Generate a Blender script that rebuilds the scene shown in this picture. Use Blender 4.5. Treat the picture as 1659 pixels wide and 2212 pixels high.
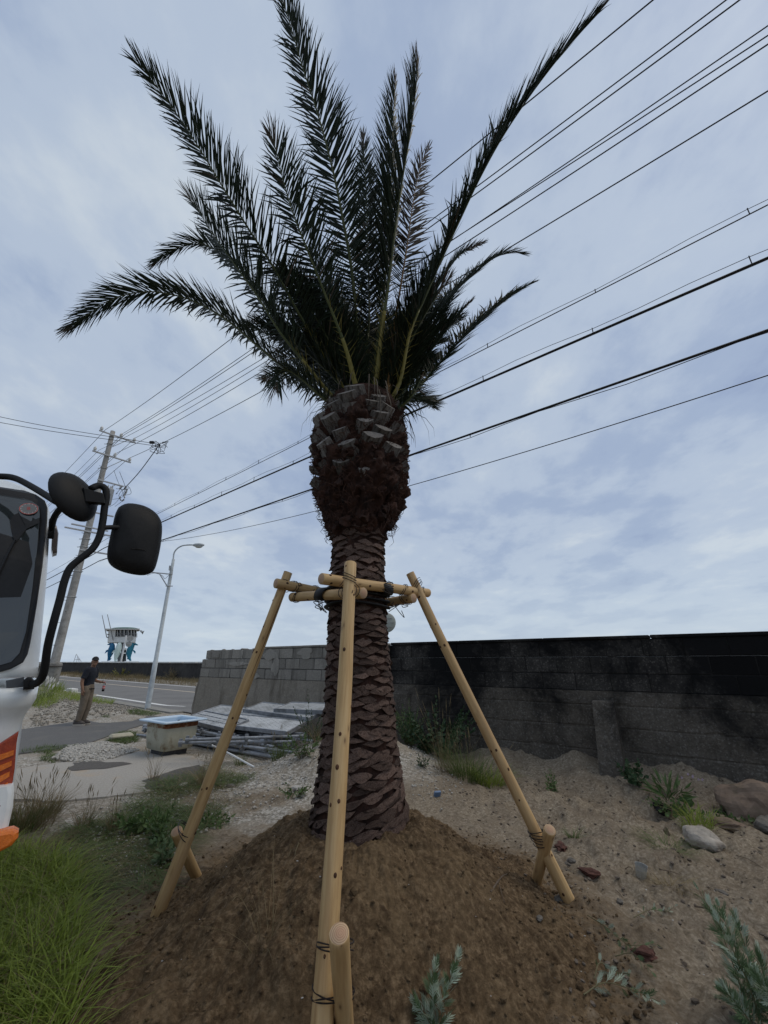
import bpy, math, random
import numpy as np
from mathutils import Matrix, Vector

for o in list(bpy.data.objects):
    bpy.data.objects.remove(o)
scene = bpy.context.scene
col = scene.collection
random.seed(7)
rng = np.random.default_rng(7)

# ------------------------------------------------------------------ camera
EYE = 1.56
FPX = 900.0            # focal length in units of a 1659 x 2212 picture
PITCH = math.radians(19.8)
cam_data = bpy.data.cameras.new("camera")
cam = bpy.data.objects.new("camera", cam_data)
col.objects.link(cam)
cam_data.sensor_fit = 'VERTICAL'
cam_data.sensor_height = 24.0
cam_data.lens = 24.0 * FPX / 2212.0
cam_data.clip_start = 0.05
cam_data.clip_end = 60000.0
cam.location = (0, 0, EYE)
cam.rotation_euler = (math.pi / 2 + PITCH, 0, 0)
scene.camera = cam

# ------------------------------------------------------------------ sky, sun, exposure
SUN_EL, SUN_AZ = 60.0, 82.0      # azimuth from +Y towards +X
world = bpy.data.worlds.new("World")
scene.world = world
world.use_nodes = True
wn, wl = world.node_tree.nodes, world.node_tree.links
wn.clear()
w_out = wn.new('ShaderNodeOutputWorld')
w_bg = wn.new('ShaderNodeBackground')
w_bg.inputs['Strength'].default_value = 0.1
wl.new(w_bg.outputs[0], w_out.inputs[0])
sky = wn.new('ShaderNodeTexSky')
sky.sky_type = 'NISHITA'
sky.sun_disc = False
sky.sun_elevation = math.radians(SUN_EL)
sky.sun_rotation = math.radians(SUN_AZ)
sky.air_density = 1.0
sky.dust_density = 2.0
tc = wn.new('ShaderNodeTexCoord')
sep = wn.new('ShaderNodeSeparateXYZ')
wl.new(tc.outputs['Generated'], sep.inputs[0])
zz = wn.new('ShaderNodeMath'); zz.operation = 'MAXIMUM'; zz.inputs[1].default_value = 0.0
wl.new(sep.outputs[2], zz.inputs[0])
za = wn.new('ShaderNodeMath'); za.operation = 'ADD'; za.inputs[1].default_value = 0.16
wl.new(zz.outputs[0], za.inputs[0])
dx = wn.new('ShaderNodeMath'); dx.operation = 'DIVIDE'
dy = wn.new('ShaderNodeMath'); dy.operation = 'DIVIDE'
wl.new(sep.outputs[0], dx.inputs[0]); wl.new(za.outputs[0], dx.inputs[1])
wl.new(sep.outputs[1], dy.inputs[0]); wl.new(za.outputs[0], dy.inputs[1])
comb = wn.new('ShaderNodeCombineXYZ')
wl.new(dx.outputs[0], comb.inputs[0]); wl.new(dy.outputs[0], comb.inputs[1])


def wnoise(scale, detail, rough, rot, sc, dist=0.0):
    m = wn.new('ShaderNodeMapping')
    m.inputs['Rotation'].default_value = (0, 0, math.radians(rot))
    m.inputs['Scale'].default_value = sc
    wl.new(comb.outputs[0], m.inputs[0])
    n = wn.new('ShaderNodeTexNoise')
    n.inputs['Scale'].default_value = scale
    n.inputs['Detail'].default_value = detail
    n.inputs['Roughness'].default_value = rough
    n.inputs['Distortion'].default_value = dist
    wl.new(m.outputs[0], n.inputs['Vector'])
    return n


def wramp(src, stops):
    r = wn.new('ShaderNodeValToRGB')
    r.color_ramp.interpolation = 'EASE'
    while len(r.color_ramp.elements) < len(stops):
        r.color_ramp.elements.new(0.5)
    for e, (p, c) in zip(r.color_ramp.elements, stops):
        e.position = p
        e.color = (c[0], c[1], c[2], 1)
    wl.new(src, r.inputs[0])
    return r


n1 = wnoise(1.5, 7, 0.56, 25, (1.0, 0.75, 1), 0.12)
n2 = wnoise(5.5, 6, 0.6, -30, (1.0, 0.65, 1), 0.1)
nm = wn.new('ShaderNodeMath'); nm.operation = 'MULTIPLY_ADD'
nm.inputs[1].default_value = 0.25
wl.new(n2.outputs[0], nm.inputs[0]); wl.new(n1.outputs[0], nm.inputs[2])
# cloud deck: darker blue-grey bellies, paler thin patches (x10 because the Background strength is 0.1)
cl = wramp(nm.outputs[0], [(0.38, (.272, .350, .530)), (0.53, (.362, .450, .612)), (0.66, (.470, .555, .685)), (0.82, (.600, .670, .745))])
# paler towards the horizon
hz = wramp(sep.outputs[2], [(0.0, (1, 1, 1)), (0.28, (0, 0, 0))])
mixh = wn.new('ShaderNodeMixRGB')
mixh.inputs[2].default_value = (.60, .70, .79, 1)
hf = wn.new('ShaderNodeMath'); hf.operation = 'MULTIPLY'; hf.inputs[1].default_value = 0.6
wl.new(hz.outputs[0], hf.inputs[0]); wl.new(hf.outputs[0], mixh.inputs[0]); wl.new(cl.outputs[0], mixh.inputs[1])
x10 = wn.new('ShaderNodeMixRGB'); x10.blend_type = 'MULTIPLY'; x10.inputs[0].default_value = 1.0
x10.inputs[2].default_value = (10, 10, 10, 1)
wl.new(mixh.outputs[0], x10.inputs[1])
mixs = wn.new('ShaderNodeMixRGB'); mixs.inputs[0].default_value = 0.93
wl.new(sky.outputs[0], mixs.inputs[1]); wl.new(x10.outputs[0], mixs.inputs[2])
wl.new(mixs.outputs[0], w_bg.inputs['Color'])

sun_data = bpy.data.lights.new("sun", 'SUN')
sun_data.energy = 1.25
sun_data.angle = math.radians(42)
sun_data.color = (1.0, .88, .70)
sun = bpy.data.objects.new("sun", sun_data)
col.objects.link(sun)
_e, _a = math.radians(SUN_EL), math.radians(SUN_AZ)
sdir = Vector((math.sin(_a) * math.cos(_e), math.cos(_a) * math.cos(_e), math.sin(_e)))
sun.rotation_euler = (-sdir).to_track_quat('-Z', 'Y').to_euler()
sun.location = (0, 0, 40)

scene.view_settings.view_transform = 'Standard'
scene.view_settings.look = 'None'
scene.view_settings.exposure = 0.0
scene.view_settings.gamma = 1.0
scene.view_settings.use_curve_mapping = False
scene.render.engine = 'CYCLES'

# ------------------------------------------------------------------ measuring: picture point -> place in the world
CP, SP = math.cos(PITCH), math.sin(PITCH)


def ray(x, y):
    u, v = (x - 829.5) / FPX, (1106 - y) / FPX
    return np.array([u, CP - SP * v, SP + CP * v])


def PY(x, y, Y):
    d = ray(x, y); t = Y / d[1]
    return np.array([d[0] * t, Y, EYE + d[2] * t])


def PZ(x, y, z=0.0):
    d = ray(x, y); t = (z - EYE) / d[2]
    return np.array([d[0] * t, d[1] * t, z])


# ------------------------------------------------------------------ noise
def _hash(ix, iy, iz, s):
    h = (ix * 374761393 + iy * 668265263 + iz * 2147483647 + s * 1274126177) & 0xffffffff
    h = ((h ^ (h >> 13)) * 1274126177) & 0xffffffff
    h = (h ^ (h >> 16)) & 0xffffffff
    return h.astype(np.float64) / 4294967295.0


def vn(p, s=0):
    p = np.asarray(p, float)
    if p.shape[-1] == 2:
        p = np.concatenate([p, np.zeros(p.shape[:-1] + (1,))], -1)
    i = np.floor(p).astype(np.int64); f = p - i; f = f * f * (3 - 2 * f)
    r = 0
    for a in (0, 1):
        for b in (0, 1):
            for c in (0, 1):
                w = (f[..., 0] if a else 1 - f[..., 0]) * (f[..., 1] if b else 1 - f[..., 1]) * (f[..., 2] if c else 1 - f[..., 2])
                r = r + w * _hash(i[..., 0] + a, i[..., 1] + b, i[..., 2] + c, s)
    return r * 2 - 1


def fbm(p, o=4, s=0, g=.5):
    p = np.asarray(p, float); a, r = 1.0, 0
    for k in range(o):
        r = r + a * vn(p, s + k * 17); p = p * 2.03 + 3.7; a *= g
    return r


def sstep(a, b, x):
    t = np.clip((x - a) / (b - a), 0, 1)
    return t * t * (3 - 2 * t)


# ------------------------------------------------------------------ mesh building
class MB:
    def __init__(self):
        self.v, self.f, self.n = [], [], 0

    def add(self, V, F, mi=0):
        V = np.asarray(V, float).reshape(-1, 3)
        groups = {}
        if isinstance(F, np.ndarray):
            groups[F.shape[1]] = F
        else:
            for q in F:
                groups.setdefault(len(q), []).append(q)
        for k, q in groups.items():
            self.f.append((np.asarray(q, np.int64) + self.n, mi))
        self.v.append(V); self.n += len(V)
        return self

    def mesh(self, name, mats, off=None, smooth=False):
        V = np.concatenate(self.v) if self.v else np.zeros((0, 3))
        if off is not None:
            V = V - np.asarray(off, float)
        me = bpy.data.meshes.new(name)
        me.vertices.add(len(V)); me.vertices.foreach_set('co', V.astype(np.float32).ravel())
        loops = np.concatenate([q.ravel() for q, _ in self.f])
        tot = np.concatenate([np.full(len(q), q.shape[1]) for q, _ in self.f])
        mi = np.concatenate([np.full(len(q), m) for q, m in self.f])
        st = np.concatenate([[0], np.cumsum(tot)[:-1]])
        me.loops.add(len(loops)); me.loops.foreach_set('vertex_index', loops.astype(np.int32))
        me.polygons.add(len(tot)); me.polygons.foreach_set('loop_start', st.astype(np.int32))
        me.polygons.foreach_set('material_index', mi.astype(np.int32))
        me.polygons.foreach_set('use_smooth', np.full(len(tot), bool(smooth)))
        me.update(calc_edges=True); me.validate()
        for m in (mats if isinstance(mats, (list, tuple)) else [mats]):
            me.materials.append(m)
        return me

    def build(self, name, mats, parent=None, smooth=False, loc=None):
        """one object; vertices were given in world space; its origin goes to loc"""
        base = np.zeros(3)
        if parent is not None:
            base = np.array(parent.matrix_basis.translation)
            if parent.parent is not None:
                base = base + np.array(parent.parent.matrix_basis.translation)
        if loc is None:
            loc = base if parent is not None else np.zeros(3)
        loc = np.asarray(loc, float)
        o = bpy.data.objects.new(name, self.mesh(name, mats, loc, smooth))
        col.objects.link(o)
        if parent is not None:
            o.parent = parent
        o.location = Vector(loc - base)
        return o


def empty(name, loc=(0, 0, 0)):
    o = bpy.data.objects.new(name, None)
    o.empty_display_size = 0.1
    o.location = Vector(tuple(float(q) for q in loc)); col.objects.link(o)
    return o


def tag(o, label=None, cat=None, group=None, kind=None):
    if label: o['label'] = label
    if cat: o['category'] = cat
    if group: o['group'] = group
    if kind: o['kind'] = kind
    return o


def inst(name, me, parent, M):
    """an object that shares mesh data; M is its matrix in its parent's space"""
    o = bpy.data.objects.new(name, me); col.objects.link(o)
    if parent is not None: o.parent = parent
    o.matrix_basis = M
    return o


def nrm(a):
    a = np.asarray(a, float)
    return a / (np.linalg.norm(a, axis=-1, keepdims=True) + 1e-12)


def smooth_path(P, n):
    P = np.asarray(P, float)
    if len(P) < 3:
        t = np.linspace(0, 1, n)[:, None]
        return P[0] * (1 - t) + P[-1] * t
    Q = np.vstack([2 * P[0] - P[1], P, 2 * P[-1] - P[-2]])
    d = np.concatenate([[0], np.cumsum(np.linalg.norm(np.diff(P, axis=0), axis=1))]); d /= d[-1]
    out = []
    for s in np.linspace(0, 1, n):
        k = min(max(np.searchsorted(d, s) - 1, 0), len(P) - 2)
        t = (s - d[k]) / (d[k + 1] - d[k] + 1e-12)
        a, b, c, e = Q[k], Q[k + 1], Q[k + 2], Q[k + 3]
        out.append(.5 * (2 * b + (c - a) * t + (2 * a - 5 * b + 4 * c - e) * t * t + (3 * b - a - 3 * c + e) * t ** 3))
    return np.array(out)


def tube(P, R, seg=8, caps=True, up=(0, 0, 1), flat=1.0):
    P = np.asarray(P, float); n = len(P)
    R = np.broadcast_to(np.asarray(R, float), (n,))
    T = nrm(np.gradient(P, axis=0))
    up = np.asarray(up, float)
    if abs(np.dot(T[0], up)) > .95: up = np.array([1., 0, 0])
    A = nrm(np.cross(T[0], up)); V = []
    for i in range(n):
        A = nrm(A - T[i] * np.dot(A, T[i])); B = np.cross(T[i], A)
        an = np.arange(seg) * 2 * math.pi / seg
        V.append(P[i] + R[i] * (np.cos(an)[:, None] * A + flat * np.sin(an)[:, None] * B))
    V = np.concatenate(V)
    i = np.arange(n - 1)[:, None] * seg; j = np.arange(seg)[None]; k = (j + 1) % seg
    F = [tuple(q) for q in np.stack([i + j, i + k, i + seg + k, i + seg + j], -1).reshape(-1, 4)]
    if caps:
        F.append(tuple(range(seg))[::-1]); F.append(tuple(range((n - 1) * seg, n * seg)))
    return V, F


def bar(a, b, r, seg=8):
    return tube(np.array([a, b], float), [r, r], seg)


def box(c, s, R=None, ch=0.0):
    """box of size s at c; ch chamfers every edge"""
    h = np.asarray(s, float) / 2
    if ch <= 0:
        V = np.array([[x, y, z] for x in (-1, 1) for y in (-1, 1) for z in (-1, 1)], float) * h
        F = [(0, 1, 3, 2), (4, 6, 7, 5), (0, 4, 5, 1), (2, 3, 7, 6), (0, 2, 6, 4), (1, 5, 7, 3)]
    else:
        V, idx, F = [], {}, []
        for sx in (-1, 1):
            for sy in (-1, 1):
                for sz in (-1, 1):
                    s3 = (sx, sy, sz)
                    for ax in range(3):
                        p = [s3[q] * (h[q] if q == ax else h[q] - ch) for q in range(3)]
                        idx[(s3, ax)] = len(V); V.append(p)
                    F.append(tuple(idx[(s3, ax)] for ax in ((0, 1, 2) if sx * sy * sz > 0 else (0, 2, 1))))
        for ax in range(3):
            b, c2 = (ax + 1) % 3, (ax + 2) % 3
            for s0 in (-1, 1):
                q = []
                for sb, sc in ((-1, -1), (1, -1), (1, 1), (-1, 1)):
                    k = [0, 0, 0]; k[ax] = s0; k[b] = sb; k[c2] = sc; q.append(idx[(tuple(k), ax)])
                F.append(tuple(q if s0 > 0 else q[::-1]))
            for sb in (-1, 1):
                for sc in (-1, 1):
                    k0 = [0, 0, 0]; k0[b] = sb; k0[c2] = sc; k1 = list(k0); k0[ax] = -1; k1[ax] = 1
                    q = [idx[(tuple(k0), b)], idx[(tuple(k1), b)], idx[(tuple(k1), c2)], idx[(tuple(k0), c2)]]
                    F.append(tuple(q if sb * sc > 0 else q[::-1]))
        V = np.array(V, float)
    if R is not None: V = V @ np.asarray(R, float).T
    return V + np.asarray(c, float), F


def Rz(a):
    c, s = math.cos(a), math.sin(a)
    return np.array([[c, -s, 0], [s, c, 0], [0, 0, 1.]])


def Rax(ax, a):
    return np.array(Matrix.Rotation(a, 3, Vector(tuple(float(q) for q in ax))))


def frame(zdir, xhint=(1, 0, 0)):
    z = nrm(np.asarray(zdir, float)); x = np.asarray(xhint, float)
    if abs(np.dot(x, z)) > .95: x = np.array([0, 1., 0])
    x = nrm(x - z * np.dot(x, z)); y = np.cross(z, x)
    return np.stack([x, y, z], 1)


def prism(outline, d, thick, bev=0.0):
    """closed outline (n,3), pushed along d by thick; optional rounded front edge"""
    O = np.asarray(outline, float); d = nrm(d); n = len(O); c = O.mean(0)
    if bev > 0:
        rings = [O, O + d * (thick - bev), c + (O - c) * (1 - .35 * bev / np.linalg.norm(O - c, axis=1).mean()) + d * (thick - .3 * bev),
                 c + (O - c) * (1 - 1.0 * bev / np.linalg.norm(O - c, axis=1).mean()) + d * thick]
    else:
        rings = [O, O + d * thick]
    V = np.concatenate(rings); F = []
    for r in range(len(rings) - 1):
        for j in range(n):
            k = (j + 1) % n; F.append((r * n + j, r * n + k, (r + 1) * n + k, (r + 1) * n + j))
    F.append(tuple(range(n))[::-1]); F.append(tuple(range((len(rings) - 1) * n, len(rings) * n)))
    return V, F


def loft(rings, caps=True):
    n = len(rings[0]); V = np.concatenate(rings); F = []
    for r in range(len(rings) - 1):
        for j in range(n):
            k = (j + 1) % n; F.append((r * n + j, r * n + k, (r + 1) * n + k, (r + 1) * n + j))
    if caps:
        F.append(tuple(range(n))[::-1]); F.append(tuple(range((len(rings) - 1) * n, len(rings) * n)))
    return V, F


def lathe(prof, c, seg=16, R=None):
    """prof: list of (r, z) about local z"""
    rings = []
    for r, z in prof:
        a = np.arange(seg) * 2 * math.pi / seg
        q = np.stack([r * np.cos(a), r * np.sin(a), np.full(seg, z)], 1)
        if R is not None: q = q @ np.asarray(R).T
        rings.append(q + np.asarray(c, float))
    return loft(rings)


def ellipsoid(c, r, R=None, nu=12, nv=8):
    prof = [(math.sin(math.pi * (k + .02) / (nv + .04)), -math.cos(math.pi * (k + .02) / (nv + .04))) for k in range(nv + 1)]
    V, F = lathe(prof, (0, 0, 0), nu)
    V = V * np.asarray(r, float)
    if R is not None: V = V @ np.asarray(R).T
    return V + np.asarray(c, float), F


_ico = None
def lump(c, r, seed, rough=.35, sub=1, flat=(1, 1, 1)):
    """a stone / clod: noisy icosphere"""
    global _ico
    if _ico is None:
        import bmesh
        _ico = {}
        for s in (0, 1, 2, 3):
            bm = bmesh.new(); bmesh.ops.create_icosphere(bm, subdivisions=s + 1, radius=1)
            bm.verts.ensure_lookup_table()
            _ico[s] = (np.array([v.co[:] for v in bm.verts]), np.array([[v.index for v in f.verts] for f in bm.faces]))
            bm.free()
    V, F = _ico[sub]
    V = V * (1 + rough * fbm(V * 1.3 + seed * 7.31, 3, 5))[:, None] * np.asarray(flat) * r
    V = V @ Rz(seed * 1.7).T
    return V + np.asarray(c, float), F


_var = {}
def lumps(mb, P, S, flat=(1, .85, .7), sub=0, rough=.5, nv=10, mi=0):
    """many stones / clods in one go: a few noisy shapes, turned and scaled"""
    key = (sub, rough, flat)
    if key not in _var: _var[key] = [lump((0, 0, 0), 1.0, k * 3.17 + 1, rough, sub, flat) for k in range(nv)]
    P = np.asarray(P, float); S = np.asarray(S, float)
    w = rng.integers(0, nv, len(P)); a = rng.uniform(0, 6.28, len(P))
    for k in range(nv):
        q = np.where(w == k)[0]
        if not len(q): continue
        V, F = _var[key][k]; c, s = np.cos(a[q])[:, None], np.sin(a[q])[:, None]
        X = np.stack([V[None, :, 0] * c - V[None, :, 1] * s, V[None, :, 0] * s + V[None, :, 1] * c, np.broadcast_to(V[None, :, 2], (len(q), len(V)))], -1)
        X = X * S[q][:, None, None] + P[q][:, None, :]
        mb.add(X.reshape(-1, 3), (F[None] + (np.arange(len(q)) * len(V))[:, None, None]).reshape(-1, F.shape[1]), mi)


def blades(B, h, az, lean, w, k=4, curl=.5, tw=None):
    """grass blades: B (n,3) roots, h length, az heading, lean outward"""
    n = len(B); s = np.linspace(0, 1, k + 1)
    D = np.stack([np.cos(az), np.sin(az), np.zeros(n)], 1)
    if tw is None: tw = rng.uniform(-.9, .9, n)
    S = np.stack([-np.sin(az + tw), np.cos(az + tw), np.zeros(n)], 1)
    V = []
    for i, q in enumerate(s):
        out = (lean * q + curl * lean * q * q * 1.6) * h
        up = h * (q - .45 * np.minimum(lean, 1.6) * q * q)
        c = B + D * out[:, None] + np.array([0, 0, 1.]) * up[:, None]
        if i < k:
            ww = (w * (1 - .75 * q ** 1.4) * .5)[:, None]
            V += [c - S * ww, c + S * ww]
        else:
            V += [c]
    m = len(V); V = np.stack(V, 1).reshape(-1, 3)
    F4, F3 = [], []
    for i in range(k - 1):
        F4.append([2 * i, 2 * i + 1, 2 * i + 3, 2 * i + 2])
    F3.append([2 * k - 2, 2 * k - 1, 2 * k])
    o = (np.arange(n) * m)[:, None, None]
    return V, (np.array(F4)[None] + o).reshape(-1, 4), (np.array(F3)[None] + o).reshape(-1, 3)


def add_blades(mb, *a, mi=0, **kw):
    V, F4, F3 = blades(*a, **kw)
    n0 = mb.n
    mb.add(V, F4, mi)
    mb.f.append((F3 + n0, mi))


# ------------------------------------------------------------------ materials
def mat_new(name):
    m = bpy.data.materials.new(name); m.use_nodes = True
    nt = m.node_tree; b = nt.nodes.get('Principled BSDF')
    return m, nt.nodes, nt.links, b


def ramp_node(N, L, src, stops, interp='LINEAR'):
    r = N.new('ShaderNodeValToRGB'); r.color_ramp.interpolation = interp
    while len(r.color_ramp.elements) < len(stops): r.color_ramp.elements.new(.5)
    for e, (p, c) in zip(r.color_ramp.elements, stops):
        e.position = p
        e.color = (c, c, c, 1) if isinstance(c, (int, float)) else (c[0], c[1], c[2], 1)
    L.new(src, r.inputs[0]); return r


def noise_node(N, L, vec, scale, detail=6, rough=.55, dist=0.0):
    n = N.new('ShaderNodeTexNoise'); n.inputs['Scale'].default_value = scale
    n.inputs['Detail'].default_value = detail; n.inputs['Roughness'].default_value = rough
    n.inputs['Distortion'].default_value = dist
    L.new(vec, n.inputs['Vector']); return n


def mix_node(N, L, fac, a, b, mode='MIX'):
    m = N.new('ShaderNodeMixRGB'); m.blend_type = mode
    for i, q in enumerate((fac, a, b)):
        if hasattr(q, 'is_linked') or hasattr(q, 'links'): L.new(q, m.inputs[i])
        elif isinstance(q, (int, float)): m.inputs[i].default_value = q if i == 0 else (q, q, q, 1)
        else: m.inputs[i].default_value = (q[0], q[1], q[2], 1)
    return m.outputs[0]


def coords(N, L, kind='Object', stretch=(1, 1, 1)):
    if kind == 'World':
        g = N.new('ShaderNodeNewGeometry'); src = g.outputs['Position']
    else:
        t = N.new('ShaderNodeTexCoord'); src = t.outputs['Object']
    if tuple(stretch) == (1, 1, 1): return src
    m = N.new('ShaderNodeMapping'); m.inputs['Scale'].default_value = stretch
    L.new(src, m.inputs[0]); return m.outputs[0]


def pm(name, c1, c2=None, scale=6, rough=.8, bump=.3, bscale=None, stretch=(1, 1, 1), coord='Object', spec=.3,
       c3=None, s3=1.0, t3=(.5, .65), rnd=0.0, metal=0.0, trans=0.0, bdist=.01, coat=0.0):
    """general procedural material: fine two-tone noise, optional blotches of c3, bump, per-object brightness"""
    m, N, L, b = mat_new(name)
    v = coords(N, L, coord, stretch)
    n = noise_node(N, L, v, scale, 8, .6)
    c2 = c2 or c1
    out = ramp_node(N, L, n.outputs[0], [(.32, c1), (.68, c2)]).outputs[0]
    if c3:
        n3 = noise_node(N, L, v, s3, 6, .6, .3)
        out = mix_node(N, L, ramp_node(N, L, n3.outputs[0], [(t3[0], 0.), (t3[1], 1.)]).outputs[0], out, c3)
    if rnd:
        oi = N.new('ShaderNodeObjectInfo')
        r = N.new('ShaderNodeMapRange'); r.inputs[3].default_value = 1 - rnd; r.inputs[4].default_value = 1 + rnd
        L.new(oi.outputs['Random'], r.inputs[0])
        out = mix_node(N, L, 1.0, out, r.outputs[0], 'MULTIPLY')
    L.new(out, b.inputs['Base Color'])
    b.inputs['Roughness'].default_value = rough
    b.inputs['Specular IOR Level'].default_value = spec
    b.inputs['Metallic'].default_value = metal
    b.inputs['Coat Weight'].default_value = coat
    if bump:
        nb = noise_node(N, L, v, bscale or scale * 2.5, 8, .65)
        bp = N.new('ShaderNodeBump'); bp.inputs['Strength'].default_value = bump; bp.inputs['Distance'].default_value = bdist
        L.new(nb.outputs[0], bp.inputs['Height']); L.new(bp.outputs[0], b.inputs['Normal'])
    if trans:
        tr = N.new('ShaderNodeBsdfTranslucent'); L.new(out, tr.inputs[0])
        mx = N.new('ShaderNodeMixShader'); mx.inputs[0].default_value = trans
        L.new(b.outputs[0], mx.inputs[1]); L.new(tr.outputs[0], mx.inputs[2])
        L.new(mx.outputs[0], N.get('Material Output').inputs[0])
    return m
# ================================================================== the setting
TRX, TRY = -0.19, 3.6                   # palm axis
RD = np.array([-.755, .656]); RN = np.array([.656, .755])     # along / across the road
def rnrm(x, y): return RN[0] * x + RN[1] * y
def rpt(s, n, z=0.0): return np.array([RD[0] * s + RN[0] * n, RD[1] * s + RN[1] * n, z])
W0, W1, W2 = np.array([-5.62, 13.8]), np.array([.2, 9.5]), np.array([5.28, 5.95])   # block wall: far end, joint, near


def wall_dist(x, y):
    d = nrm(W2 - W0); n = np.array([-d[1], d[0]]) * -1   # towards the camera
    n = n if n[1] < 0 else -n
    return (x - W1[0]) * n[0] + (y - W1[1]) * n[1]


def flat_zone(x, y):
    a = sstep(-1.6, -2.6, x + .12 * (y - 7)) * sstep(4.6, 5.4, y - .18 * (x + 4))
    b = sstep(6.0, 6.8, rnrm(x, y)) * np.maximum(sstep(-5, -6, x), sstep(-.15, -.5, wall_dist(x, y)))
    return np.maximum(a, b)


def ground_h(x, y):
    p = np.stack([x, y], -1)
    h = -.07 + .035 * fbm(p * 1.1, 3, 3) + .014 * fbm(p * 7.0, 3, 9)
    right = sstep(.5, 2.2, x) * sstep(11, 9, y)
    h = h + right * (.06 * fbm(p * 2.1, 3, 21) + .045 * np.abs(fbm(p * 5.2, 4, 33)) - .03 + .016 * fbm(p * 17, 3, 37))
    q = np.stack([(x * .8 - y * .6) * .9, (x * .6 + y * .8) * 5.5], -1)
    h = h + right * (.030 * fbm(q, 3, 151) - .022 * np.maximum(0, fbm(q * 1.7 + 9, 2, 161)))
    dw = wall_dist(x, y)
    h = h + sstep(1.0, 2.0, x) * np.exp(-(np.maximum(dw, 0) / .75) ** 2) * (.20 + .10 * fbm(p * 1.9, 2, 41))
    h = h - .16 * np.exp(-(((x - 3.05) / .22) ** 2 + ((y - 5.75) / .3) ** 2))        # dug hollow by the wall
    h = h + .52 * np.exp(-(((x + .45) / 1.15) ** 2 + ((y - 7.7) / 1.15) ** 2)) * (1 + .15 * fbm(p * 3, 3, 51))
    h = h + .022 * np.abs(fbm(p * 13, 3, 61)) * sstep(7.5, 6, y)
    fz = flat_zone(x, y)
    h = h * (1 - fz) + fz * (-.022 + .006 * fbm(p * 5, 3, 71))
    n = rnrm(x, y)
    h = h + .34 * np.exp(-(((x + 16.4) / 1.6) ** 2 + ((y - 21.5) / 1.6) ** 2))
    h = h + .12 * np.exp(-((n - 5.4) / .8) ** 2) * sstep(-6.5, -9, x) * sstep(5, 8, n + 3)
    h = h + .18 * sstep(14.9, 15.6, n) * (1 + .3 * vn(p * .8, 4))
    h = np.where(n > 17.5, h - 3.0 * sstep(17.6, 20, n) - 8 * sstep(80, 140, n), h)
    return h


def ground_build():
    th = np.concatenate([np.linspace(-80, 80, 521), np.linspace(80, 280, 42)[1:-1]])
    th = np.radians(th)
    r = [.35]
    while r[-1] < 9000: r.append(r[-1] * (1.0125 if r[-1] < 60 else 1.09) + (0 if r[-1] > 1 else .004))
    r = np.array(r)
    TT, RR = np.meshgrid(th, r)
    X, Y = RR * np.sin(TT), RR * np.cos(TT)
    Z = ground_h(X, Y)
    nr, nt = X.shape
    V = np.stack([X, Y, Z], -1).reshape(-1, 3)
    i = np.arange(nr - 1)[:, None] * nt; j = np.arange(nt)[None]; k = (j + 1) % nt
    F = np.stack([i + j, i + nt + j, i + nt + k, i + k], -1).reshape(-1, 4)
    mb = MB(); mb.add(V, F[:, ::-1])
    mb.add([[0, 0, -.1]], [])
    cc = len(V)
    mb.f.append((np.stack([np.full(nt, cc), np.arange(nt), (np.arange(nt) + 1) % nt], -1)[:, ::-1], 0))
    o = mb.build('ground', M_ground, smooth=True)
    x, y = V[:, 0], V[:, 1]; p = V[:, :2]
    n = rnrm(x, y)
    heap = np.exp(-(((x + .4) / 1.3) ** 2 + ((y - 7.6) / 1.3) ** 2))
    grav = np.clip(sstep(-.3, -1.2, x) * sstep(2.6, 3.6, y) * (.35 + .6 * fbm(p * 1.5, 3, 81)) + heap * 1.1 + flat_zone(x, y) * .9, 0, 1)
    green = np.clip(sstep(-1.0, -2.0, x) * sstep(6.2, 4.5, y) * .8 + .5 * sstep(14.8, 15.3, n), 0, 1)
    soil = np.clip(1.25 - np.hypot(x - TRX, (y - TRY)) / 1.9, 0, 1)
    c = np.stack([soil, grav, green, np.ones_like(x)], -1)
    c = np.vstack([c, [[0, 0, 0, 1]]])
    at = o.data.color_attributes.new('zone', 'FLOAT_COLOR', 'POINT')
    at.data.foreach_set('color', c.astype(np.float32).ravel())
    tag(o, 'dug-over sandy dirt and gravel yard ground', None, None, 'structure')
    return o


def soil_base(N, L, v):
    n1 = noise_node(N, L, v, 1.6, 8, .6, .4)
    n2 = noise_node(N, L, v, 28, 8, .7)
    c = ramp_node(N, L, n2.outputs[0], [(.32, (.052, .032, .017)), (.5, (.125, .084, .047)), (.68, (.255, .180, .108))]).outputs[0]
    c = mix_node(N, L, ramp_node(N, L, n1.outputs[0], [(.45, 0.), (.7, .65)]).outputs[0], c, (.195, .135, .075))
    n3 = noise_node(N, L, v, 7, 8, .7, .6)
    return mix_node(N, L, ramp_node(N, L, n3.outputs[0], [(.50, 0.), (.64, .7)]).outputs[0], c, (.042, .026, .014))


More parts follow.
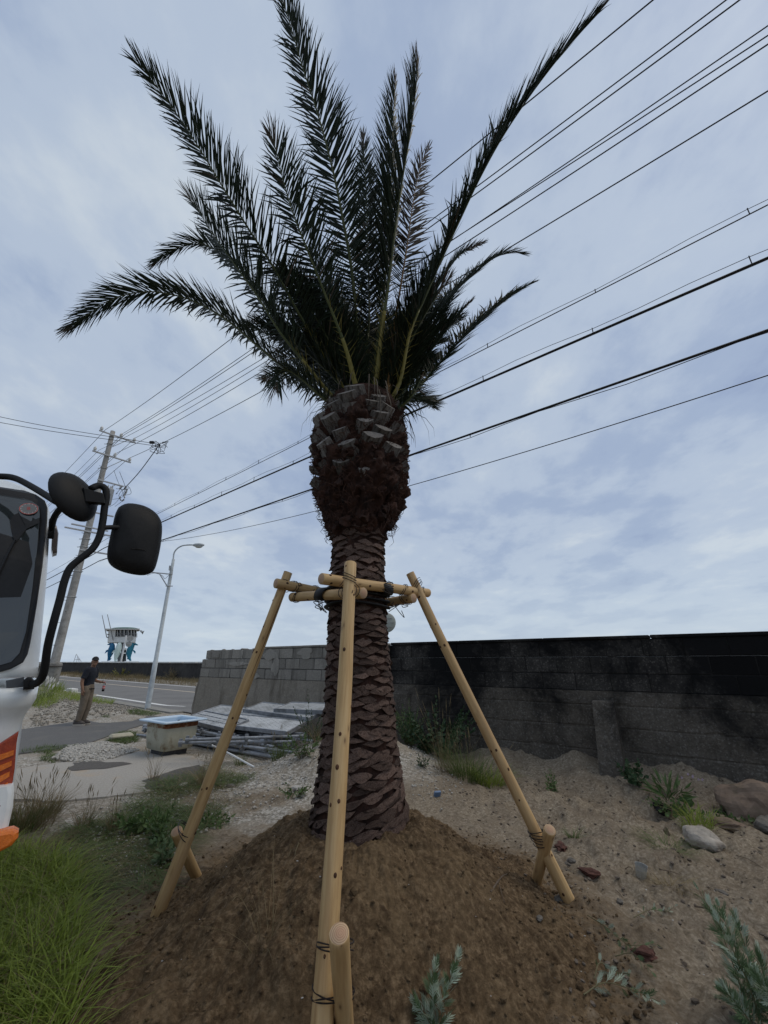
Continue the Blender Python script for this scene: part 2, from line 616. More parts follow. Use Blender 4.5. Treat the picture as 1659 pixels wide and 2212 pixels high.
def make_ground_mat():
    m, N, L, b = mat_new('yard_dirt')
    v = coords(N, L, 'World')
    a = N.new('ShaderNodeAttribute'); a.attribute_name = 'zone'
    sp = N.new('ShaderNodeSeparateColor'); L.new(a.outputs['Color'], sp.inputs[0])
    n1 = noise_node(N, L, v, 2.2, 8, .62, .5)
    n2 = noise_node(N, L, v, 34, 8, .7)
    n3 = noise_node(N, L, v, 9, 6, .6, 1.2)
    dirt = ramp_node(N, L, n2.outputs[0], [(.30, (.105, .083, .058)), (.5, (.225, .185, .136)), (.70, (.39, .335, .258))]).outputs[0]
    dirt = mix_node(N, L, ramp_node(N, L, n1.outputs[0], [(.4, 0.), (.68, .6)]).outputs[0], dirt, (.140, .107, .076))
    dirt = mix_node(N, L, ramp_node(N, L, n3.outputs[0], [(.56, 0.), (.66, .5)]).outputs[0], dirt, (.070, .052, .037))
    vo = N.new('ShaderNodeTexVoronoi'); vo.inputs['Scale'].default_value = 42; L.new(v, vo.inputs['Vector'])
    gs = N.new('ShaderNodeSeparateColor'); L.new(vo.outputs['Color'], gs.inputs[0])
    grav = ramp_node(N, L, gs.outputs[0], [(.0, (.16, .145, .12)), (.55, (.31, .285, .245)), (1., (.52, .495, .45))]).outputs[0]
    grav = mix_node(N, L, ramp_node(N, L, n1.outputs[0], [(.42, 0.), (.62, .75)]).outputs[0], grav, (.245, .205, .155))
    gm = N.new('ShaderNodeMath'); gm.operation = 'MULTIPLY_ADD'; gm.inputs[1].default_value = .6
    L.new(n3.outputs[0], gm.inputs[0]); L.new(sp.outputs[1], gm.inputs[2])
    gf = ramp_node(N, L, gm.outputs[0], [(.55, 0.), (.85, 1.)]).outputs[0]
    out = mix_node(N, L, gf, dirt, grav)
    gr = N.new('ShaderNodeMath'); gr.operation = 'MULTIPLY_ADD'; gr.inputs[1].default_value = .7
    L.new(n1.outputs[0], gr.inputs[0]); L.new(sp.outputs[2], gr.inputs[2])
    out = mix_node(N, L, ramp_node(N, L, gr.outputs[0], [(.8, 0.), (1.15, .75)]).outputs[0], out, (.075, .078, .035))
    so = N.new('ShaderNodeMath'); so.operation = 'MULTIPLY_ADD'; so.inputs[1].default_value = .5
    L.new(n3.outputs[0], so.inputs[0]); L.new(sp.outputs[0], so.inputs[2])
    out = mix_node(N, L, ramp_node(N, L, so.outputs[0], [(.45, 0.), (.8, 1.)]).outputs[0], out, soil_base(N, L, v))
    L.new(out, b.inputs['Base Color']); b.inputs['Roughness'].default_value = .95; b.inputs['Specular IOR Level'].default_value = .15
    nb = noise_node(N, L, v, 60, 8, .75)
    bp = N.new('ShaderNodeBump'); bp.inputs['Strength'].default_value = .9; bp.inputs['Distance'].default_value = .014
    L.new(nb.outputs[0], bp.inputs['Height']); L.new(bp.outputs[0], b.inputs['Normal'])
    return m


def make_soil_mat():
    m, N, L, b = mat_new('mound_soil')
    v = coords(N, L, 'World')
    L.new(soil_base(N, L, v), b.inputs['Base Color']); b.inputs['Roughness'].default_value = .95
    b.inputs['Specular IOR Level'].default_value = .15
    nb = noise_node(N, L, v, 75, 8, .75)
    bp = N.new('ShaderNodeBump'); bp.inputs['Strength'].default_value = .9; bp.inputs['Distance'].default_value = .018
    L.new(nb.outputs[0], bp.inputs['Height']); L.new(bp.outputs[0], b.inputs['Normal'])
    return m


M_ground = make_ground_mat()
M_soil = make_soil_mat()


def mound_h(x, y):
    dx, dy = x - TRX, y - TRY
    r = np.hypot(dx, dy); a = np.arctan2(dy, dx)
    p = np.stack([x, y], -1)
    R = 1.62 * (1 + .06 * np.sin(a * 2 + .7) + .05 * np.sin(a * 3 + 2) + .07 * fbm(np.stack([np.cos(a), np.sin(a)], -1) * 1.6, 3, 91))
    t = np.clip((r - .46) / (R - .46), 0, 1.4)
    prof = np.where(t < 1, .46 - .60 * (t * (1.25 - .25 * t)) * (1 - .0 * t), -.14 - .35 * (t - 1))
    prof = prof + .05 * np.exp(-((r - .78) / .2) ** 2) * (1 - .2 * np.sin(a))     # shoulder
    z = prof + .035 * fbm(p * 2.6, 3, 101) + .019 * fbm(p * 9, 3, 111) + .017 * np.abs(fbm(p * 22, 3, 121)) + .006 * vn(p * 60, 131) + .03 * np.abs(fbm(p * 4.2, 3, 141)) - .012
    return z


def top_h(x, y):
    x = np.asarray(x, float); y = np.asarray(y, float)
    return np.maximum(ground_h(x, y), np.where(np.hypot(x - TRX, y - TRY) < 2.05, mound_h(x, y), -9))


ground_build()
_r = np.concatenate([[0.001], np.linspace(.2, 2.05, 165)]); _a = np.linspace(0, 2 * math.pi, 760, endpoint=False)
A_, R_ = np.meshgrid(_a, _r)
_x, _y = TRX + R_ * np.cos(A_), TRY + R_ * np.sin(A_)
_V = np.stack([_x, _y, mound_h(_x, _y)], -1).reshape(-1, 3)
_i = np.arange(len(_r) - 1)[:, None] * len(_a); _j = np.arange(len(_a))[None]; _k = (_j + 1) % len(_a)
mb = MB(); mb.add(_V, np.stack([_i + _j, _i + _k, _i + len(_a) + _k, _i + len(_a) + _j], -1).reshape(-1, 4)[:, ::-1])
tag(mb.build('soil_mound', M_soil, smooth=True), 'brown soil mound heaped round the palm', None, None, 'structure')

# clods and crumbs on the mound and yard (too many and too small to count)
mb = MB()
a = rng.uniform(0, 2 * math.pi, 5200); r = .4 + 1.35 * np.sqrt(rng.random(5200))
k = (np.sin(a) < .3) | (rng.random(5200) < .4); a, r = a[k], r[k]
x, y = TRX + r * np.cos(a), TRY + r * np.sin(a)
s = .003 + .011 * rng.random(len(x)) ** 3.0 + np.where(rng.random(len(x)) < .03, .020 * rng.random(len(x)), 0)
lumps(mb, np.stack([x, y, top_h(x, y) + s * .3], -1), s)
tag(mb.build('soil_clods', M_soil), 'loose crumbs and clods of brown soil on the mound', None, None, 'stuff')

M_stone = pm('pale_stone', (.30, .28, .25), (.50, .48, .45), 9, .9, .5, 30, rnd=0, c3=(.22, .18, .14), s3=3)
M_gravel = pm('white_gravel', (.24, .225, .20), (.52, .50, .46), 40, .9, .3, 60, coord='World')
M_dirtclod = pm('dirt_clod', (.075, .058, .044), (.165, .135, .108), 22, .95, .4, 60, coord='World')
mb = MB()
x = rng.uniform(.7, 4.6, 4200); y = rng.uniform(1.6, 7.2, 4200)
k = (np.hypot(x - TRX, y - TRY) > 1.3) & (wall_dist(x, y) > .1); x, y = x[k], y[k]
s = .003 + .016 * rng.random(len(x)) ** 4
lumps(mb, np.stack([x, y, top_h(x, y) + s * .35], -1), s, (1.2, .8, .6))
tag(mb.build('dirt_crumbs', M_dirtclod), 'small crumbs of dry tan dirt right of the mound', None, None, 'stuff')

# ---------------------------------------------------------------- road, lane, slab
M_asphalt = pm('asphalt', (.135, .132, .127), (.20, .195, .187), 60, .92, .35, 160, coord='World', c3=(.115, .112, .11), s3=.7, t3=(.5, .75))
M_lane = pm('old_asphalt', (.085, .083, .081), (.145, .142, .137), 70, .93, .4, 150, coord='World', c3=(.165, .155, .14), s3=1.3, t3=(.52, .75))
M_line = pm('road_paint_white', (.60, .60, .58), (.74, .74, .72), 30, .8, .1, coord='World', c3=(.38, .37, .35), s3=6, t3=(.55, .8))
M_yellow = pm('road_paint_worn', (.58, .47, .33), (.66, .58, .47), 30, .8, .1, coord='World', c3=(.34, .31, .28), s3=5, t3=(.5, .75))
M_slab = pm('yard_concrete', (.27, .252, .225), (.39, .365, .325), 40, .9, .3, 120, coord='World', c3=(.42, .295, .175), s3=.9, t3=(.56, .78))
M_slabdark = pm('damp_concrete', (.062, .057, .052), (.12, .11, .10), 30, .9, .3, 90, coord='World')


def sheet(outline, z, jit=0.0, seed=0, sub=24, thick=.14):
    """flat polygon with a ragged edge, filled as a fan of its own"""
    O = np.asarray(outline, float)[:, :2]; P = []
    for a, b in zip(O, np.roll(O, -1, 0)):
        for t in np.linspace(0, 1, sub, endpoint=False): P.append(a * (1 - t) + b * t)
    P = np.array(P)
    c = P.mean(0)
    if jit: P = P + nrm(P - c) * (jit * fbm(P * 2.3 + seed, 3, 7))[:, None]
    V = [np.array([q[0], q[1], z]) for q in P]; n = len(V)
    if thick:
        V2 = [q + np.array([nrm(q[:2] - c)[0] * .02, nrm(q[:2] - c)[1] * .02, -thick]) for q in V]
        return V + V2, [tuple(range(n))] + [(k, n + k, n + (k + 1) % n, (k + 1) % n) for k in range(n)]
    return V, [tuple(range(n))]


def strip(s0, s1, n0, n1, z, k=60):
    s = np.linspace(s0, s1, k); V = []
    for q in s: V += [rpt(q, n0, z), rpt(q, n1, z)]
    return V, [(2 * i, 2 * i + 1, 2 * i + 3, 2 * i + 2) for i in range(k - 1)]


mb = MB(); mb.add(*strip(13.2, 420, 7.15, 14.75, .012)); mb.add(*strip(-30, 13.2, 8.9, 14.75, .012))
road = tag(mb.build('road', M_asphalt), 'worn grey asphalt coast road', None, None, 'structure')
for nm_, a, b, n0, n1, mt in (('edge_line', 17.8, 300, 7.54, 7.74, M_line), ('edge_line', -20, 300, 14.12, 14.32, M_line),
                              ('centre_line', -20, 300, 11.75, 11.90, M_yellow)):
    mb = MB(); mb.add(*strip(a, b, n0, n1, .017))
    mb.build(nm_, mt, road)
# the near edge line bends off at the yard entrance
mb = MB(); V = []
for t in np.linspace(0, 1, 12):
    s = 17.8 - 1.15 * t; n = 7.64 + .16 * math.sin(t * 1.2) ** 2 * 2.2
    w = .10 * (1 - .45 * t)
    V += [rpt(s, n - w, .0175), rpt(s, n + w, .0175)]
mb.add(V, [(2 * i, 2 * i + 1, 2 * i + 3, 2 * i + 2) for i in range(11)]); mb.build('edge_line', M_line, road)
# concrete gutter along the near edge
mb = MB(); mb.add(*box(rpt(70, 6.93, -.03), (110, .42, .11), Rz(math.atan2(RD[1], RD[0]))))
mb.build('gutter', pm('gutter_concrete', (.20, .19, .17), (.27, .26, .24), 12, .9, .3, coord='World', c3=(.2, .19, .16), s3=2), road)

g = PZ
lane = [g(305, 1545), g(170, 1557), g(50, 1574), g(-120, 1588), g(-260, 1680), g(38, 1628), g(185, 1607), g(300, 1567), g(390, 1549)]
mb = MB(); mb.add(*sheet(lane, -.004, .05, 3, 14))
tag(mb.build('asphalt_lane', M_lane), 'dark patched asphalt lane where the person stands', None, None, 'structure')
slab = [g(22, 1662), g(120, 1648), g(215, 1640), g(300, 1622), g(420, 1632), g(445, 1650), g(400, 1668), g(350, 1690), g(335, 1706), g(230, 1722), g(100, 1728), g(-40, 1725)]
mb = MB(); mb.add(*sheet(slab, .0, .06, 5, 10))
tag(mb.build('concrete_slab', M_slab), 'pale concrete slab with rust stains in front of the tub', None, None, 'structure')
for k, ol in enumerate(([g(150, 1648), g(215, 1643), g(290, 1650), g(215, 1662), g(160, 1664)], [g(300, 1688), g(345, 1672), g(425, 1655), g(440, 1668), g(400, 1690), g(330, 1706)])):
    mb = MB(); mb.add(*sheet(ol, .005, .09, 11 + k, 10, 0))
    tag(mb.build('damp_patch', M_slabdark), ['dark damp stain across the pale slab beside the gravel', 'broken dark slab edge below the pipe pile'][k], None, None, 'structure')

# white gravel heap left of the tub, and rubble along the slab edge
def inside(x, y, O):
    O = np.asarray(O)[:, :2]; c = np.zeros(len(x), bool); j = len(O) - 1
    for i in range(len(O)):
        t = (O[i][1] > y) != (O[j][1] > y)
        c ^= t & (x < (O[j][0] - O[i][0]) * (y - O[i][1]) / (O[j][1] - O[i][1] + 1e-12) + O[i][0])
        j = i
    return c


def spread(outline, n):
    O = np.asarray(outline)[:, :2]; lo, hi = O.min(0), O.max(0)
    x = rng.uniform(lo[0], hi[0], n); y = rng.uniform(lo[1], hi[1], n)
    k = inside(x, y, O)
    return x[k], y[k]


def scatter_stones(name, label, outline, n, s0, s1, m, hump=0.0, seed=0):
    O = np.asarray(outline)[:, :2]; c = O.mean(0); rad = np.linalg.norm(O - c, axis=1).mean()
    x, y = spread(outline, n)
    s = s0 + (s1 - s0) * rng.random(len(x)) ** 2.5
    q = np.maximum(0, 1 - (np.hypot(x - c[0], y - c[1]) / rad / 1.1) ** 2)
    mb = MB(); lumps(mb, np.stack([x, y, top_h(x, y) + .01 + hump * q + s * .3], -1), s, (1, .8, .65), 0, .45)
    return tag(mb.build(name, m), label, None, None, 'stuff')


scatter_stones('gravel', 'patch of pale crushed gravel on the slab left of the tub',
               [g(112, 1640), g(150, 1608), g(235, 1602), g(275, 1615), g(300, 1622), g(232, 1642), g(170, 1648)], 3600, .014, .032, M_gravel, .05, 1)
scatter_stones('gravel', 'broken white rubble strewn behind the left support leg',
               [g(190, 1745), g(330, 1705), g(440, 1668), g(600, 1640), g(690, 1610), g(690, 1700), g(600, 1730), g(420, 1790), g(300, 1800)], 3000, .005, .022, M_gravel, 0, 2)
scatter_stones('gravel', 'scattered light gravel between grass and dirt at left',
               [g(120, 1830), g(200, 1780), g(420, 1760), g(400, 1850), g(300, 1890)], 1300, .004, .014, M_gravel, 0, 3)
scatter_stones('gravel', 'coarse pale gravel verge between lane and road',
               [g(60, 1570), g(85, 1520), g(180, 1510), g(300, 1530), g(305, 1545), g(170, 1556)], 2600, .02, .05, pm('verge_gravel', (.17, .155, .13), (.30, .275, .235), 9, .95, .3, coord='World'), 0, 4)
scatter_stones('gravel', 'white gravel on the bank right of the trunk',
               [g(872, 1600), g(900, 1605), g(960, 1660), g(1010, 1700), g(950, 1740), g(890, 1720)], 800, .005, .018, M_gravel, 0, 5)

# ---------------------------------------------------------------- sea
M_sea = pm('sea_water', (.10, .16, .19), (.13, .20, .235), .02, .25, .15, .2, coord='World', spec=.5)
mb = MB(); mb.add(*strip(-20000, 24000, 75, 30000, -2.4, 30))
tag(mb.build('sea', M_sea), 'flat grey-blue sea out to the horizon', None, None, 'structure')
# ---------------------------------------------------------------- sea wall beyond the road
M_seawall = pm('dark_sea_wall', (.026, .024, .023), (.052, .049, .046), 2.5, .95, .5, 12, coord='World', c3=(.08, .075, .066), s3=.35, t3=(.55, .8))
M_railgrey = pm('grey_steel', (.32, .34, .36), (.42, .44, .46), 8, .5, .05, metal=.3)
sw = empty('sea_wall', rpt(60, 16.9, 0))
tag(sw, 'long dark concrete sea wall beyond the coast road', 'wall')
mb = MB()
for s in np.arange(2, 330, 8.0):
    mb.add(*box(rpt(s + 4, 17.0, .55), (7.985, .5, 1.86), Rz(math.atan2(RD[1], RD[0])), .02))
mb.build('wall', M_seawall, sw)
M_cap = pm('wall_cap_concrete', (.50, .50, .48), (.62, .62, .60), 4, .9, .2, coord='World')
for s in np.arange(4, 200, 2.4):
    mb = MB(); mb.add(*box(rpt(s, 16.95, 1.525), (2.0, .62, .11), Rz(math.atan2(RD[1], RD[0])), .012)); mb.build('cap_slab', M_cap, sw)
# low white kerb block in front of the utility pole
mb = MB(); mb.add(*box(rpt(27.6, 7.1, .14), (.9, .3, .26), Rz(math.atan2(RD[1], RD[0])), .03))
tag(mb.build('kerb_block', M_line), 'short white concrete block by the road beside the utility pole', 'kerb block')

# ---------------------------------------------------------------- yard walls of concrete block
def wall_mat(name, lo, hi, soot, blot, s_soot, t_soot, pale=None):
    m, N, L, b = mat_new(name)
    v = coords(N, L, 'World')
    n1 = noise_node(N, L, v, 30, 8, .7)
    c = ramp_node(N, L, n1.outputs[0], [(.3, lo), (.7, hi)]).outputs[0]
    st = N.new('ShaderNodeMapping'); st.inputs['Scale'].default_value = (2.2, 2.2, .45); L.new(v, st.inputs[0])
    n2 = noise_node(N, L, st.outputs[0], 1.3, 7, .62, .4)
    c = mix_node(N, L, ramp_node(N, L, n2.outputs[0], [(.5, 0.), (.68, .7)]).outputs[0], c, blot)
    if soot:
        n3 = noise_node(N, L, v, s_soot, 12, .72, .25)
        sz_ = N.new('ShaderNodeSeparateXYZ'); L.new(v, sz_.inputs[0])      # soot is thickest along the top of the wall
        sm = N.new('ShaderNodeMath'); sm.operation = 'MULTIPLY_ADD'; sm.inputs[1].default_value = .085; L.new(sz_.outputs[2], sm.inputs[0]); L.new(n3.outputs[0], sm.inputs[2])
        n3 = sm
        vs = N.new('ShaderNodeTexVoronoi'); vs.inputs['Scale'].default_value = 55; L.new(v, vs.inputs['Vector'])
        gs = N.new('ShaderNodeSeparateColor'); L.new(vs.outputs['Color'], gs.inputs[0])
        c = mix_node(N, L, ramp_node(N, L, gs.outputs[0], [(.80, 0.), (.95, .8)]).outputs[0], c, (.20, .185, .165))
        c = mix_node(N, L, ramp_node(N, L, n3.outputs[0], [(t_soot[0], .25), (t_soot[1], 1.)]).outputs[0], c, soot)
    if pale:
        n4 = noise_node(N, L, v, 1.7, 8, .7, .3)
        c = mix_node(N, L, ramp_node(N, L, n4.outputs[0], [(.60, 0.), (.70, .75)]).outputs[0], c, pale)
    oi = N.new('ShaderNodeObjectInfo'); r = N.new('ShaderNodeMapRange'); r.inputs[3].default_value = .82; r.inputs[4].default_value = 1.16
    L.new(oi.outputs['Random'], r.inputs[0]); c = mix_node(N, L, 1.0, c, r.outputs[0], 'MULTIPLY')
    L.new(c, b.inputs['Base Color']); b.inputs['Roughness'].default_value = .95; b.inputs['Specular IOR Level'].default_value = .15
    nb = noise_node(N, L, v, 22, 8, .75)
    bp = N.new('ShaderNodeBump'); bp.inputs['Strength'].default_value = .8; bp.inputs['Distance'].default_value = .02
    L.new(nb.outputs[0], bp.inputs['Height']); L.new(bp.outputs[0], b.inputs['Normal'])
    return m


M_blockL = wall_mat('grey_block', (.18, .165, .143), (.30, .278, .242), None, (.085, .077, .067), 1, (.4, .6), (.42, .395, .35))
M_baseL = wall_mat('grey_wall_base', (.19, .168, .138), (.33, .293, .24), None, (.095, .080, .063), 1, (.4, .6), (.31, .24, .16))
M_blockR = wall_mat('sooty_block', (.055, .050, .045), (.105, .097, .087), (.0085, .0085, .009), (.028, .026, .025), .62, (.50, .66))
M_baseR = wall_mat('sooty_wall_base', (.078, .067, .055), (.165, .145, .12), (.011, .0105, .0105), (.036, .033, .030), .62, (.52, .67))
M_mortar = pm('mortar', (.055, .052, .049), (.10, .096, .09), 30, .95, .3, coord='World')
M_mortarR = pm('sooty_mortar', (.010, .010, .010), (.026, .025, .024), 30, .95, .3, coord='World')


def rough_slab(a, b, z0, z1, th, nrm2, n1, n2, amp, seed, lean=0.0, ragged=None):
    """a cast wall body between plan points a and b: gridded face with relief, flat back"""
    a, b = np.asarray(a), np.asarray(b); V = []; F = []
    t, q = [w.ravel() for w in np.meshgrid(np.linspace(0, 1, n1), np.linspace(0, 1, n2), indexing='ij')]
    p = a[None] * (1 - t[:, None]) + b[None] * t[:, None]; z = z0 + (z1 - z0) * q
    if ragged is not None:
        p[:n2] += nrm(b - a)[None] * np.array([ragged(w) for w in q[:n2]])[:, None]
    for side in (0, 1):
        off = np.full(len(t), th / 2 if side == 0 else -th / 2)
        if side == 0: off = off + amp * fbm(np.stack([t * np.linalg.norm(b - a) * 1.7, z * 1.7, t * 0 + seed], -1), 4, 5) + lean * (1 - q) - (.009 if seed == 9 else 0) * (np.abs((z / .31 + .08 * fbm(np.stack([t * 9, t * 0 + seed], -1), 2, 6)) % 1 - .5) > .46)
        V.append(np.stack([p[:, 0] + nrm2[0] * off, p[:, 1] + nrm2[1] * off, z], -1))
    V = np.concatenate(V)
    n = n1 * n2
    for i in range(n1 - 1):
        for j in range(n2 - 1):
            F.append((i * n2 + j, (i + 1) * n2 + j, (i + 1) * n2 + j + 1, i * n2 + j + 1))
            F.append((n + i * n2 + j, n + i * n2 + j + 1, n + (i + 1) * n2 + j + 1, n + (i + 1) * n2 + j))
    for j in range(n2 - 1):
        F.append((j, j + 1, n + j + 1, n + j)); e = (n1 - 1) * n2
        F.append((e + j, n + e + j, n + e + j + 1, e + j + 1))
    for i in range(n1 - 1):
        t0 = i * n2 + n2 - 1; t1 = t0 + n2
        F.append((t0, t1, n + t1, n + t0))
    return V, F


def block_wall(name, label, a, b, zb, zt, mB, mS, mM, courses, coping, seed, broken=0.0):
    a, b = np.asarray(a, float), np.asarray(b, float); d = nrm(b - a); L_ = np.linalg.norm(b - a)
    n = np.array([d[1], -d[0]]); n = n if n[1] < 0 else -n
    ang = math.atan2(d[1], d[0]); R = random.Random(seed)
    e = tag(empty(name, (a[0] + d[0] * L_ / 2, a[1] + d[1] * L_ / 2, 0)), label, 'wall')
    mb = MB(); mb.add(*rough_slab(a, b, -.35, zb, .24, n, 160, 74, .028, seed, .05, (lambda q: -.03 * (1 - q) + .05 * float(fbm(np.array([q * 9.0, 1.3]), 3, 5))) if broken else None))
    mb.build('wall_base', mS, e)
    hc = (zt - zb) / courses; lc = .52
    mb = MB()     # recessed mortar core
    for c in range(courses):
        s0 = broken * (.1, .25, 1)[c] + .03 if broken else 0.0
        mb.add(*box(((a + d * ((s0 + L_) / 2))[0], (a + d * ((s0 + L_) / 2))[1], zb + hc * (c + .5)), (L_ - s0 - .06, .165, hc - .002), Rz(ang)))
    mb.build('mortar', mM, e)
    for c in range(courses):
        s = -(lc / 2 if c % 2 else 0); s0 = broken * (.1, .25, 1)[c] if broken else 0.0
        while s < L_:
            x0, x1 = max(s, s0), min(s + lc, L_)
            s += lc
            if x1 - x0 < .07: continue
            m2 = a + d * (x0 + x1) / 2 + n * R.uniform(-.004, .005)
            V, F = box((0, 0, 0), (x1 - x0 - (.010 if seed == 9 else .018), .19, hc - (.010 if seed == 9 else .018)), None, .008)
            V = V + .006 * np.stack([fbm(V * 9 + c * 3 + s * 5, 2, 3), fbm(V * 9 + c * 5 + s * 7 + 9, 2, 5), fbm(V * 9 + c + s * 3 + 4, 2, 8)], -1)
            V = V @ Rz(ang + R.uniform(-.006, .006)).T + np.array([m2[0], m2[1], zb + hc * (c + .5)])
            q = MB(); q.add(V, F); q.build('block', mB, e, loc=(m2[0], m2[1], zb + hc * (c + .5)))
    if coping:
        s = coping[0]; k = 0
        while s < L_:
            x1 = min(s + coping[1], L_); m2 = a + d * (s + x1) / 2
            V, F = box((0, 0, 0), (x1 - s - .012, .235, .05), None, .009)
            V = V @ Rz(ang).T + np.array([m2[0], m2[1], zt + .026 + R.uniform(-.003, .003)])
            q = MB(); q.add(V, F); q.build('coping_stone', mB, e, loc=(m2[0], m2[1], zt + .026)); s = x1
    return e, d, n, ang


dw = nrm(W2 - W1)
eL, _, _, _ = block_wall('block_wall', 'weathered grey block wall with broken end behind the pipe pile', W0, W1 - dw * .14, 1.13, 1.90, M_blockL, M_baseL, M_mortar, 3, (3.0, 1.5), 5, .24)
eR, dR, nR, aR = block_wall('block_wall', 'soot-blackened block wall with buttress along the right of the yard', W1, W1 + dw * 10.5, 1.13, 1.90, M_blockR, M_baseR, M_mortarR, 3, (0.0, 1.6), 9)
# dark joint post between both walls
mb = MB(); pj = W1 - dw * .07
mb.add(*box((pj[0], pj[1], .75), (.125, .30, 2.3), Rz(aR), .01)); mb.build('joint_post', M_mortarR, eR)
# buttress: tapered pier in front of the dark wall
bt = PZ(1312, 1690, .05)[:2]; t_ = np.dot(bt - W1, dw); bp_ = W1 + dw * t_
rings = []
for z, w, d0 in ((-.3, .33, .36), (.1, .325, .33), (.55, .31, .26), (.98, .30, .19), (1.0, .28, .17)):
    q = []
    for sx, sy in ((-1, 0), (1, 0), (1, 1), (-1, 1)):
        p = bp_ + dw * sx * w / 2 + nR * (.05 + sy * (d0 + .07)); q.append((p[0], p[1], z))
    rings.append(np.array(q))
V, F = loft(rings); V = V + .008 * np.stack([fbm(V * 7, 3, 2), fbm(V * 7 + 5, 3, 4), 0 * V[:, 0]], -1)
mb = MB(); mb.add(V, F); mb.build('buttress', M_baseR, eR)
bp2 = W1 + dw * .28 + nR * .10
mb = MB(); mb.add(*box((bp2[0], bp2[1], .40), (.42, .22, 1.2), Rz(aR), .05)); mb.build('buttress', M_baseR, eR)


# cement smears over the joints of the grey wall, and its uneven crumbling top
dL = nrm(W1 - W0); nL = np.array([dL[1], -dL[0]]); nL = nL if nL[1] < 0 else -nL; LL = np.linalg.norm(W1 - W0); RL = random.Random(31)
M_smear = wall_mat('cement_smear', (.22, .205, .18), (.34, .315, .275), None, (.13, .12, .105), 1, (.4, .6), (.44, .415, .37))
for k, (s, z, w, h) in enumerate(((.75, 1.80, .42, .20), (1.9, 1.52, .9, .12), (3.3, 1.74, .55, .30), (3.55, 1.42, .30, .46), (4.6, 1.78, .5, .24), (2.6, 1.22, .5, .16), (5.6, 1.55, .6, .34))):
    an = np.linspace(0, 2 * math.pi, 22, endpoint=False); c = W0 + dL * s + nL * .098
    rr_ = 1 + .38 * fbm(np.stack([np.cos(an) * 1.4 + k * 5, np.sin(an) * 1.4], -1), 3, 3)
    O = np.stack([c[0] + dL[0] * w / 2 * np.cos(an) * rr_, c[1] + dL[1] * w / 2 * np.cos(an) * rr_, np.minimum(z + h / 2 * np.sin(an) * rr_, 1.895)], -1)
    mb = MB(); mb.add(*prism(O, np.array([nL[0], nL[1], 0]), .012 + .002 * k % .006)); mb.build('cement_smear', M_smear, eL)
for k in range(12):
    s = .5 + k * .52 + RL.uniform(-.1, .1); c = W0 + dL * s
    if s > 3.0 - .3: break
    V, F = lump((c[0], c[1], 1.90), RL.uniform(.04, .09), k * 1.3, .45, 1, (1.6, .8, .35)); mb = MB(); mb.add(V, F); mb.build('cement_crumb', M_smear, eL)
# ================================================================== the palm
PALM = tag(empty('palm_tree', (TRX, TRY, .44)), 'tall date palm with rough brown trunk newly planted in the soil mound', 'palm tree')
M_core = pm('trunk_fibre', (.009, .004, .003), (.060, .027, .018), 14, .95, .9, 40, stretch=(1, 1, .55), bdist=.02)


def scale_mat():
    m, N, L, b = mat_new('bark_scale')
    v = coords(N, L, 'Object', (1, 1, .35))
    oi = N.new('ShaderNodeObjectInfo')
    ad = N.new('ShaderNodeVectorMath'); ad.operation = 'ADD'
    sc = N.new('ShaderNodeVectorMath'); sc.operation = 'SCALE'; sc.inputs['Scale'].default_value = 9.0
    cb = N.new('ShaderNodeCombineXYZ')
    for k in range(3): L.new(oi.outputs['Random'], cb.inputs[k])
    L.new(cb.outputs[0], sc.inputs[0]); L.new(v, ad.inputs[0]); L.new(sc.outputs[0], ad.inputs[1])
    n1 = noise_node(N, L, ad.outputs[0], 34, 8, .7, .4)
    c = ramp_node(N, L, n1.outputs[0], [(.3, (.042, .022, .016)), (.5, (.130, .085, .067)), (.7, (.275, .205, .172))]).outputs[0]
    n2 = noise_node(N, L, ad.outputs[0], 9, 6, .6)
    c = mix_node(N, L, ramp_node(N, L, n2.outputs[0], [(.5, 0.), (.68, .8)]).outputs[0], c, (.050, .026, .019))
    r = N.new('ShaderNodeMapRange'); r.inputs[3].default_value = .5; r.inputs[4].default_value = 1.3
    L.new(oi.outputs['Random'], r.inputs[0]); c = mix_node(N, L, 1.0, c, r.outputs[0], 'MULTIPLY')
    L.new(c, b.inputs['Base Color']); b.inputs['Roughness'].default_value = .9; b.inputs['Specular IOR Level'].default_value = .2
    bp = N.new('ShaderNodeBump'); bp.inputs['Strength'].default_value = .9; bp.inputs['Distance'].default_value = .012
    L.new(n1.outputs[0], bp.inputs['Height']); L.new(bp.outputs[0], b.inputs['Normal'])
    return m


M_scale = scale_mat()
# trunk outline measured off the picture: (y, left x, right x) -> height and radius at the palm's distance
prof = []
for y, xl, xr in ((1860, 656, 890), (1800, 658, 888), (1740, 668, 884), (1680, 677, 876), (1620, 684, 868), (1560, 690, 862), (1480, 696, 855), (1400, 700, 846),
                  (1330, 703, 841), (1250, 709, 837), (1190, 711, 836), (1168, 712, 836), (1150, 706, 844), (1110, 690, 860), (1060, 680, 876), (1010, 676, 880),
                  (960, 676, 880), (910, 694, 870), (885, 704, 864), (870, 716, 856), (858, 740, 842)):
    c = PY((xl + xr) / 2, y, TRY); d = ray(0, y); t = TRY / d[1]
    r = (xr - xl) / 2 / FPX * t
    prof.append((c[2], c[0], r * (1 - .12 * r) + .022 * max(0, 1 - c[2])))
prof = np.array(sorted(prof))
def trk(z):
    return np.interp(z, prof[:, 0], prof[:, 1]), np.interp(z, prof[:, 0], prof[:, 2])


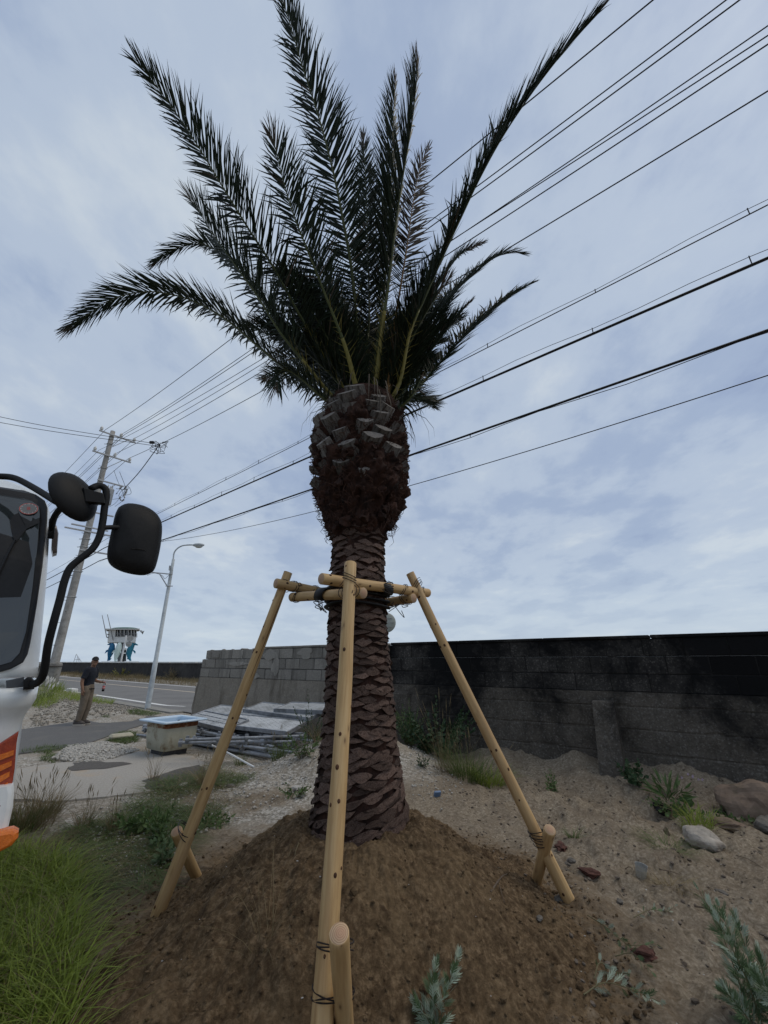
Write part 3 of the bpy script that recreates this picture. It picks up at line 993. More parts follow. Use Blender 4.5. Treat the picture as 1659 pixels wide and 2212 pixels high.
Z0, ZB, ZT = .28, 2.60, 4.05
nz, na = 250, 180
zz_ = np.linspace(Z0, ZT, nz); aa = np.linspace(0, 2 * math.pi, na, endpoint=False)
ZZ, AA = np.meshgrid(zz_, aa, indexing='ij')
cx, rr = trk(ZZ)
P3 = np.stack([np.cos(AA) * 2.2, np.sin(AA) * 2.2, ZZ * 4.5], -1)
bul = sstep(2.56, 2.72, ZZ + .07 * fbm(P3 * .8, 2, 3))
rr = rr - .028 * (1 - bul)
rr = rr + (1 - bul) * .012 * fbm(P3 * 3, 3, 7)
rr = rr + bul * (.080 * fbm(P3 * np.array([1.2, 1.2, 1.1]), 4, 13) + .05 * np.abs(fbm(P3 * np.array([3.2, 3.2, 2.2]), 3, 23)) + .018 * fbm(P3 * 12, 2, 29) - .03) * sstep(4.1, 3.8, ZZ)
V = np.stack([cx + rr * np.cos(AA), TRY + rr * np.sin(AA), ZZ], -1).reshape(-1, 3)
i = np.arange(nz - 1)[:, None] * na; j = np.arange(na)[None]; k = (j + 1) % na
mb = MB(); mb.add(V, np.stack([i + j, i + k, i + na + k, i + na + j], -1).reshape(-1, 4))
mb.f.append((np.arange((nz - 1) * na, nz * na)[None], 0))
trunk = mb.build('trunk', M_core, PALM, smooth=True)

# leaf-scar plates up the trunk, set in a spiral; a dozen shapes
def scale_mesh(seed):
    nu, nv = 11, 5; V = []
    R = random.Random(seed); sk = R.uniform(-.25, .25)
    up, dn = R.uniform(.75, 1.0), R.uniform(.85, 1.15)
    for j in range(nv):
        for i in range(nu):
            u = i / (nu - 1) * 2 - 1; v = j / (nv - 1) * 2 - 1
            lens = max(0.0, 1 - abs(u) ** 1.7) ** .95
            z = (v * (up if v > 0 else dn) * lens) * .5 + sk * u * .5 + .05 * math.sin(u * 5 + seed)
            out = (1 - abs(u) ** 4) * (1 - .55 * (v + 1) / 2) - .2 * abs(u) ** 5
            out += .22 * float(fbm(np.array([u * 3.1, v * 2.1, seed * 1.7]), 3, 4)) * (1 - u * u)
            V.append((out, u * .5, z))
    V = np.array(V)
    F = [(j * nu + i, j * nu + i + 1, (j + 1) * nu + i + 1, (j + 1) * nu + i) for j in range(nv - 1) for i in range(nu - 1)]
    # lower lip turned back into the trunk
    lip = V[:nu] + np.array([-.9, 0, .12]); n0 = len(V); V = np.vstack([V, lip])
    F += [(n0 + i, n0 + i + 1, i + 1, i) for i in range(nu - 1)]
    m = MB(); m.add(V, F); return m.mesh('bark_scale', M_scale, smooth=False), V, F


variants = [scale_mesh(s + 1) for s in range(12)]
specs = []
z = .40; k = 0
while z < 2.66:
    cx, r = trk(z); r = float(r)
    a = k * 2.39996
    wid = .178 * (r / .27) ** .6 * random.uniform(.78, 1.18); a += random.uniform(-.10, .10); hgt = (.058 if z > 1.0 else .058 + .020 * (1 - z)) * random.uniform(.65, 1.25)
    slant = .26 * (1 - sstep(.5, 1.2, z)) * random.uniform(.6, 1.3) + random.uniform(-.08, .10)
    specs.append((z + random.uniform(-.014, .014), a, float(cx), r, wid, hgt, slant, k % 12)); k += 1
    z += .0047 * (.27 / r) ** .75
# the 300 that face the camera most are parts of their own, the rest is one piece
cam_a = math.atan2(-TRY, -TRX)
order = sorted(range(len(specs)), key=lambda q: -math.cos(specs[q][1] - cam_a))
own = set(order[:300]); rest = MB()
tw = np.array(trunk.matrix_basis.translation) + np.array(PALM.location)
for q, (z, a, cx, r, wid, hgt, slant, vi) in enumerate(specs):
    er = np.array([math.cos(a), math.sin(a), 0]); et = np.array([-math.sin(a), math.cos(a), 0]); ez = np.array([0, 0, 1.])
    et2 = et * math.cos(slant) - ez * math.sin(slant) * -1; ez2 = np.cross(er, et2)
    A = np.stack([er * .025 * (r / .27) ** .4 * random.uniform(.7, 1.35) + ez * random.uniform(-.012, .012), et2 * wid, ez2 * hgt], 1)
    pos = np.array([cx, TRY, z]) + er * (r - .035)
    if q in own:
        Mx = Matrix([[A[i][j] for j in range(3)] + [pos[i] - tw[i]] for i in range(3)] + [[0, 0, 0, 1]])
        inst('bark_scale', variants[vi][0], trunk, Mx)
    else:
        rest.add(variants[vi][1] @ A.T + pos, variants[vi][2])
print('SCALES', len(specs))
if rest.n: tag(rest.build('bark_scales', M_scale, trunk), kind='stuff')

# brown fibre hanging and tangled on the swollen head of the trunk
mb = MB()
M_fib = pm('coarse_fibre', (.020, .0085, .0055), (.090, .043, .028), 20, .95, 0, coord='World')
for k in range(1500):
    a = random.uniform(0, 2 * math.pi); z = random.uniform(2.6, 3.95)
    cx, r = trk(z); r = float(r) + .015
    L_ = random.uniform(.05, .20); da = random.uniform(-1, 1) * L_ / r * .8; dz = random.uniform(-.6, .35) * L_
    pts = []
    for t in (0, .35, .7, 1):
        aa_ = a + da * t; rr_ = r + .05 * math.sin(t * 3.1) * random.uniform(-.2, 1.0)
        pts.append((float(cx) + rr_ * math.cos(aa_), TRY + rr_ * math.sin(aa_), z + dz * t - .02 * t * t))
    mb.add(*tube(pts, [.003, .0028, .002, .001], 3, False))
tag(mb.build('fibres', M_fib, PALM), kind='stuff')
# ragged flakes of old sheath at the underside of the head
mb = MB()
for k in range(70):
    a = random.uniform(0, 2 * math.pi); z = random.uniform(2.58, 3.45)
    cx, r = trk(z); r = float(r)
    s = random.uniform(.015, .06)
    c = np.array([float(cx) + (r - .01) * math.cos(a), TRY + (r + .01) * math.sin(a), z])
    mb.add(*lump(c, s, k * .77, .95, 1, (1, .6, .8)))
tag(mb.build('sheath_flakes', M_core, PALM), kind='stuff')

# cut leaf stubs round the head
M_stub = pm('cut_leaf_base', (.085, .076, .070), (.23, .212, .195), 22, .9, .6, 60, stretch=(1, 1, .2), rnd=.3, c3=(.030, .020, .016), s3=6, t3=(.5, .7))
M_cut = pm('sawn_leaf_base', (.16, .14, .125), (.30, .275, .25), 30, .9, .4, 80, rnd=.25, c3=(.09, .072, .06), s3=9, t3=(.5, .75))
def stub_mesh(seed):
    """old leaf base: thick lens in section, running out of the trunk, sawn off flat"""
    R = random.Random(seed); rings = []; sl, sl2 = R.uniform(-.12, .22), R.uniform(-.3, .3)
    O = [(-1, .10), (-.62, -.42), (0, -.60 - R.uniform(0, .15)), (.62, -.42), (1, .10), (.55, .30), (0, .36), (-.55, .30)]
    for t, sw in ((0, 1.12), (.55, 1.04), (1.0, 1.0)):
        q = [(u * sw * .5, v * sw * .5, t + ((sl * v * 1.2 + sl2 * u * .45) * .5 if t == 1 else 0)) for u, v in O]
        rings.append(np.array(q))
    V, F = loft(rings)
    m = MB(); m.add(V, F[:-1], 0); m.f.append((np.array([F[-1]]), 1)); return m.mesh('leaf_stub', [M_stub, M_cut])


stubs = [stub_mesh(s) for s in range(9)]
for k in range(72):
    z = 2.98 + (k / 71) ** .8 * .86
    a = k * 2.39996 + random.uniform(-.16, .16)
    cx, r = trk(z); r = float(r); lowf = 1 - (z - 2.98) / .86
    er = np.array([math.cos(a), math.sin(a), 0.])
    tilt = .95 - .35 * (1 - lowf) ** 3 + random.uniform(-.2, .22); yaw = random.uniform(-.22, .22)
    dx_ = np.array([-math.sin(a), math.cos(a), 0.]); er2 = er * math.cos(yaw) + dx_ * math.sin(yaw)
    dz = nrm(er2 * math.sin(tilt) + np.array([0, 0, 1.]) * math.cos(tilt)); dx_ = nrm(np.cross(np.array([0, 0, 1.]), dz)); dy_ = np.cross(dz, dx_)
    s = np.array([.178, .135, .150]) * random.uniform(.8, 1.18) * (1 if lowf < .75 else .85)
    A = np.stack([dx_ * s[0], dy_ * s[1], dz * s[2]], 1)
    pos = np.array([float(cx), TRY, z]) + er * (r - .085)
    pl = np.array(PALM.location)
    inst('leaf_stub', stubs[k % 9], PALM, Matrix([[A[i][j] for j in range(3)] + [pos[i] - pl[i]] for i in range(3)] + [[0, 0, 0, 1]]))

# fronds -----------------------------------------------------------
M_leaf = pm('palm_leaflet', (.010, .019, .011), (.028, .043, .024), 14, .55, 0, coord='World', spec=.22, trans=.06)
M_leafdry = pm('dry_leaflet', (.055, .042, .03), (.12, .095, .07), 14, .7, 0, coord='World', trans=.10)
M_rach = pm('rachis_green', (.05, .065, .02), (.095, .105, .036), 5, .5, .1, 40, coord='World')
M_rachY = pm('petiole_yellow', (.16, .14, .034), (.25, .205, .048), 5, .5, .1, 40, coord='World', c3=(.11, .12, .033), s3=2)
M_rachB = pm('petiole_orange', (.15, .075, .022), (.23, .125, .035), 8, .55, .1, 40, coord='World')


def frond(px, Y0, Y1, Lf=.44, twist=0.0, tight=1.0, m=None, mr=None, dens=1.0, dryt=.0, start=.20, vee=.35, seed=0, ease=1.0, sides=(1, 1), hang=.10, pts=None, rad=.024, spines=True):
    R = np.random.default_rng(seed)
    m = m or M_leaf; mr = mr or M_rach
    if pts is None:
        d = np.concatenate([[0], np.cumsum(np.linalg.norm(np.diff(np.array(px, float), axis=0), axis=1))]); d /= d[-1]
        pts = [PY(x, y, Y0 + (Y1 - Y0) * (t ** ease)) for (x, y), t in zip(px, d)]
    hb = np.array([TRX + .04, TRY, 3.72]); p0 = np.asarray(pts[0], float); pts = [p0 + (hb - p0) * .62] + list(pts)
    C = smooth_path(pts, 76)
    seg = np.linalg.norm(np.diff(C, axis=0), axis=1); D = np.concatenate([[0], np.cumsum(seg)]); Ltot = D[-1]; s_ = D / Ltot
    e = MB()
    e.add(*tube(C[:22], np.interp(s_[:22], [0, .06, .3], [rad * 1.9, rad * 1.25, rad * .72]), 7, True, flat=.62), 1)
    e.add(*tube(C[21:], np.interp(s_[21:], [.28, .6, 1], [rad * .74, rad * .42, rad * .08]), 6, False, flat=.75), 0)
    base = C[0]
    fr = e.build('frond', [M_rach if mr is not M_rachB else M_rachB, mr], PALM, smooth=True, loc=base)
    T = nrm(np.gradient(C, axis=0))
    n = int(dens * Ltot * (1 - start) / .0142); Lf = Lf * 1.22
    q = np.linspace(start, .995, n); L1 = MB()
    for sd in (1, -1):
        if not sides[0 if sd > 0 else 1]: continue
        s = np.clip(q + R.uniform(-.004, .004, n), 0, 1)
        p = np.stack([np.interp(s, s_, C[:, k]) for k in range(3)], -1); t = nrm(np.stack([np.interp(s, s_, T[:, k]) for k in range(3)], -1))
        S = nrm(np.cross(t, np.array([0, 0, 1.])[None])); N = np.cross(S, t)
        cw, sw_ = math.cos(twist), math.sin(twist)
        S, N = S * cw + N * sw_, N * cw - S * sw_
        f = (s - start) / (1 - start)
        al = np.radians(np.interp(f, [0, .15, .5, .85, 1], [70, 58, 46, 33, 14]) * tight + R.normal(0, 5, n))
        be = vee + R.choice([-.16, .0, .2], n) + R.normal(0, .08, n)
        dr = t * np.cos(al)[:, None] + (S * sd * np.cos(be)[:, None] + N * np.sin(be)[:, None]) * np.sin(al)[:, None]
        l = Lf * np.interp(f, [0, .1, .35, .7, .92, 1], [.45, .75, 1, .85, .55, .34]) * R.uniform(.86, 1.1, n)
        w = .0180 * np.interp(f, [0, .2, .7, 1], [.65, 1, .9, .55]) * R.uniform(.8, 1.15, n)
        wd = nrm(t - dr * np.sum(t * dr, 1, keepdims=True)); nn = np.cross(dr, wd)
        rl = R.normal(0, .45, n)
        wd = wd * np.cos(rl)[:, None] + nn * np.sin(rl)[:, None]; nn = np.cross(dr, wd)
        g = hang * R.uniform(.3, 1.7, n); cur = R.normal(0, .07, n); cu2 = R.normal(0, .16, n) * (R.random(n) < .3)
        K = [0, .22, .5, .78, 1.0]; W = [.55, 1, .92, .55, .04]
        rows = []
        for kk, ww in zip(K, W):
            c = p + dr * (l * kk)[:, None] + np.array([0, 0, -1.])[None] * (g * l * kk ** 2)[:, None] + wd * (cur * l * kk ** 2 + cu2 * l * max(0, kk - .5) ** 2 * 3)[:, None]
            h = (w * ww * .5)[:, None]
            rows += [c - wd * h, c + nn * h * .55, c + wd * h]
        Vv = np.stack(rows, 1).reshape(-1, 3)
        fc = []
        for a_ in range(4):
            o = a_ * 3; fc += [[o, o + 1, o + 4, o + 3], [o + 1, o + 2, o + 5, o + 4]]
        FF = (np.array(fc)[None] + (np.arange(n) * 15)[:, None, None])
        dry = (f > 1 - dryt) | (R.random(n) < .02 + .1 * dryt)
        n0 = L1.n
        L1.v.append(Vv); L1.n += len(Vv)
        if (~dry).any(): L1.f.append((FF[~dry].reshape(-1, 4) + n0, 0))
        if dry.any(): L1.f.append((FF[dry].reshape(-1, 4) + n0, 1))
    tag(L1.build('leaflets', [m, M_leafdry], fr), kind='stuff')
    if spines:
        S1 = MB(); k = int(14 * dens)
        for sd in (1, -1):
            for s in np.linspace(.07, start + .03, k):
                p = np.array([np.interp(s, s_, C[:, a]) for a in range(3)]); t = nrm(np.array([np.interp(s, s_, T[:, a]) for a in range(3)]))
                S = nrm(np.cross(t, np.array([0, 0, 1.]))); N = np.cross(S, t)
                d = nrm(t * R.uniform(.5, 1.1) + S * sd * R.uniform(.5, 1) + N * R.uniform(-.5, .7)); l = R.uniform(.08, .20)
                S1.add(*tube([p, p + d * l * .5, p + d * l], [.0036, .0027, .0004], 4, False))
        S1.build('spines', M_rachY, fr)
    return fr


B0, B1 = TRY - .16, TRY + .14
F_ = [
    # picture path of the midrib, distance at base and tip, options
    ([(697, 856), (650, 824), (606, 789), (541, 734), (487, 689), (430, 656), (387, 640), (328, 630), (275, 636), (234, 650), (185, 683), (146, 712)], B0 + .1, 3.35, dict(Lf=0.36, tight=0.9, hang=.16, vee=.25, dryt=.03)),
    ([(712, 850), (660, 786), (606, 719), (556, 640), (506, 570), (457, 501), (425, 448), (405, 425)], B0, 2.75, dict(Lf=.44, mr=M_rachY, start=.30, hang=.12, dryt=.05)),
    ([(728, 812), (655, 694), (586, 570), (541, 501), (477, 397), (407, 283), (343, 193), (293, 129)], B0 + .05, 2.05, dict(Lf=.41, mr=M_rachY, start=.24, hang=.06)),
    ([(690, 845), (640, 760), (560, 640), (500, 570), (440, 527), (387, 533), (330, 570)], B1, 3.9, dict(Lf=0.34, tight=0.8, hang=.18, dryt=.02)),
    ([(766, 825), (752, 770), (735, 719), (700, 630), (670, 555), (635, 466), (611, 387), (593, 312), (582, 285)], B0 - .1, 2.35, dict(Lf=.40, mr=M_rachY, start=.36, dryt=.10, hang=.08)),
    ([(776, 800), (770, 690), (759, 580), (740, 471), (720, 372), (690, 258), (655, 149), (620, 30), (598, -40)], B0 + .05, 1.95, dict(tight=0.88, Lf=.43, start=.26, hang=.05)),
    ([(785, 810), (797, 700), (795, 560), (791, 420), (787, 340), (783, 290)], B1, 3.1, dict(tight=0.78, Lf=0.36, start=.2, hang=.05, dryt=.08)),
    ([(812, 825), (826, 709), (841, 595), (856, 476), (871, 377), (891, 258), (900, 175), (902, 125)], B0 - .05, 2.35, dict(tight=0.74, Lf=.44, mr=M_rachY, start=.30, twist=-.95, dryt=.06, hang=.04)),
    ([(806, 810), (822, 690), (838, 540), (845, 400), (849, 270), (854, 165)], B0 + .1, 2.75, dict(tight=0.72, Lf=.40, start=.24, twist=-.75, dryt=.04, hang=.03)),
    ([(838, 840), (846, 744), (862, 640), (878, 540), (892, 440), (908, 360), (926, 318)], B0, 3.05, dict(tight=0.75, Lf=.32, mr=M_rachB, start=.42, m=None, dryt=.75, twist=.6, dens=.7)),
    ([(862, 830), (886, 719), (925, 625), (960, 546), (995, 471), (1035, 387), (1084, 298), (1144, 208), (1208, 124), (1268, 55), (1300, 18)], B0 + .05, 1.85, dict(tight=0.76, Lf=.42, mr=M_rachY, start=.22, twist=-1.0, dryt=.03, hang=.03)),
    ([(872, 840), (898, 770), (925, 719), (970, 645), (1010, 605), (1064, 560), (1104, 546), (1128, 548)], B1, 4.25, dict(tight=0.68, Lf=0.36, twist=-.5, hang=.10)),
    ([(880, 866), (925, 813), (960, 774), (1010, 719), (1069, 665), (1119, 630), (1150, 612)], B0 + .15, 4.1, dict(tight=0.62, Lf=0.36, twist=-.5, hang=.08, dryt=.04)),
    ([(866, 835), (900, 720), (940, 630), (985, 560), (1020, 536), (1046, 524)], B1, 4.6, dict(tight=0.7, Lf=0.34, hang=.12, dryt=.14)),
    ([(872, 845), (915, 780), (960, 719), (995, 675), (1020, 648)], B1, 4.2, dict(tight=0.6, Lf=0.28, hang=.14, dryt=.2)),
    ([(700, 862), (655, 822), (622, 800), (603, 806), (597, 838)], B0, 3.3, dict(Lf=.26, hang=.5, dryt=.1)),
    ([(878, 868), (898, 842), (908, 820), (912, 812)], B0, 3.35, dict(Lf=.22, hang=.8, dryt=.1)),
]
for k, (px, y0, y1, kw) in enumerate(F_):
    frond(px, y0, y1, seed=100 + k, **kw)
# the inner and far side of the crown
R = random.Random(11)
inner = [(-15, 1.25, 1.9, .5), (25, 1.15, 2.3, .5), (65, .8, 2.5, .5), (100, .75, 2.6, .5), (140, .85, 2.5, .55), (170, 1.0, 2.1, .6), (-150, 1.15, 1.8, .6), (205, 1.2, 2.0, .7), (80, 1.25, 2.3, .4), (120, 1.3, 2.2, .4), (50, 1.3, 2.2, .4),
         (-170, .95, 1.5, .6), (160, 1.0, 1.6, .6), (185, 1.0, 1.4, .6), (70, 1.4, 2.0, .3), (110, 1.42, 1.9, .3), (-10, 1.3, 1.8, .4), (35, 1.15, 2.7, .45), (60, 1.05, 2.9, .5), (85, 1.1, 2.8, .45), (108, 1.15, 2.9, .45), (130, 1.1, 2.8, .5), (152, 1.2, 2.6, .5), (20, 1.25, 2.4, .45), (165, 1.3, 2.3, .45), (-150, 1.32, 2.0, .4), (-25, 1.3, 2.0, .45), (90, 1.0, 1.6, .5), (40, 1.1, 1.5, .5), (135, 1.1, 1.5, .5), (95, 1.3, 1.4, .4)]
for _ in range(18): inner.append((R.uniform(40, 150), R.uniform(.95, 1.42), R.uniform(1.6, 2.7), R.uniform(.3, .55)))
for k, (az, el, Ln, dp) in enumerate(inner):
    a = math.radians(az); b = np.array([TRX + .05 + .17 * math.cos(a), TRY + .17 * math.sin(a), 4.02]); pts = []
    for t in np.linspace(0, 1, 8):
        rr_ = Ln * t * math.cos(el) * (1 + .15 * t); zz2 = Ln * (t * math.sin(el) - dp * .42 * t * t)
        pts.append(b + np.array([rr_ * math.cos(a), rr_ * math.sin(a), zz2]))
    frond(None, 0, 0, Lf=.42, seed=300 + k, pts=pts, dens=1.25, spines=False, start=.07, hang=.14, dryt=.03 if k % 4 else .15, mr=M_rachY if k % 3 == 0 else None, rad=.017, twist=R.uniform(-.4, .4))
# torn, dangling dry strips under the crown
mb = MB()
for k in range(46):
    a = random.uniform(0, 2 * math.pi); r = random.uniform(.3, .46); z = random.uniform(3.85, 4.1)
    p = np.array([TRX + .04 + r * math.cos(a), TRY + r * math.sin(a), z]); L_ = random.uniform(.12, .42)
    o = np.array([math.cos(a), math.sin(a), 0]) * random.uniform(.05, .22)
    mb.add(*tube([p, p + o * .6 + [0, 0, -L_ * .2], p + o + [0, 0, -L_ * .6], p + o * 1.05 + [0, 0, -L_]], [.004, .005, .004, .001], 4, False, flat=.3))
tag(mb.build('dry_strips', M_leafdry, PALM), kind='stuff')

# ================================================================== timber support
def wood_mat():
    m, N, L, b = mat_new('peeled_log')
    v = coords(N, L, 'Object', (1, 1, .07))
    oi = N.new('ShaderNodeObjectInfo')
    ad = N.new('ShaderNodeVectorMath'); ad.operation = 'ADD'
    cb = N.new('ShaderNodeCombineXYZ'); ml = N.new('ShaderNodeMath'); ml.operation = 'MULTIPLY'; ml.inputs[1].default_value = 13
    L.new(oi.outputs['Random'], ml.inputs[0])
    for k in range(3): L.new(ml.outputs[0], cb.inputs[k])
    L.new(v, ad.inputs[0]); L.new(cb.outputs[0], ad.inputs[1])
    n1 = noise_node(N, L, ad.outputs[0], 42, 8, .6, .3)
    c = ramp_node(N, L, n1.outputs[0], [(.25, (.36, .215, .09)), (.5, (.51, .335, .155)), (.75, (.62, .44, .23))]).outputs[0]
    n2 = noise_node(N, L, ad.outputs[0], 7, 6, .6, .5)
    c = mix_node(N, L, ramp_node(N, L, n2.outputs[0], [(.5, 0.), (.72, .65)]).outputs[0], c, (.30, .19, .10))
    v2 = coords(N, L, 'Object', (1, 1, .42))
    ad2 = N.new('ShaderNodeVectorMath'); ad2.operation = 'ADD'; L.new(v2, ad2.inputs[0]); L.new(cb.outputs[0], ad2.inputs[1])
    vo = N.new('ShaderNodeTexVoronoi'); vo.inputs['Scale'].default_value = 15; L.new(ad2.outputs[0], vo.inputs['Vector'])
    kn = ramp_node(N, L, vo.outputs['Distance'], [(.0, .8), (.06, .6), (.12, .2), (.25, 0.)]).outputs[0]
    c = mix_node(N, L, kn, c, (.075, .030, .014))
    r = N.new('ShaderNodeMapRange'); r.inputs[3].default_value = .84; r.inputs[4].default_value = 1.08
    L.new(oi.outputs['Random'], r.inputs[0]); c = mix_node(N, L, 1.0, c, r.outputs[0], 'MULTIPLY')
    L.new(c, b.inputs['Base Color']); b.inputs['Roughness'].default_value = .62; b.inputs['Specular IOR Level'].default_value = .35
    bp = N.new('ShaderNodeBump'); bp.inputs['Strength'].default_value = .35; bp.inputs['Distance'].default_value = .004
    L.new(n1.outputs[0], bp.inputs['Height']); L.new(bp.outputs[0], b.inputs['Normal'])
    return m


def end_mat():
    m, N, L, b = mat_new('log_end')
    t = N.new('ShaderNodeTexCoord'); mp = N.new('ShaderNodeMapping'); mp.inputs['Scale'].default_value = (1, 1, 0); L.new(t.outputs['Object'], mp.inputs[0])
    w = N.new('ShaderNodeTexWave'); w.wave_type = 'RINGS'; w.rings_direction = 'SPHERICAL'; w.inputs['Scale'].default_value = 42; w.inputs['Distortion'].default_value = 3.0
    w.inputs['Detail'].default_value = 3; L.new(mp.outputs[0], w.inputs['Vector'])
    c = ramp_node(N, L, w.outputs[0], [(0., (.32, .20, .115)), (1., (.50, .36, .23))]).outputs[0]
    gr = N.new('ShaderNodeVectorMath'); gr.operation = 'LENGTH'; L.new(mp.outputs[0], gr.inputs[0])
    c = mix_node(N, L, ramp_node(N, L, gr.outputs['Value'], [(.016, .5), (.03, 0.)]).outputs[0], c, (.36, .19, .12))
    L.new(c, b.inputs['Base Color']); b.inputs['Roughness'].default_value = .8
    return m


M_log, M_end = wood_mat(), end_mat()
M_wire = pm('black_wire', (.010, .008, .008), (.03, .02, .017), 30, .6, 0)
M_band = pm('black_rubber', (.008, .008, .009), (.016, .016, .017), 20, .55, .1)
FRAME = tag(empty('timber_support', (TRX, TRY, .2)), 'peeled log brace frame with four legs wired round the palm trunk', 'tree support')


def log(name, a, b, r0, r1, label=None, seed=0, cutz=None):
    a, b = np.asarray(a, float), np.asarray(b, float); L_ = np.linalg.norm(b - a)
    n, sg = 26, 20; rings = []
    for i in range(n):
        t = i / (n - 1); r = r0 + (r1 - r0) * t
        an = np.arange(sg) * 2 * math.pi / sg
        w = 1 + .035 * fbm(np.stack([np.cos(an) * .8, np.sin(an) * .8, np.full(sg, t * L_ * 2.5 + seed * 3)], -1), 3, 3)
        bx = .006 * math.sin(t * 3.1 + seed) * L_
        e = 1 - (.07 if i in (0, n - 1) else 0)
        zoff = t * L_
        rings.append(np.stack([r * e * w * np.cos(an) + bx, r * e * w * np.sin(an), np.full(sg, zoff)], -1))
    rings.insert(1, rings[0] / np.array([.93, .93, 1]) + np.array([0, 0, .004])); rings.insert(-1, rings[-1] / np.array([.93, .93, 1]) - np.array([0, 0, .004]))
    V, F = loft(rings)
    A = frame(b - a); mb = MB(); mb.add(V, F[:-2], 0); 
    nn = len(V)
    mb.f.append((np.array([F[-2]]), 1)); mb.f.append((np.array([F[-1]]), 1))
    me = mb.mesh(name, [M_log, M_end], smooth=True)
    pl = np.array(FRAME.location)
    o = inst(name, me, FRAME, Matrix([[A[i][j] for j in range(3)] + [a[i] - pl[i]] for i in range(3)] + [[0, 0, 0, 1]]))
    if label: o['label'] = label
    R = random.Random(seed * 7 + 3); t = R.uniform(.05, .12); ph = R.uniform(0, 6.28)
    while t * L_ < L_ - .04 and name != 'stake':                 # branch knots, a few to each whorl
        for _ in range(R.choice((1, 2, 2, 3))):
            an = ph + R.uniform(-1.2, 1.2) + R.choice((0, 2.1, 4.2)); tt = min(.985, t + R.uniform(-.008, .008)); r = (r0 + (r1 - r0) * tt) * .985
            s = R.uniform(.0055, .0105); nx = Vector((math.cos(an), math.sin(an), 0)); ty = Vector((-math.sin(an), math.cos(an), 0))
            K = Matrix(((ty.x * s, 0, nx.x * .004, nx.x * r + .006 * math.sin(tt * 3.1 + seed) * L_), (ty.y * s, 0, nx.y * .004, nx.y * r), (0, s * 1.35, 0, tt * L_), (0, 0, 0, 1)))
            inst('knot', KNOT, o, K)
        t += R.uniform(.14, .30) / L_; ph += R.uniform(.6, 2.4)
    return o


M_knot = pm('knot', (.040, .016, .008), (.12, .055, .025), .9, .7, 0, rnd=.4)
_k = MB(); _k.add(*lathe([(1.0, -.5), (.95, .2), (.7, .75), (.25, 1.0), (.02, 1.0)], (0, 0, 0), 10)); KNOT = _k.mesh('knot', M_knot, smooth=True)


def wire(pts, r=.0024, n=40, parent=None, name='wire_tie'):
    mb = MB(); mb.add(*tube(smooth_path(pts, n), r, 5)); return mb.build(name, M_wire, parent or FRAME)


def tie(c, ax, r, turns=2.3, pitch=.018, seed=0, r2=None, ax2=None):
    """wire wound round a log (optionally round two crossing logs)"""
    R = random.Random(seed); A = frame(ax); pts = []
    for t in np.linspace(0, turns, int(turns * 12)):
        an = t * 2 * math.pi
        pts.append(np.asarray(c) + A[:, 0] * math.cos(an) * (r + .004) + A[:, 1] * math.sin(an) * (r + .004) * (r2 or 1) + A[:, 2] * ((t - turns / 2) * pitch + .03 * math.sin(an + seed)))
    e = pts[-1]
    pts += [e + np.array([R.uniform(-.03, .03), R.uniform(-.03, 0), -R.uniform(.01, .05)]), e + np.array([R.uniform(-.06, .06), R.uniform(-.03, .01), -R.uniform(.02, .08)])]
    return wire(pts, .0028, len(pts) * 2)


LT = {}     # leg tops and feet
LT['near'] = (PY(757, 1216, 2.97), PY(693, 2205, 2.40))
LT['left'] = (PY(626, 1237, 3.56), PY(343, 1955, 3.56))
LT['right'] = (PY(889, 1236, 3.66), PY(1212, 1918, 3.80))
LT['back'] = (np.array([-.16, 4.15, 2.27]), np.array([-.13, 5.05, -.05]))
for k, (nm_, lb, r0, r1) in enumerate((('near', 'thick front leg nearest the camera', .050, .042), ('left', 'leg leaning in from the left', .045, .037), ('right', 'leg leaning in from the right', .045, .037), ('back', None, .044, .038))):
    t, f = LT[nm_]; d = nrm(f - t)
    log('leg', f + d * .25, t, r0, r1, lb, k)
bars = [(PY(693, 1250, 2.96), PY(925, 1281, 3.78), .041, .039), (PY(786, 1281, 3.02), PY(630, 1290, 3.60), .041, .038),
        (PY(596, 1259, 3.47), np.array([-.02, 4.22, 2.10]), .042, .038), (PY(895, 1292, 3.60), np.array([-.34, 4.20, 2.06]), .040, .037)]
for k, (a, b, r0, r1) in enumerate(bars):
    log('crossbar', a, b, r0, r1, None, k + 9)
# drying cracks along two legs
for nm_, q0, q1, an in (('near', .35, .98, -1.0), ('left', .05, .55, -.9), ('right', .2, .7, -1.9)):
    t, f = LT[nm_]; A = frame(t - f); pts = []
    for q in np.linspace(q0, q1, 40):
        a_ = an + .12 * math.sin(q * 9); r = np.interp(q, [0, 1], [.0405 if nm_ == 'near' else .0355, .0475 if nm_ == 'near' else .043])
        pts.append(t + (f - t) * q + (A[:, 0] * math.cos(a_) + A[:, 1] * math.sin(a_)) * r)
    mb = MB(); mb.add(*tube(pts, np.interp(np.linspace(0, 1, 40), [0, .2, .8, 1], [.0006, .0022, .0022, .0006]), 4, False)); mb.build('crack', M_knot, FRAME)
# short stakes driven beside each foot
def GA(x, y):
    p = PZ(x, y, .1)
    for _ in range(5): p = PZ(x, y, float(top_h(p[0], p[1])))
    return p
stk = [(PY(735, 2016, 2.16), PY(742, 2200, 2.44), .041), (PY(382, 1795, 3.69), GA(424, 1893), .040), (PY(1188, 1792, 3.62), GA(1160, 1903), .041), (np.array([-.05, 4.85, .52]), np.array([-.18, 4.75, -.1]), .043)]
for k, (t, b, r) in enumerate(stk):
    d = nrm(b - t); log('stake', b + d * .30, t, r * .95, r, None, k + 20)
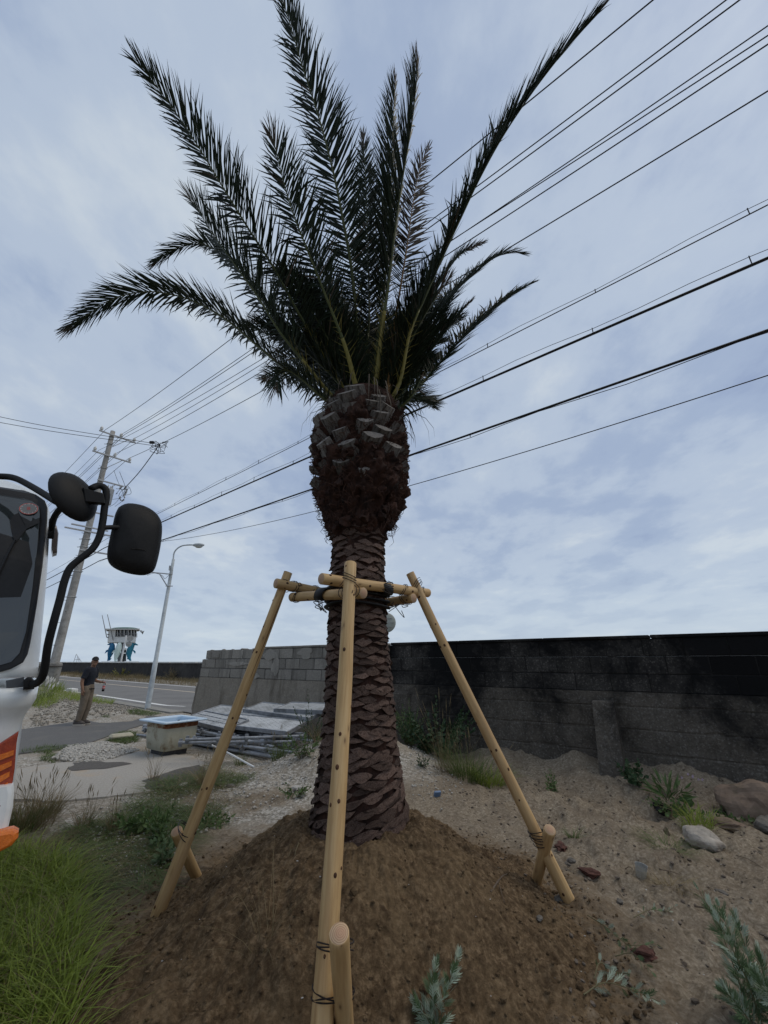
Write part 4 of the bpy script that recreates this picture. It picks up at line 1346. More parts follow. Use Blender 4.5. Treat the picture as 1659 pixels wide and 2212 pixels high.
# wires: where bars cross legs, and where stakes meet legs
def along(nm_, q):
    t, f = LT[nm_]; return t + (f - t) * q
tie(along('near', .055), LT['near'][1] - LT['near'][0], .046, 2.6, .02, 1)
tie(along('near', .10), bars[0][1] - bars[0][0], .050, 2.2, .03, 2)
tie(along('left', .05), LT['left'][1] - LT['left'][0], .042, 2.2, .02, 3)
tie(along('right', .05), LT['right'][1] - LT['right'][0], .042, 2.6, .02, 4)
for k, (b, q) in enumerate(((0, .72), (0, .93), (1, .55), (1, .9), (2, .14), (2, .3), (3, .12), (3, .3))):
    a_, b_, r0, r1 = bars[b]; tie(a_ + (b_ - a_) * q, b_ - a_, .042, 1.8, .022, 10 + k)
for k, (nm_, q, s) in enumerate((('near', .885, 0), ('near', .955, 0), ('left', .83, 1), ('right', .86, 2), ('right', .845, 2))):
    p = along(nm_, q); t, b, r = stk[s]
    ax = LT[nm_][1] - LT[nm_][0]; m_ = (p + (t + (b - t) * (.35 if k != 1 else .75))) / 2
    sp_ = t + (b - t) * np.clip(np.dot(p - t, b - t) / np.dot(b - t, b - t), .12, .9); A = frame(ax, sp_ - p); sep_ = np.dot(sp_ - p, A[:, 0]) / 2
    pts = []
    for an in np.linspace(0, 2.4 * math.pi * 2, 44):
        pts.append(p + A[:, 0] * (sep_ + math.cos(an) * (abs(sep_) + .049)) + A[:, 1] * math.sin(an) * .053 + A[:, 2] * (.022 * math.sin(an * .8 + k) + .01 * an / 6))
    wire(pts, .003, 90)
# loose wire ends and loops at the knots
for k, (x, y, Y) in enumerate(((838, 1255, 3.3), (842, 1268, 3.3), (690, 1305, 3.3), (697, 1300, 3.28), (850, 1300, 3.55), (868, 1308, 3.6))):
    p = PY(x, y, Y); R = random.Random(k); pts = [p]
    for t in range(5): pts.append(p + np.array([R.uniform(-.06, .06), R.uniform(-.03, .03), R.uniform(-.07, .05) - (.04 if k > 3 else 0)]))
    wire(pts, .0032, 40)
# rubber bands clamping the bars to the trunk
for k, (x, y, Y, ax) in enumerate(((697, 1283, 3.30, bars[1][1] - bars[1][0]), (832, 1272, 3.42, bars[0][1] - bars[0][0]))):
    c = PY(x, y, Y); A = frame(ax); rings = []
    for w, rr_ in ((-.05, .043), (-.045, .05), (.045, .05), (.05, .043)):
        an = np.arange(18) * 2 * math.pi / 18
        rings.append(c + np.outer(np.cos(an) * rr_, A[:, 0]) + np.outer(np.sin(an) * rr_, A[:, 1]) + np.outer(.02 * np.sin(an) + w, A[:, 2]))
    mb = MB(); mb.add(*loft(rings, False)); mb.build('rubber_band', M_band, FRAME, smooth=True)
mb = MB()
for z0 in (2.00, 2.045, 2.09, 2.135):
    cx, r = trk(z0); an = np.linspace(0, 2 * math.pi, 60); p = np.stack([cx + (r + .006) * np.cos(an), TRY + (r + .006) * np.sin(an), z0 + .012 * np.sin(an * 2 + z0 * 9)], -1)
    mb.add(*tube(p, .021, 6, False, flat=.45))
mb.build('rubber_band', M_band, FRAME, smooth=True)
# ================================================================== truck parked at the left edge
TH = nrm(np.array([.62, -.78, 0])); TL = np.array([-TH[1], TH[0], 0])      # heading (towards the camera), truck's left side
TD = 2.86
def TP(x, y, a=0.0):
    """point of the cab front, a metres ahead of its front plane, seen at picture point x, y"""
    d = ray(x, y); t = (a - TD) / float(np.dot(d, TH)); p = d * t
    return np.array([p[0], p[1], EYE + p[2]])
def tbz(p): return float(np.dot(p, TL)), p[2]
def TW(a, b, z): return TH * (a - TD) + TL * b + np.array([0, 0, z])


def paint(name, c, rough=.3):
    m, N, L, b = mat_new(name)
    v = coords(N, L, 'World'); n = noise_node(N, L, v, 7, 7, .65)
    cc = ramp_node(N, L, n.outputs[0], [(.35, [q * .88 for q in c]), (.6, c)]).outputs[0]
    n2 = noise_node(N, L, v, 2.1, 7, .7, .5)
    cc = mix_node(N, L, ramp_node(N, L, n2.outputs[0], [(.58, 0.), (.8, .35)]).outputs[0], cc, [q * .62 for q in c])
    L.new(cc, b.inputs['Base Color']); b.inputs['Roughness'].default_value = rough; b.inputs['Coat Weight'].default_value = .3
    b.inputs['Coat Roughness'].default_value = .15
    return m


M_white = paint('truck_white', (.80, .82, .81))
M_blackpl = pm('black_plastic', (.0045, .0045, .005), (.008, .008, .0085), 60, .62, .25, 300, bdist=.002)
M_rubber = pm('window_rubber', (.006, .006, .007), (.011, .011, .012), 40, .45, 0)
M_glass = pm('tinted_windscreen', (.022, .027, .029), (.036, .043, .045), 1.2, .04, 0, spec=.9, coord='World')
M_grey = pm('grey_trim', (.055, .06, .068), (.075, .082, .09), 20, .6, .1)
M_orange = pm('orange_lens', (.60, .13, .012), (.78, .20, .02), 90, .2, .5, 220, spec=.5)
M_redlens = pm('dark_red_lens', (.24, .030, .010), (.38, .055, .016), 60, .22, .3, 200, spec=.5)
M_tyre = pm('tyre', (.012, .012, .012), (.022, .022, .022), 30, .85, .3)
M_steel = pm('dark_steel', (.05, .05, .055), (.09, .09, .095), 20, .55, .1, metal=.4)

TRUCK = tag(empty('truck', TW(-.6, -.9, 0)), 'white cab-over truck with black mirrors at the left edge', 'truck')
# outline of the cab's edge as seen; a is how far the panel leans back there
edge = [(1048, 64, -.42), (1062, 92, -.36), (1082, 106, -.31), (1100, 111, -.28), (1150, 108, -.22), (1200, 105, -.17), (1258, 101, -.11), (1341, 93, -.04), (1400, 88, .0), (1440, 84, .02), (1462, 80, .03)]
lower = [(1486, 84, .10), (1512, 79, .10), (1530, 68, .08), (1545, 56, .05), (1577, 42, .04), (1640, 35, .04), (1700, 29, .05)]
CB = -1.12            # truck centre line (lateral)
def ring_at(b, z, a, back=1.75, rc=.13):
    """plan outline of the cab at one height, symmetric about the centre line"""
    half = b - CB; rc = min(rc, half * .6); pts = []
    for k in range(9):
        an = math.pi / 2 * k / 8
        pts.append((a - rc + rc * math.sin(an) ** 1.0 if False else a - rc * (1 - math.cos(an)), half - rc + rc * math.sin(an)))
    pts = [(a + .015, 0), (a + .012, half * .5)] + pts + [(a - .6, half), (a - back, half)]
    full = pts + [(p[0], -p[1]) for p in pts[::-1] if p[1] > 1e-6]
    return np.array([TW(p[0], CB + p[1], z) for p in full])


rings = []
for y, x, a in edge[::-1]:
    b, z = tbz(TP(x, y, a)); rings.append(ring_at(b, z, a))
zr = tbz(TP(64, 1048, -.42)); rings.append(ring_at(zr[0] - .10, zr[1] + .05, -.55)); rings.append(ring_at(zr[0] - .35, zr[1] + .09, -.75))
mb = MB(); mb.add(*loft(rings)); cab = mb.build('cab_shell', M_white, TRUCK, smooth=True)
rings = []
b9, z9 = tbz(TP(29, 1700, .05))
for dzz, db in ((-.30, .0), (-.04, .0)): rings.append(ring_at(b9 + db, z9 + dzz, .04, 1.7))
for y, x, a in lower[::-1]:
    b, z = tbz(TP(x, y, a)); rings.append(ring_at(b, z, a, 1.7))
mb = MB(); mb.add(*loft(rings)); mb.build('front_panel', M_white, TRUCK, smooth=True)


def panel(px, a_of_y, thick, name, m, parent=TRUCK, bev=.006, mirror=True):
    """a raised panel on the cab front: picture outline of the visible side, carried across to the other side"""
    P = [TP(x, y, a_of_y(y)) for x, y in px]
    if mirror:
        Q = []
        for p in P:
            b = float(np.dot(p, TL)); Q.append(p + TL * (2 * CB - 2 * b))
        P = P + Q[::-1]
    mb = MB(); mb.add(*prism(np.array(P)[::-1], TH, thick, bev)); return mb.build(name, m, parent)


ey = np.array([e[0] for e in edge], float); ea = np.array([e[2] for e in edge], float)
aw = lambda y: float(np.interp(y, ey, ea)) + .012
seal_px = [(0, 1044), (35, 1054), (78, 1069), (97, 1082), (103, 1098), (102, 1129), (92, 1223), (80, 1306), (66, 1388), (60, 1413), (50, 1431), (24, 1445), (0, 1452)]
glass_px = [(0, 1064), (31, 1071), (69, 1083), (84, 1094), (86, 1113), (80, 1188), (70, 1270), (56, 1365), (42, 1411), (24, 1430), (0, 1437)]
panel(seal_px, aw, .012, 'window_seal', M_rubber)
panel(glass_px, lambda y: aw(y) + .0125, .004, 'windscreen', M_glass, bev=0)
panel([(15, 1067), (30, 1071), (33, 1092), (44, 1114), (66, 1126), (86, 1118), (84, 1130), (58, 1142), (34, 1172), (28, 1160), (18, 1110)], lambda y: aw(y) + .017, .003, 'glass_border', M_rubber, bev=0, mirror=False)
mb = MB(); mb.add(*tube(smooth_path([TP(33, 1166, aw(1166) + .03), TP(18, 1195, aw(1195) + .03), TP(2, 1228, aw(1228) + .03), TP(-30, 1300, aw(1300) + .03)], 14), .006, 6)); mb.build('wiper_arm', M_rubber, TRUCK)
# round inspection sticker: ring of numbers, big 8 in the middle
sc_ = TP(62, 1099, aw(1099) + .0195); sx = nrm(TP(80, 1099, aw(1099)) - TP(44, 1099, aw(1099))); sy = nrm(TP(62, 1085, aw(1085)) - TP(62, 1115, aw(1115))); sn = np.cross(sx, sy)
M_sred = pm('sticker_red', (.45, .05, .04), (.55, .08, .06), 10, .5, 0); M_swhite = pm('sticker_white', (.62, .60, .56), (.70, .68, .64), 10, .5, 0); M_sgrey = pm('sticker_grey', (.15, .15, .15), (.20, .20, .20), 10, .5, 0)
def disc(c, r0, r1, z, m, name, parent):
    an = np.linspace(0, 2 * math.pi, 36, endpoint=False); mb = MB()
    o = c + np.outer(np.cos(an) * r1, sx) + np.outer(np.sin(an) * r1, sy) + sn * z
    if r0 > 0:
        i_ = c + np.outer(np.cos(an) * r0, sx) + np.outer(np.sin(an) * r0, sy) + sn * z
        mb.add(np.vstack([o, i_]), [(k, (k + 1) % 36, 36 + (k + 1) % 36, 36 + k) for k in range(36)])
    else: mb.add(o, [tuple(range(36))])
    return mb.build(name, m, parent)
stick = disc(sc_, 0, .043, .0, M_swhite, 'sticker', TRUCK)
disc(sc_, .0395, .0425, .0008, M_sred, 'ring', stick); disc(sc_, 0, .0395, .0008, M_sgrey, 'centre', stick)
def text_mesh(txt, size, c, m, name, parent, xa, ya):
    cu = bpy.data.curves.new('txt', 'FONT'); cu.body = txt; cu.size = size; cu.align_x = 'CENTER'; cu.align_y = 'CENTER'; cu.resolution_u = 3
    o = bpy.data.objects.new('txt', cu); col.objects.link(o); bpy.context.view_layer.update()
    me = bpy.data.meshes.new_from_object(o.evaluated_get(bpy.context.evaluated_depsgraph_get()))
    V = np.array([v.co[:] for v in me.vertices]); F = [tuple(p.vertices) for p in me.polygons]
    bpy.data.objects.remove(o); bpy.data.curves.remove(cu); bpy.data.meshes.remove(me)
    mb = MB(); mb.add(np.asarray(c) + np.outer(V[:, 0], xa) + np.outer(V[:, 1], ya), F); return mb.build(name, m, parent)
text_mesh('8', .034, sc_ + sn * .0016, M_sred, 'number', stick, sx, sy)
for k in range(12):
    an = math.pi / 2 - 2 * math.pi * (k + 1) / 12
    text_mesh(str(k + 1), .0125, sc_ + sx * math.cos(an) * .0357 + sy * math.sin(an) * .0357 + sn * .0016, M_swhite, 'number', stick, sx, sy)
# grey step panel and arm foot under the windscreen
panel([(13, 1470), (52, 1462), (53, 1484), (14, 1486)], lambda y: .035, .02, 'step_panel', M_grey, mirror=False)
panel([(50, 1480), (52, 1468), (60, 1462), (68, 1462), (74, 1470), (74, 1487), (50, 1488)], lambda y: .045, .09, 'arm_bracket', M_blackpl, mirror=False, bev=.01)
# corner lamp with slats, bumper, marker lamp
ld = lambda y: .052
panel([(41, 1578), (36, 1605), (32, 1660), (24, 1712), (12, 1752), (0, 1775), (-60, 1740), (-60, 1640), (0, 1605), (20, 1592)], ld, .022, 'corner_lamp', M_redlens, mirror=False, bev=.008)
lamp_p = [o for o in TRUCK.children if o.name.startswith('corner_lamp')][0]
for k in range(4):
    y0 = 1626 + k * 23; x1 = 30 - k * 4.2
    panel([(x1, y0 - 6), (x1 - 1, y0 + 5), (0, y0 + 16 + k), (-40, y0 + 32), (-40, y0 + 18), (0, y0 + 4)], lambda y: ld(y) + .0225, .008, 'slat', M_orange, lamp_p, .002, False)
panel([(29, 1690), (31, 1706), (28, 1740), (18, 1784), (0, 1800), (-120, 1860), (-120, 1770), (0, 1764), (16, 1730)], lambda y: .06, .06, 'bumper', M_white, bev=.02)
panel([(-30, 1800), (0, 1789), (30, 1783), (41, 1789), (40, 1803), (26, 1820), (0, 1834), (-30, 1846)], lambda y: .11, .06, 'marker_lamp', M_orange, mirror=False, bev=.02)
# smoky side visor seen past the pillar
panel([(113, 1139), (121, 1144), (125, 1160), (122, 1200), (113, 1203), (110, 1190)], lambda y: -.36, .12, 'side_visor', pm('smoked_plastic', (.10, .085, .08), (.15, .13, .12), 8, .15, 0, spec=.7), mirror=False, bev=.02)
# mirror arms
def arm(px, r, name='mirror_arm', n=40):
    mb = MB(); mb.add(*tube(smooth_path([TP(x, y, a) for x, y, a in px], n), r, 10)); return mb.build(name, M_blackpl, TRUCK, smooth=True)
arm([(66, 1480, .12), (84, 1472, .16), (95, 1450, .20), (104, 1392, .24), (117, 1340, .26), (129, 1296, .26), (139, 1256, .26), (152, 1226, .26), (176, 1205, .26), (200, 1185, .26), (215, 1158, .26), (222, 1126, .26), (226, 1095, .26),
     (230, 1070, .26), (226, 1054, .26), (212, 1049, .26), (196, 1056, .27)], .0175, 'mirror_arm', 90)
arm([(-40, 1030, -.2), (0, 1029, -.15), (32, 1033, -.1), (70, 1052, .0), (122, 1084, .18)], .0175)
arm([(222, 1140, .26), (250, 1139, .24), (286, 1142, .22)], .013)
arm([(110, 1162, -.12), (112, 1140, -.08), (118, 1116, .04), (136, 1092, .17)], .016)
panel([(105, 1128), (113, 1118), (120, 1122), (117, 1158), (108, 1164), (104, 1158)], lambda y: -.16, .08, 'arm_bracket', M_blackpl, mirror=False, bev=.015)
# round mirror: domed dish seen from behind
c = TP(159, 1073, .24); vv = nrm(c - np.array([0, 0, EYE])); dd_ = np.linalg.norm(c - np.array([0, 0, EYE]))
def dirp(x, y):
    w = nrm(ray(x, y)); return w * dd_ / float(np.dot(w, vv)) + np.array([0, 0, EYE]) - c
mj = (dirp(196, 1125) - dirp(122, 1023)) / 2; mi_ = (dirp(190, 1052) - dirp(130, 1095)) / 2; mi_ = mi_ - nrm(mj) * np.dot(mi_, nrm(mj)); rm_ = np.linalg.norm(mj)
bb = mi_ + vv * math.sqrt(max(1e-6, rm_ ** 2 - float(np.dot(mi_, mi_)))); nd_ = nrm(np.cross(mj, bb)); nd_ = nd_ if np.dot(nd_, vv) < 0 else -nd_
prof_ = [(r_ * rm_ / .162, z_) for r_, z_ in [(.02, .062), (.07, .056), (.11, .044), (.145, .024), (.160, .004), (.162, -.006), (.155, -.012), (.02, -.010)]]
mb = MB(); mb.add(*lathe(prof_, c, 32, frame(nd_))); rm = mb.build('round_mirror', M_blackpl, TRUCK, smooth=True)
mb = MB(); mb.add(*prism(np.array([TP(178, 1058, .255), TP(222, 1070, .255), TP(226, 1092, .255), TP(182, 1088, .255)])[::-1], TH, .04, .006)); mb.build('bracket', M_blackpl, rm)
# main mirror: rounded housing
O = [(256, 1096), (268, 1089), (284, 1087), (310, 1092), (331, 1103), (344, 1117), (350, 1134), (349, 1164), (343, 1200), (334, 1230), (322, 1240), (306, 1243), (282, 1240), (258, 1233), (240, 1222), (232, 1208), (232, 1188), (237, 1162), (243, 1135), (249, 1110)]
cx_, cy_ = 291, 1165; rings = []
for sc2, a in ((.02, .135), (.90, .135), (.97, .142), (1.0, .16), (1.0, .19), (.97, .212), (.88, .236), (.6, .256), (.02, .264)):
    rings.append(np.array([TP(cx_ + (x - cx_) * sc2, cy_ + (y - cy_) * sc2, a) for x, y in O]))
rings = [np.array(r) for r in rings]
mb = MB(); mb.add(*loft([smooth_path(np.vstack([r, r[:1]]), 61)[:-1] for r in rings])); mm_ = mb.build('side_mirror', M_blackpl, TRUCK, smooth=True)
mb = MB(); mb.add(*tube(smooth_path([TP(284, 1185, .266), TP(305, 1187, .262), TP(322, 1194, .25), TP(336, 1203, .232)], 12), .0022, 4)); mb.build('seam', M_rubber, mm_)
# hidden half of the truck: wheels, chassis, low bed
for sd in (-1, 1):
    c = TW(-.75, CB + sd * .92, .42); A = frame(TL)
    mb = MB(); mb.add(*lathe([(.22, -.11), (.36, -.12), (.41, -.09), (.42, 0), (.41, .09), (.36, .12), (.22, .11)], c, 28, A)); w = mb.build('wheel', M_tyre, TRUCK, smooth=True)
    mb = MB(); mb.add(*lathe([(.04, .10), (.10, .09), (.20, .05), (.23, .115), (.24, .118), (.24, -.118), (.23, -.115), (.04, -.1)], c, 24, A)); mb.build('rim', M_steel, w)
mb = MB(); mb.add(*box(TW(-2.6, CB, .72), (5.0, .9, .2), Rz(math.atan2(TH[1], TH[0])))); mb.build('chassis', M_steel, TRUCK)
mb = MB(); mb.add(*box(TW(-3.9, CB, .98), (3.4, 1.9, .12), Rz(math.atan2(TH[1], TH[0])), .02)); mb.build('load_bed', M_grey, TRUCK)

# ================================================================== utility pole
UX, UY = -16.35, 22.0
def up(y): return PY(180, y, UY)[2]
M_conc = pm('pole_concrete', (.27, .26, .245), (.38, .37, .35), 8, .9, .3, 40, coord='World', c3=(.22, .21, .195), s3=1.2)
M_galv = pm('galvanised', (.30, .31, .32), (.44, .45, .46), 14, .55, .08, metal=.35)
M_porc = pm('white_porcelain', (.62, .62, .60), (.72, .72, .70), 8, .25, 0)
M_cable = pm('black_cable', (.008, .008, .009), (.014, .014, .015), 10, .7, 0)
UP = tag(empty('utility_pole', (UX, UY, .3)), 'tall concrete utility pole with crossarms and insulators beside the road', 'utility pole')
zt = up(932)
mb = MB(); zs = np.linspace(-.3, zt, 12); mb.add(*tube(np.array([[UX, UY, z] for z in zs]), np.interp(zs, [0, zt], [.215, .125]), 18)); mb.build('pole', M_conc, UP, smooth=True)
mb = MB(); q = PY(72, 1445, UY)
mb.add(*box((UX - .30, UY + .05, up(1462)), (.98, .8, up(1437) - up(1489) + .25), Rz(.4), .08)); mb.build('footing', pm('footing_concrete', (.17, .165, .15), (.26, .25, .23), 6, .95, .5, 20, c3=(.10, .095, .085), s3=2), UP)
mb = MB(); mb.add(*box((UX - .18, UY - .02, up(1439)), (.9, .75, .07), Rz(.4), .03)); mb.build('footing_cap', pm('mossy_cap', (.06, .055, .05), (.11, .10, .09), 8, .95, .4), UP)
R3 = np.array([RN[0], RN[1], 0])
def upt(off, z): return np.array([UX, UY, z]) + R3 * off
def uarm(z, o0, o1, ins=(), brace=True, r=.045):
    mb = MB(); d = np.array([RD[0], RD[1], 0]) * -.19
    mb.add(*box(upt((o0 + o1) / 2, z) + d, (o1 - o0, .075, .075), Rz(math.atan2(RN[1], RN[0])), .008)); a = mb.build('crossarm', M_galv, UP)
    for o in ins:
        mb = MB(); mb.add(*lathe([(.03, .03), (.035, .08), (.085, .10), (.09, .14), (.055, .17), (.085, .19), (.08, .23), (.045, .26), (.035, .31), (.02, .33)], upt(o, z) + d, 12)); mb.build('insulator', M_porc, a, smooth=True)
    if brace:
        mb = MB(); mb.add(*bar(upt(o1 * .62, z - .04) + d, upt(.1, z - .75) + d * .8, .02, 6)); mb.build('brace', M_galv, a)
def off_of(px, y, z):
    """offset along the arm of a picture point at height z"""
    p = PZ(px, y, z); return float(np.dot(p[:2] - np.array([UX, UY]), RN))
z1, z2 = up(942), up(986)
uarm(z1, -.72, 1.25, (-.62, .42, 1.15)); uarm(z2, -.78, 1.25, (-.68, .35, 1.15))
uarm(up(1040), -.2, 1.15, (), True); uarm(up(1141), -.85, .9, (), False); uarm(up(1150), -1.1, 1.3, (), True); uarm(up(1190), -.2, 1.2, (), False); uarm(up(1108), -.2, 1.0, (), False)
mb = MB(); c = upt(.55, up(1078)); mb.add(*lathe([(.05, .0), (.2, .02), (.23, .06), (.23, .92), (.24, .95), (.2, 1.0), (.05, 1.02)], c + [0, 0, -.2], 18)); tf = mb.build('transformer', M_galv, UP, smooth=True)
for k in range(3):
    mb = MB(); mb.add(*lathe([(.03, 0), (.05, .03), (.03, .06), (.05, .09), (.03, .12), (.02, .2)], c + np.array([.12 * math.cos(k * 2.1), .12 * math.sin(k * 2.1), .82]), 8)); mb.build('bushing', M_porc, tf)
for y in (960, 1012, 1090, 1165, 1182, 1205, 1235, 1290):
    z = up(y); rr_ = np.interp(z, [0, zt], [.215, .125]); an = np.linspace(0, 2 * math.pi, 20)
    mb = MB(); mb.add(*tube(np.stack([UX + (rr_ + .012) * np.cos(an), UY + (rr_ + .012) * np.sin(an), an * 0 + z], -1), .02, 5, False)); mb.add(*bar((UX - rr_ - .16, UY - .05, z), (UX + rr_ + .14, UY - .05, z), .018, 6)); mb.build('band', M_galv, UP)
for k, y in enumerate(np.arange(1010, 1400, 24)):
    z = up(y); rr_ = np.interp(z, [0, zt], [.215, .125]); sd = 1 if k % 2 else -1
    mb = MB(); mb.add(*bar((UX + sd * rr_ * .3, UY - rr_ * .8, z), (UX + sd * (rr_ * .3 + .05), UY - rr_ - .13, z), .011, 6)); mb.build('step_bolt', M_steel, UP)
# fuse gear and drop wires hanging off the middle arm
mb = MB(); R = random.Random(5); c = upt(1.25, up(1052))
for k in range(9):
    o = np.array([R.uniform(-.25, .35), R.uniform(-.2, .2), R.uniform(-.45, .35)]); mb.add(*box(c + o, (.07, .07, R.uniform(.14, .3)), Rax(nrm([R.uniform(-1, 1), R.uniform(-1, 1), .2]), R.uniform(0, .9)), .01))
mb.build('switch_gear', M_galv, UP)
mb = MB()
for k in range(9):
    p = c + np.array([R.uniform(-.5, .3), R.uniform(-.2, .2), R.uniform(-.2, .6)]); q = c + np.array([R.uniform(-.9, .5), R.uniform(-.3, .3), R.uniform(-1.0, 1.4)])
    mb.add(*tube(smooth_path([p, (p + q) / 2 + [R.uniform(-.3, .5), 0, -R.uniform(.1, .5)], q], 12), .012, 4))
mb.build('jumper_wire', M_cable, UP)

# ---------------------------------------------------------------- cables along the road
def on_plane(x, y, n):
    d = ray(x, y); t = n / (RN[0] * d[0] + RN[1] * d[1]); p = d * t
    return np.array([p[0], p[1], EYE + p[2]])
NP = rnrm(UX, UY)
def cable(px, off, r, label, far=True, extra=None):
    """a cable in the vertical plane that runs along the road at offset off from the pole"""
    n = NP + off; P = np.array([on_plane(x, y, n) for x, y in px]); s = P[:, :2] @ -RD
    co = np.polyfit(s, P[:, 2], 2 if len(px) > 2 else 1)
    if len(px) == 2:
        b = .0022; m = np.polyfit(s, P[:, 2] - b * s ** 2, 1); co = np.array([b, m[0], m[1]])
    S = np.linspace(s.min(), s.max() + 14, 60); z = np.polyval(co, S)
    pts = np.array([rpt(-q, n, w) for q, w in zip(S, z)])
    mb = MB(); mb.add(*tube(pts, r, 5))
    if far:
        S2 = np.linspace(0, 38, 24); z0 = z[0]; w = z0 - .035 * S2 + .0009 * S2 ** 2
        mb.add(*tube(np.array([rpt(-(S[0] - q), n, e) for q, e in zip(S2, w)]), r, 5))
    if extra:
        q = pts + np.array([0, 0, extra[0]]); q[:, 2] += .03 * np.sin(S * 2.1)
        mb.add(*tube(q, extra[1], 4))
        for k in range(3, 58, 3): mb.add(*bar(pts[k], q[k] + [0, 0, .02], .009, 4))
    o = mb.build('power_cable', M_cable, loc=tuple(pts[0]))
    return tag(o, label, 'cable', 'overhead cables along the road')


cable([(228, 928), (1410, 0)], -.62, .012, 'topmost overhead wire from the left insulator of the upper crossarm')
cable([(266, 936), (1568, 0)], .42, .012, 'overhead wire just below the topmost, from the middle upper insulator')
cable([(270, 938), (1597, 0)], .47, .013, 'overhead wire running close beside the second topmost wire')
cable([(292, 946), (1659, 55)], 1.15, .012, 'fourth overhead wire from the top, from the right upper insulator')
cable([(214, 972), (1659, 76)], -.68, .009, 'thin overhead wire between two thicker ones at upper right')
cable([(249, 980), (1659, 95)], .35, .012, 'overhead wire from the middle insulator of the second crossarm')
cable([(278, 990), (1659, 196)], 1.15, .013, 'lone overhead wire crossing below the upper group behind the long right frond')
cable([(232, 1163), (340, 1110), (680, 940), (1180, 685), (1655, 445)], .9, .010, 'thin double overhead wire with small spacers right of the crown', True, (.09, .006))
cable([(225, 1185), (350, 1124), (670, 990), (900, 888), (1659, 553)], .9, .024, 'thick black overhead cable meeting the trunk just under the crown', True, (.13, .006))
cable([(215, 1212), (350, 1164), (670, 1061), (890, 983), (1659, 710)], 1.0, .022, 'thick black overhead cable with wrapped wire crossing behind the swollen trunk head', True, (-.05, .007))
cable([(230, 1176), (430, 1148), (690, 1112), (880, 1059), (1659, 798)], .8, .008, 'thin lowest overhead wire passing behind the narrow trunk', False)
# service drop from the left, with a tangle where it joins
jp = on_plane(345, 960, NP + 1.15)
for k, (x, y, lb) in enumerate(((0, 889, 'upper of two service wires coming in from the left edge'), (0, 911, 'lower of two service wires coming in from the left edge'))):
    a = PY(x - 260, y - 50, 16.5); mb = MB(); P = smooth_path([a, (a + jp) / 2 + [0, 0, -.25], jp + [0, 0, -.12 * k]], 30)
    mb.add(*tube(P, .014, 5)); tag(mb.build('service_wire', M_cable, loc=tuple(a)), lb, 'cable')
mb = MB(); R = random.Random(3)
for k in range(8):
    pts = [jp + np.array([R.uniform(-.5, .45), R.uniform(-.1, .1), R.uniform(-.55, .18)]) for _ in range(5)]; pts[0] = jp; mb.add(*tube(smooth_path(pts, 24), .013, 4))
mb.add(*box(jp + [-.45, 0, .12], (.22, .1, .14), None, .01))
tag(mb.build('cable_joint', M_cable, loc=tuple(jp)), 'tangled black cable joint hanging right of the utility pole top', 'cable joint')
q = upt(1.2, up(1046)); mb = MB(); mb.add(*tube(smooth_path([jp, (jp + q) / 2 + [0, 0, -.2], q], 20), .022, 5))
tag(mb.build('drop_cable', M_cable, loc=tuple(jp)), 'black drop cable from the joint down to the pole gear', 'cable')

# ================================================================== street lamp
SX, SY = -8.41, 16.3
def sz(y): return PY(349, y, SY)[2]
M_lamp = pm('lamp_paint', (.40, .44, .46), (.52, .56, .58), 6, .5, .05, coord='World', c3=(.30, .33, .35), s3=2)
LP = tag(empty('street_lamp', (SX, SY, 0)), 'slim grey street lamp with curved arm at the yard entrance', 'street lamp')
mb = MB(); zt2 = sz(1208); zs = np.array([-.3, .0, 1.6, 1.62, zt2 - .45, zt2 - .44, zt2]); mb.add(*tube([[SX, SY, z] for z in zs], [.095, .095, .085, .075, .062, .055, .055], 14)); mb.build('pole', M_lamp, LP, smooth=True)
ar = [np.array([SX, SY, zt2 - .1]), PY(376, 1195, SY), PY(382, 1186, SY), PY(391, 1180, SY), PY(402, 1177.5, SY), PY(420, 1177, SY)]
mb = MB(); mb.add(*tube(smooth_path(ar, 26), .028, 8)); mb.build('arm', M_lamp, LP, smooth=True)
hc = PY(426, 1178, SY); A = frame(ar[-1] - ar[-2], (0, 1, 0))
V, F = ellipsoid((0, 0, 0), (.13, .075, .24)); mb = MB(); mb.add(V @ A.T + hc + [0.05, 0, .01], F); hd = mb.build('lamp_head', M_lamp, LP, smooth=True)
V, F = ellipsoid((0, 0, 0), (.10, .07, .15)); mb = MB(); mb.add(V @ A.T + hc + [.07, 0, -.045], F); mb.build('lamp_glass', pm('lamp_glass', (.45, .47, .45), (.55, .56, .53), 5, .15, 0, spec=.6), hd, smooth=True)
mb = MB(); a, b = PY(366, 1240, SY), PY(324, 1236, SY); mb.add(*tube([a, b], .022, 6)); mb.add(*bar(PY(361, 1266, SY), PY(345, 1240, SY), .022, 6)); mb.build('bracket', M_galv, LP)
for y in (1240, 1266):
    mb = MB(); mb.add(*bar(PY(358, y, SY - .08), PY(373, y, SY - .08), .018, 6)); mb.build('clamp', M_galv, LP)
mb = MB(); mb.add(*bar(PY(366, 1232, SY - .07), PY(367, 1222, SY - .07), .03, 6)); mb.build('control_box', M_galv, LP)
mb = MB(); mb.add(*tube(smooth_path([PY(366, 1241, SY), PY(356, 1250, SY), PY(350, 1243, SY), PY(333, 1238, SY), PY(318, 1243, SY)], 20), .008, 4)); mb.build('cable_loop', M_cable, LP)

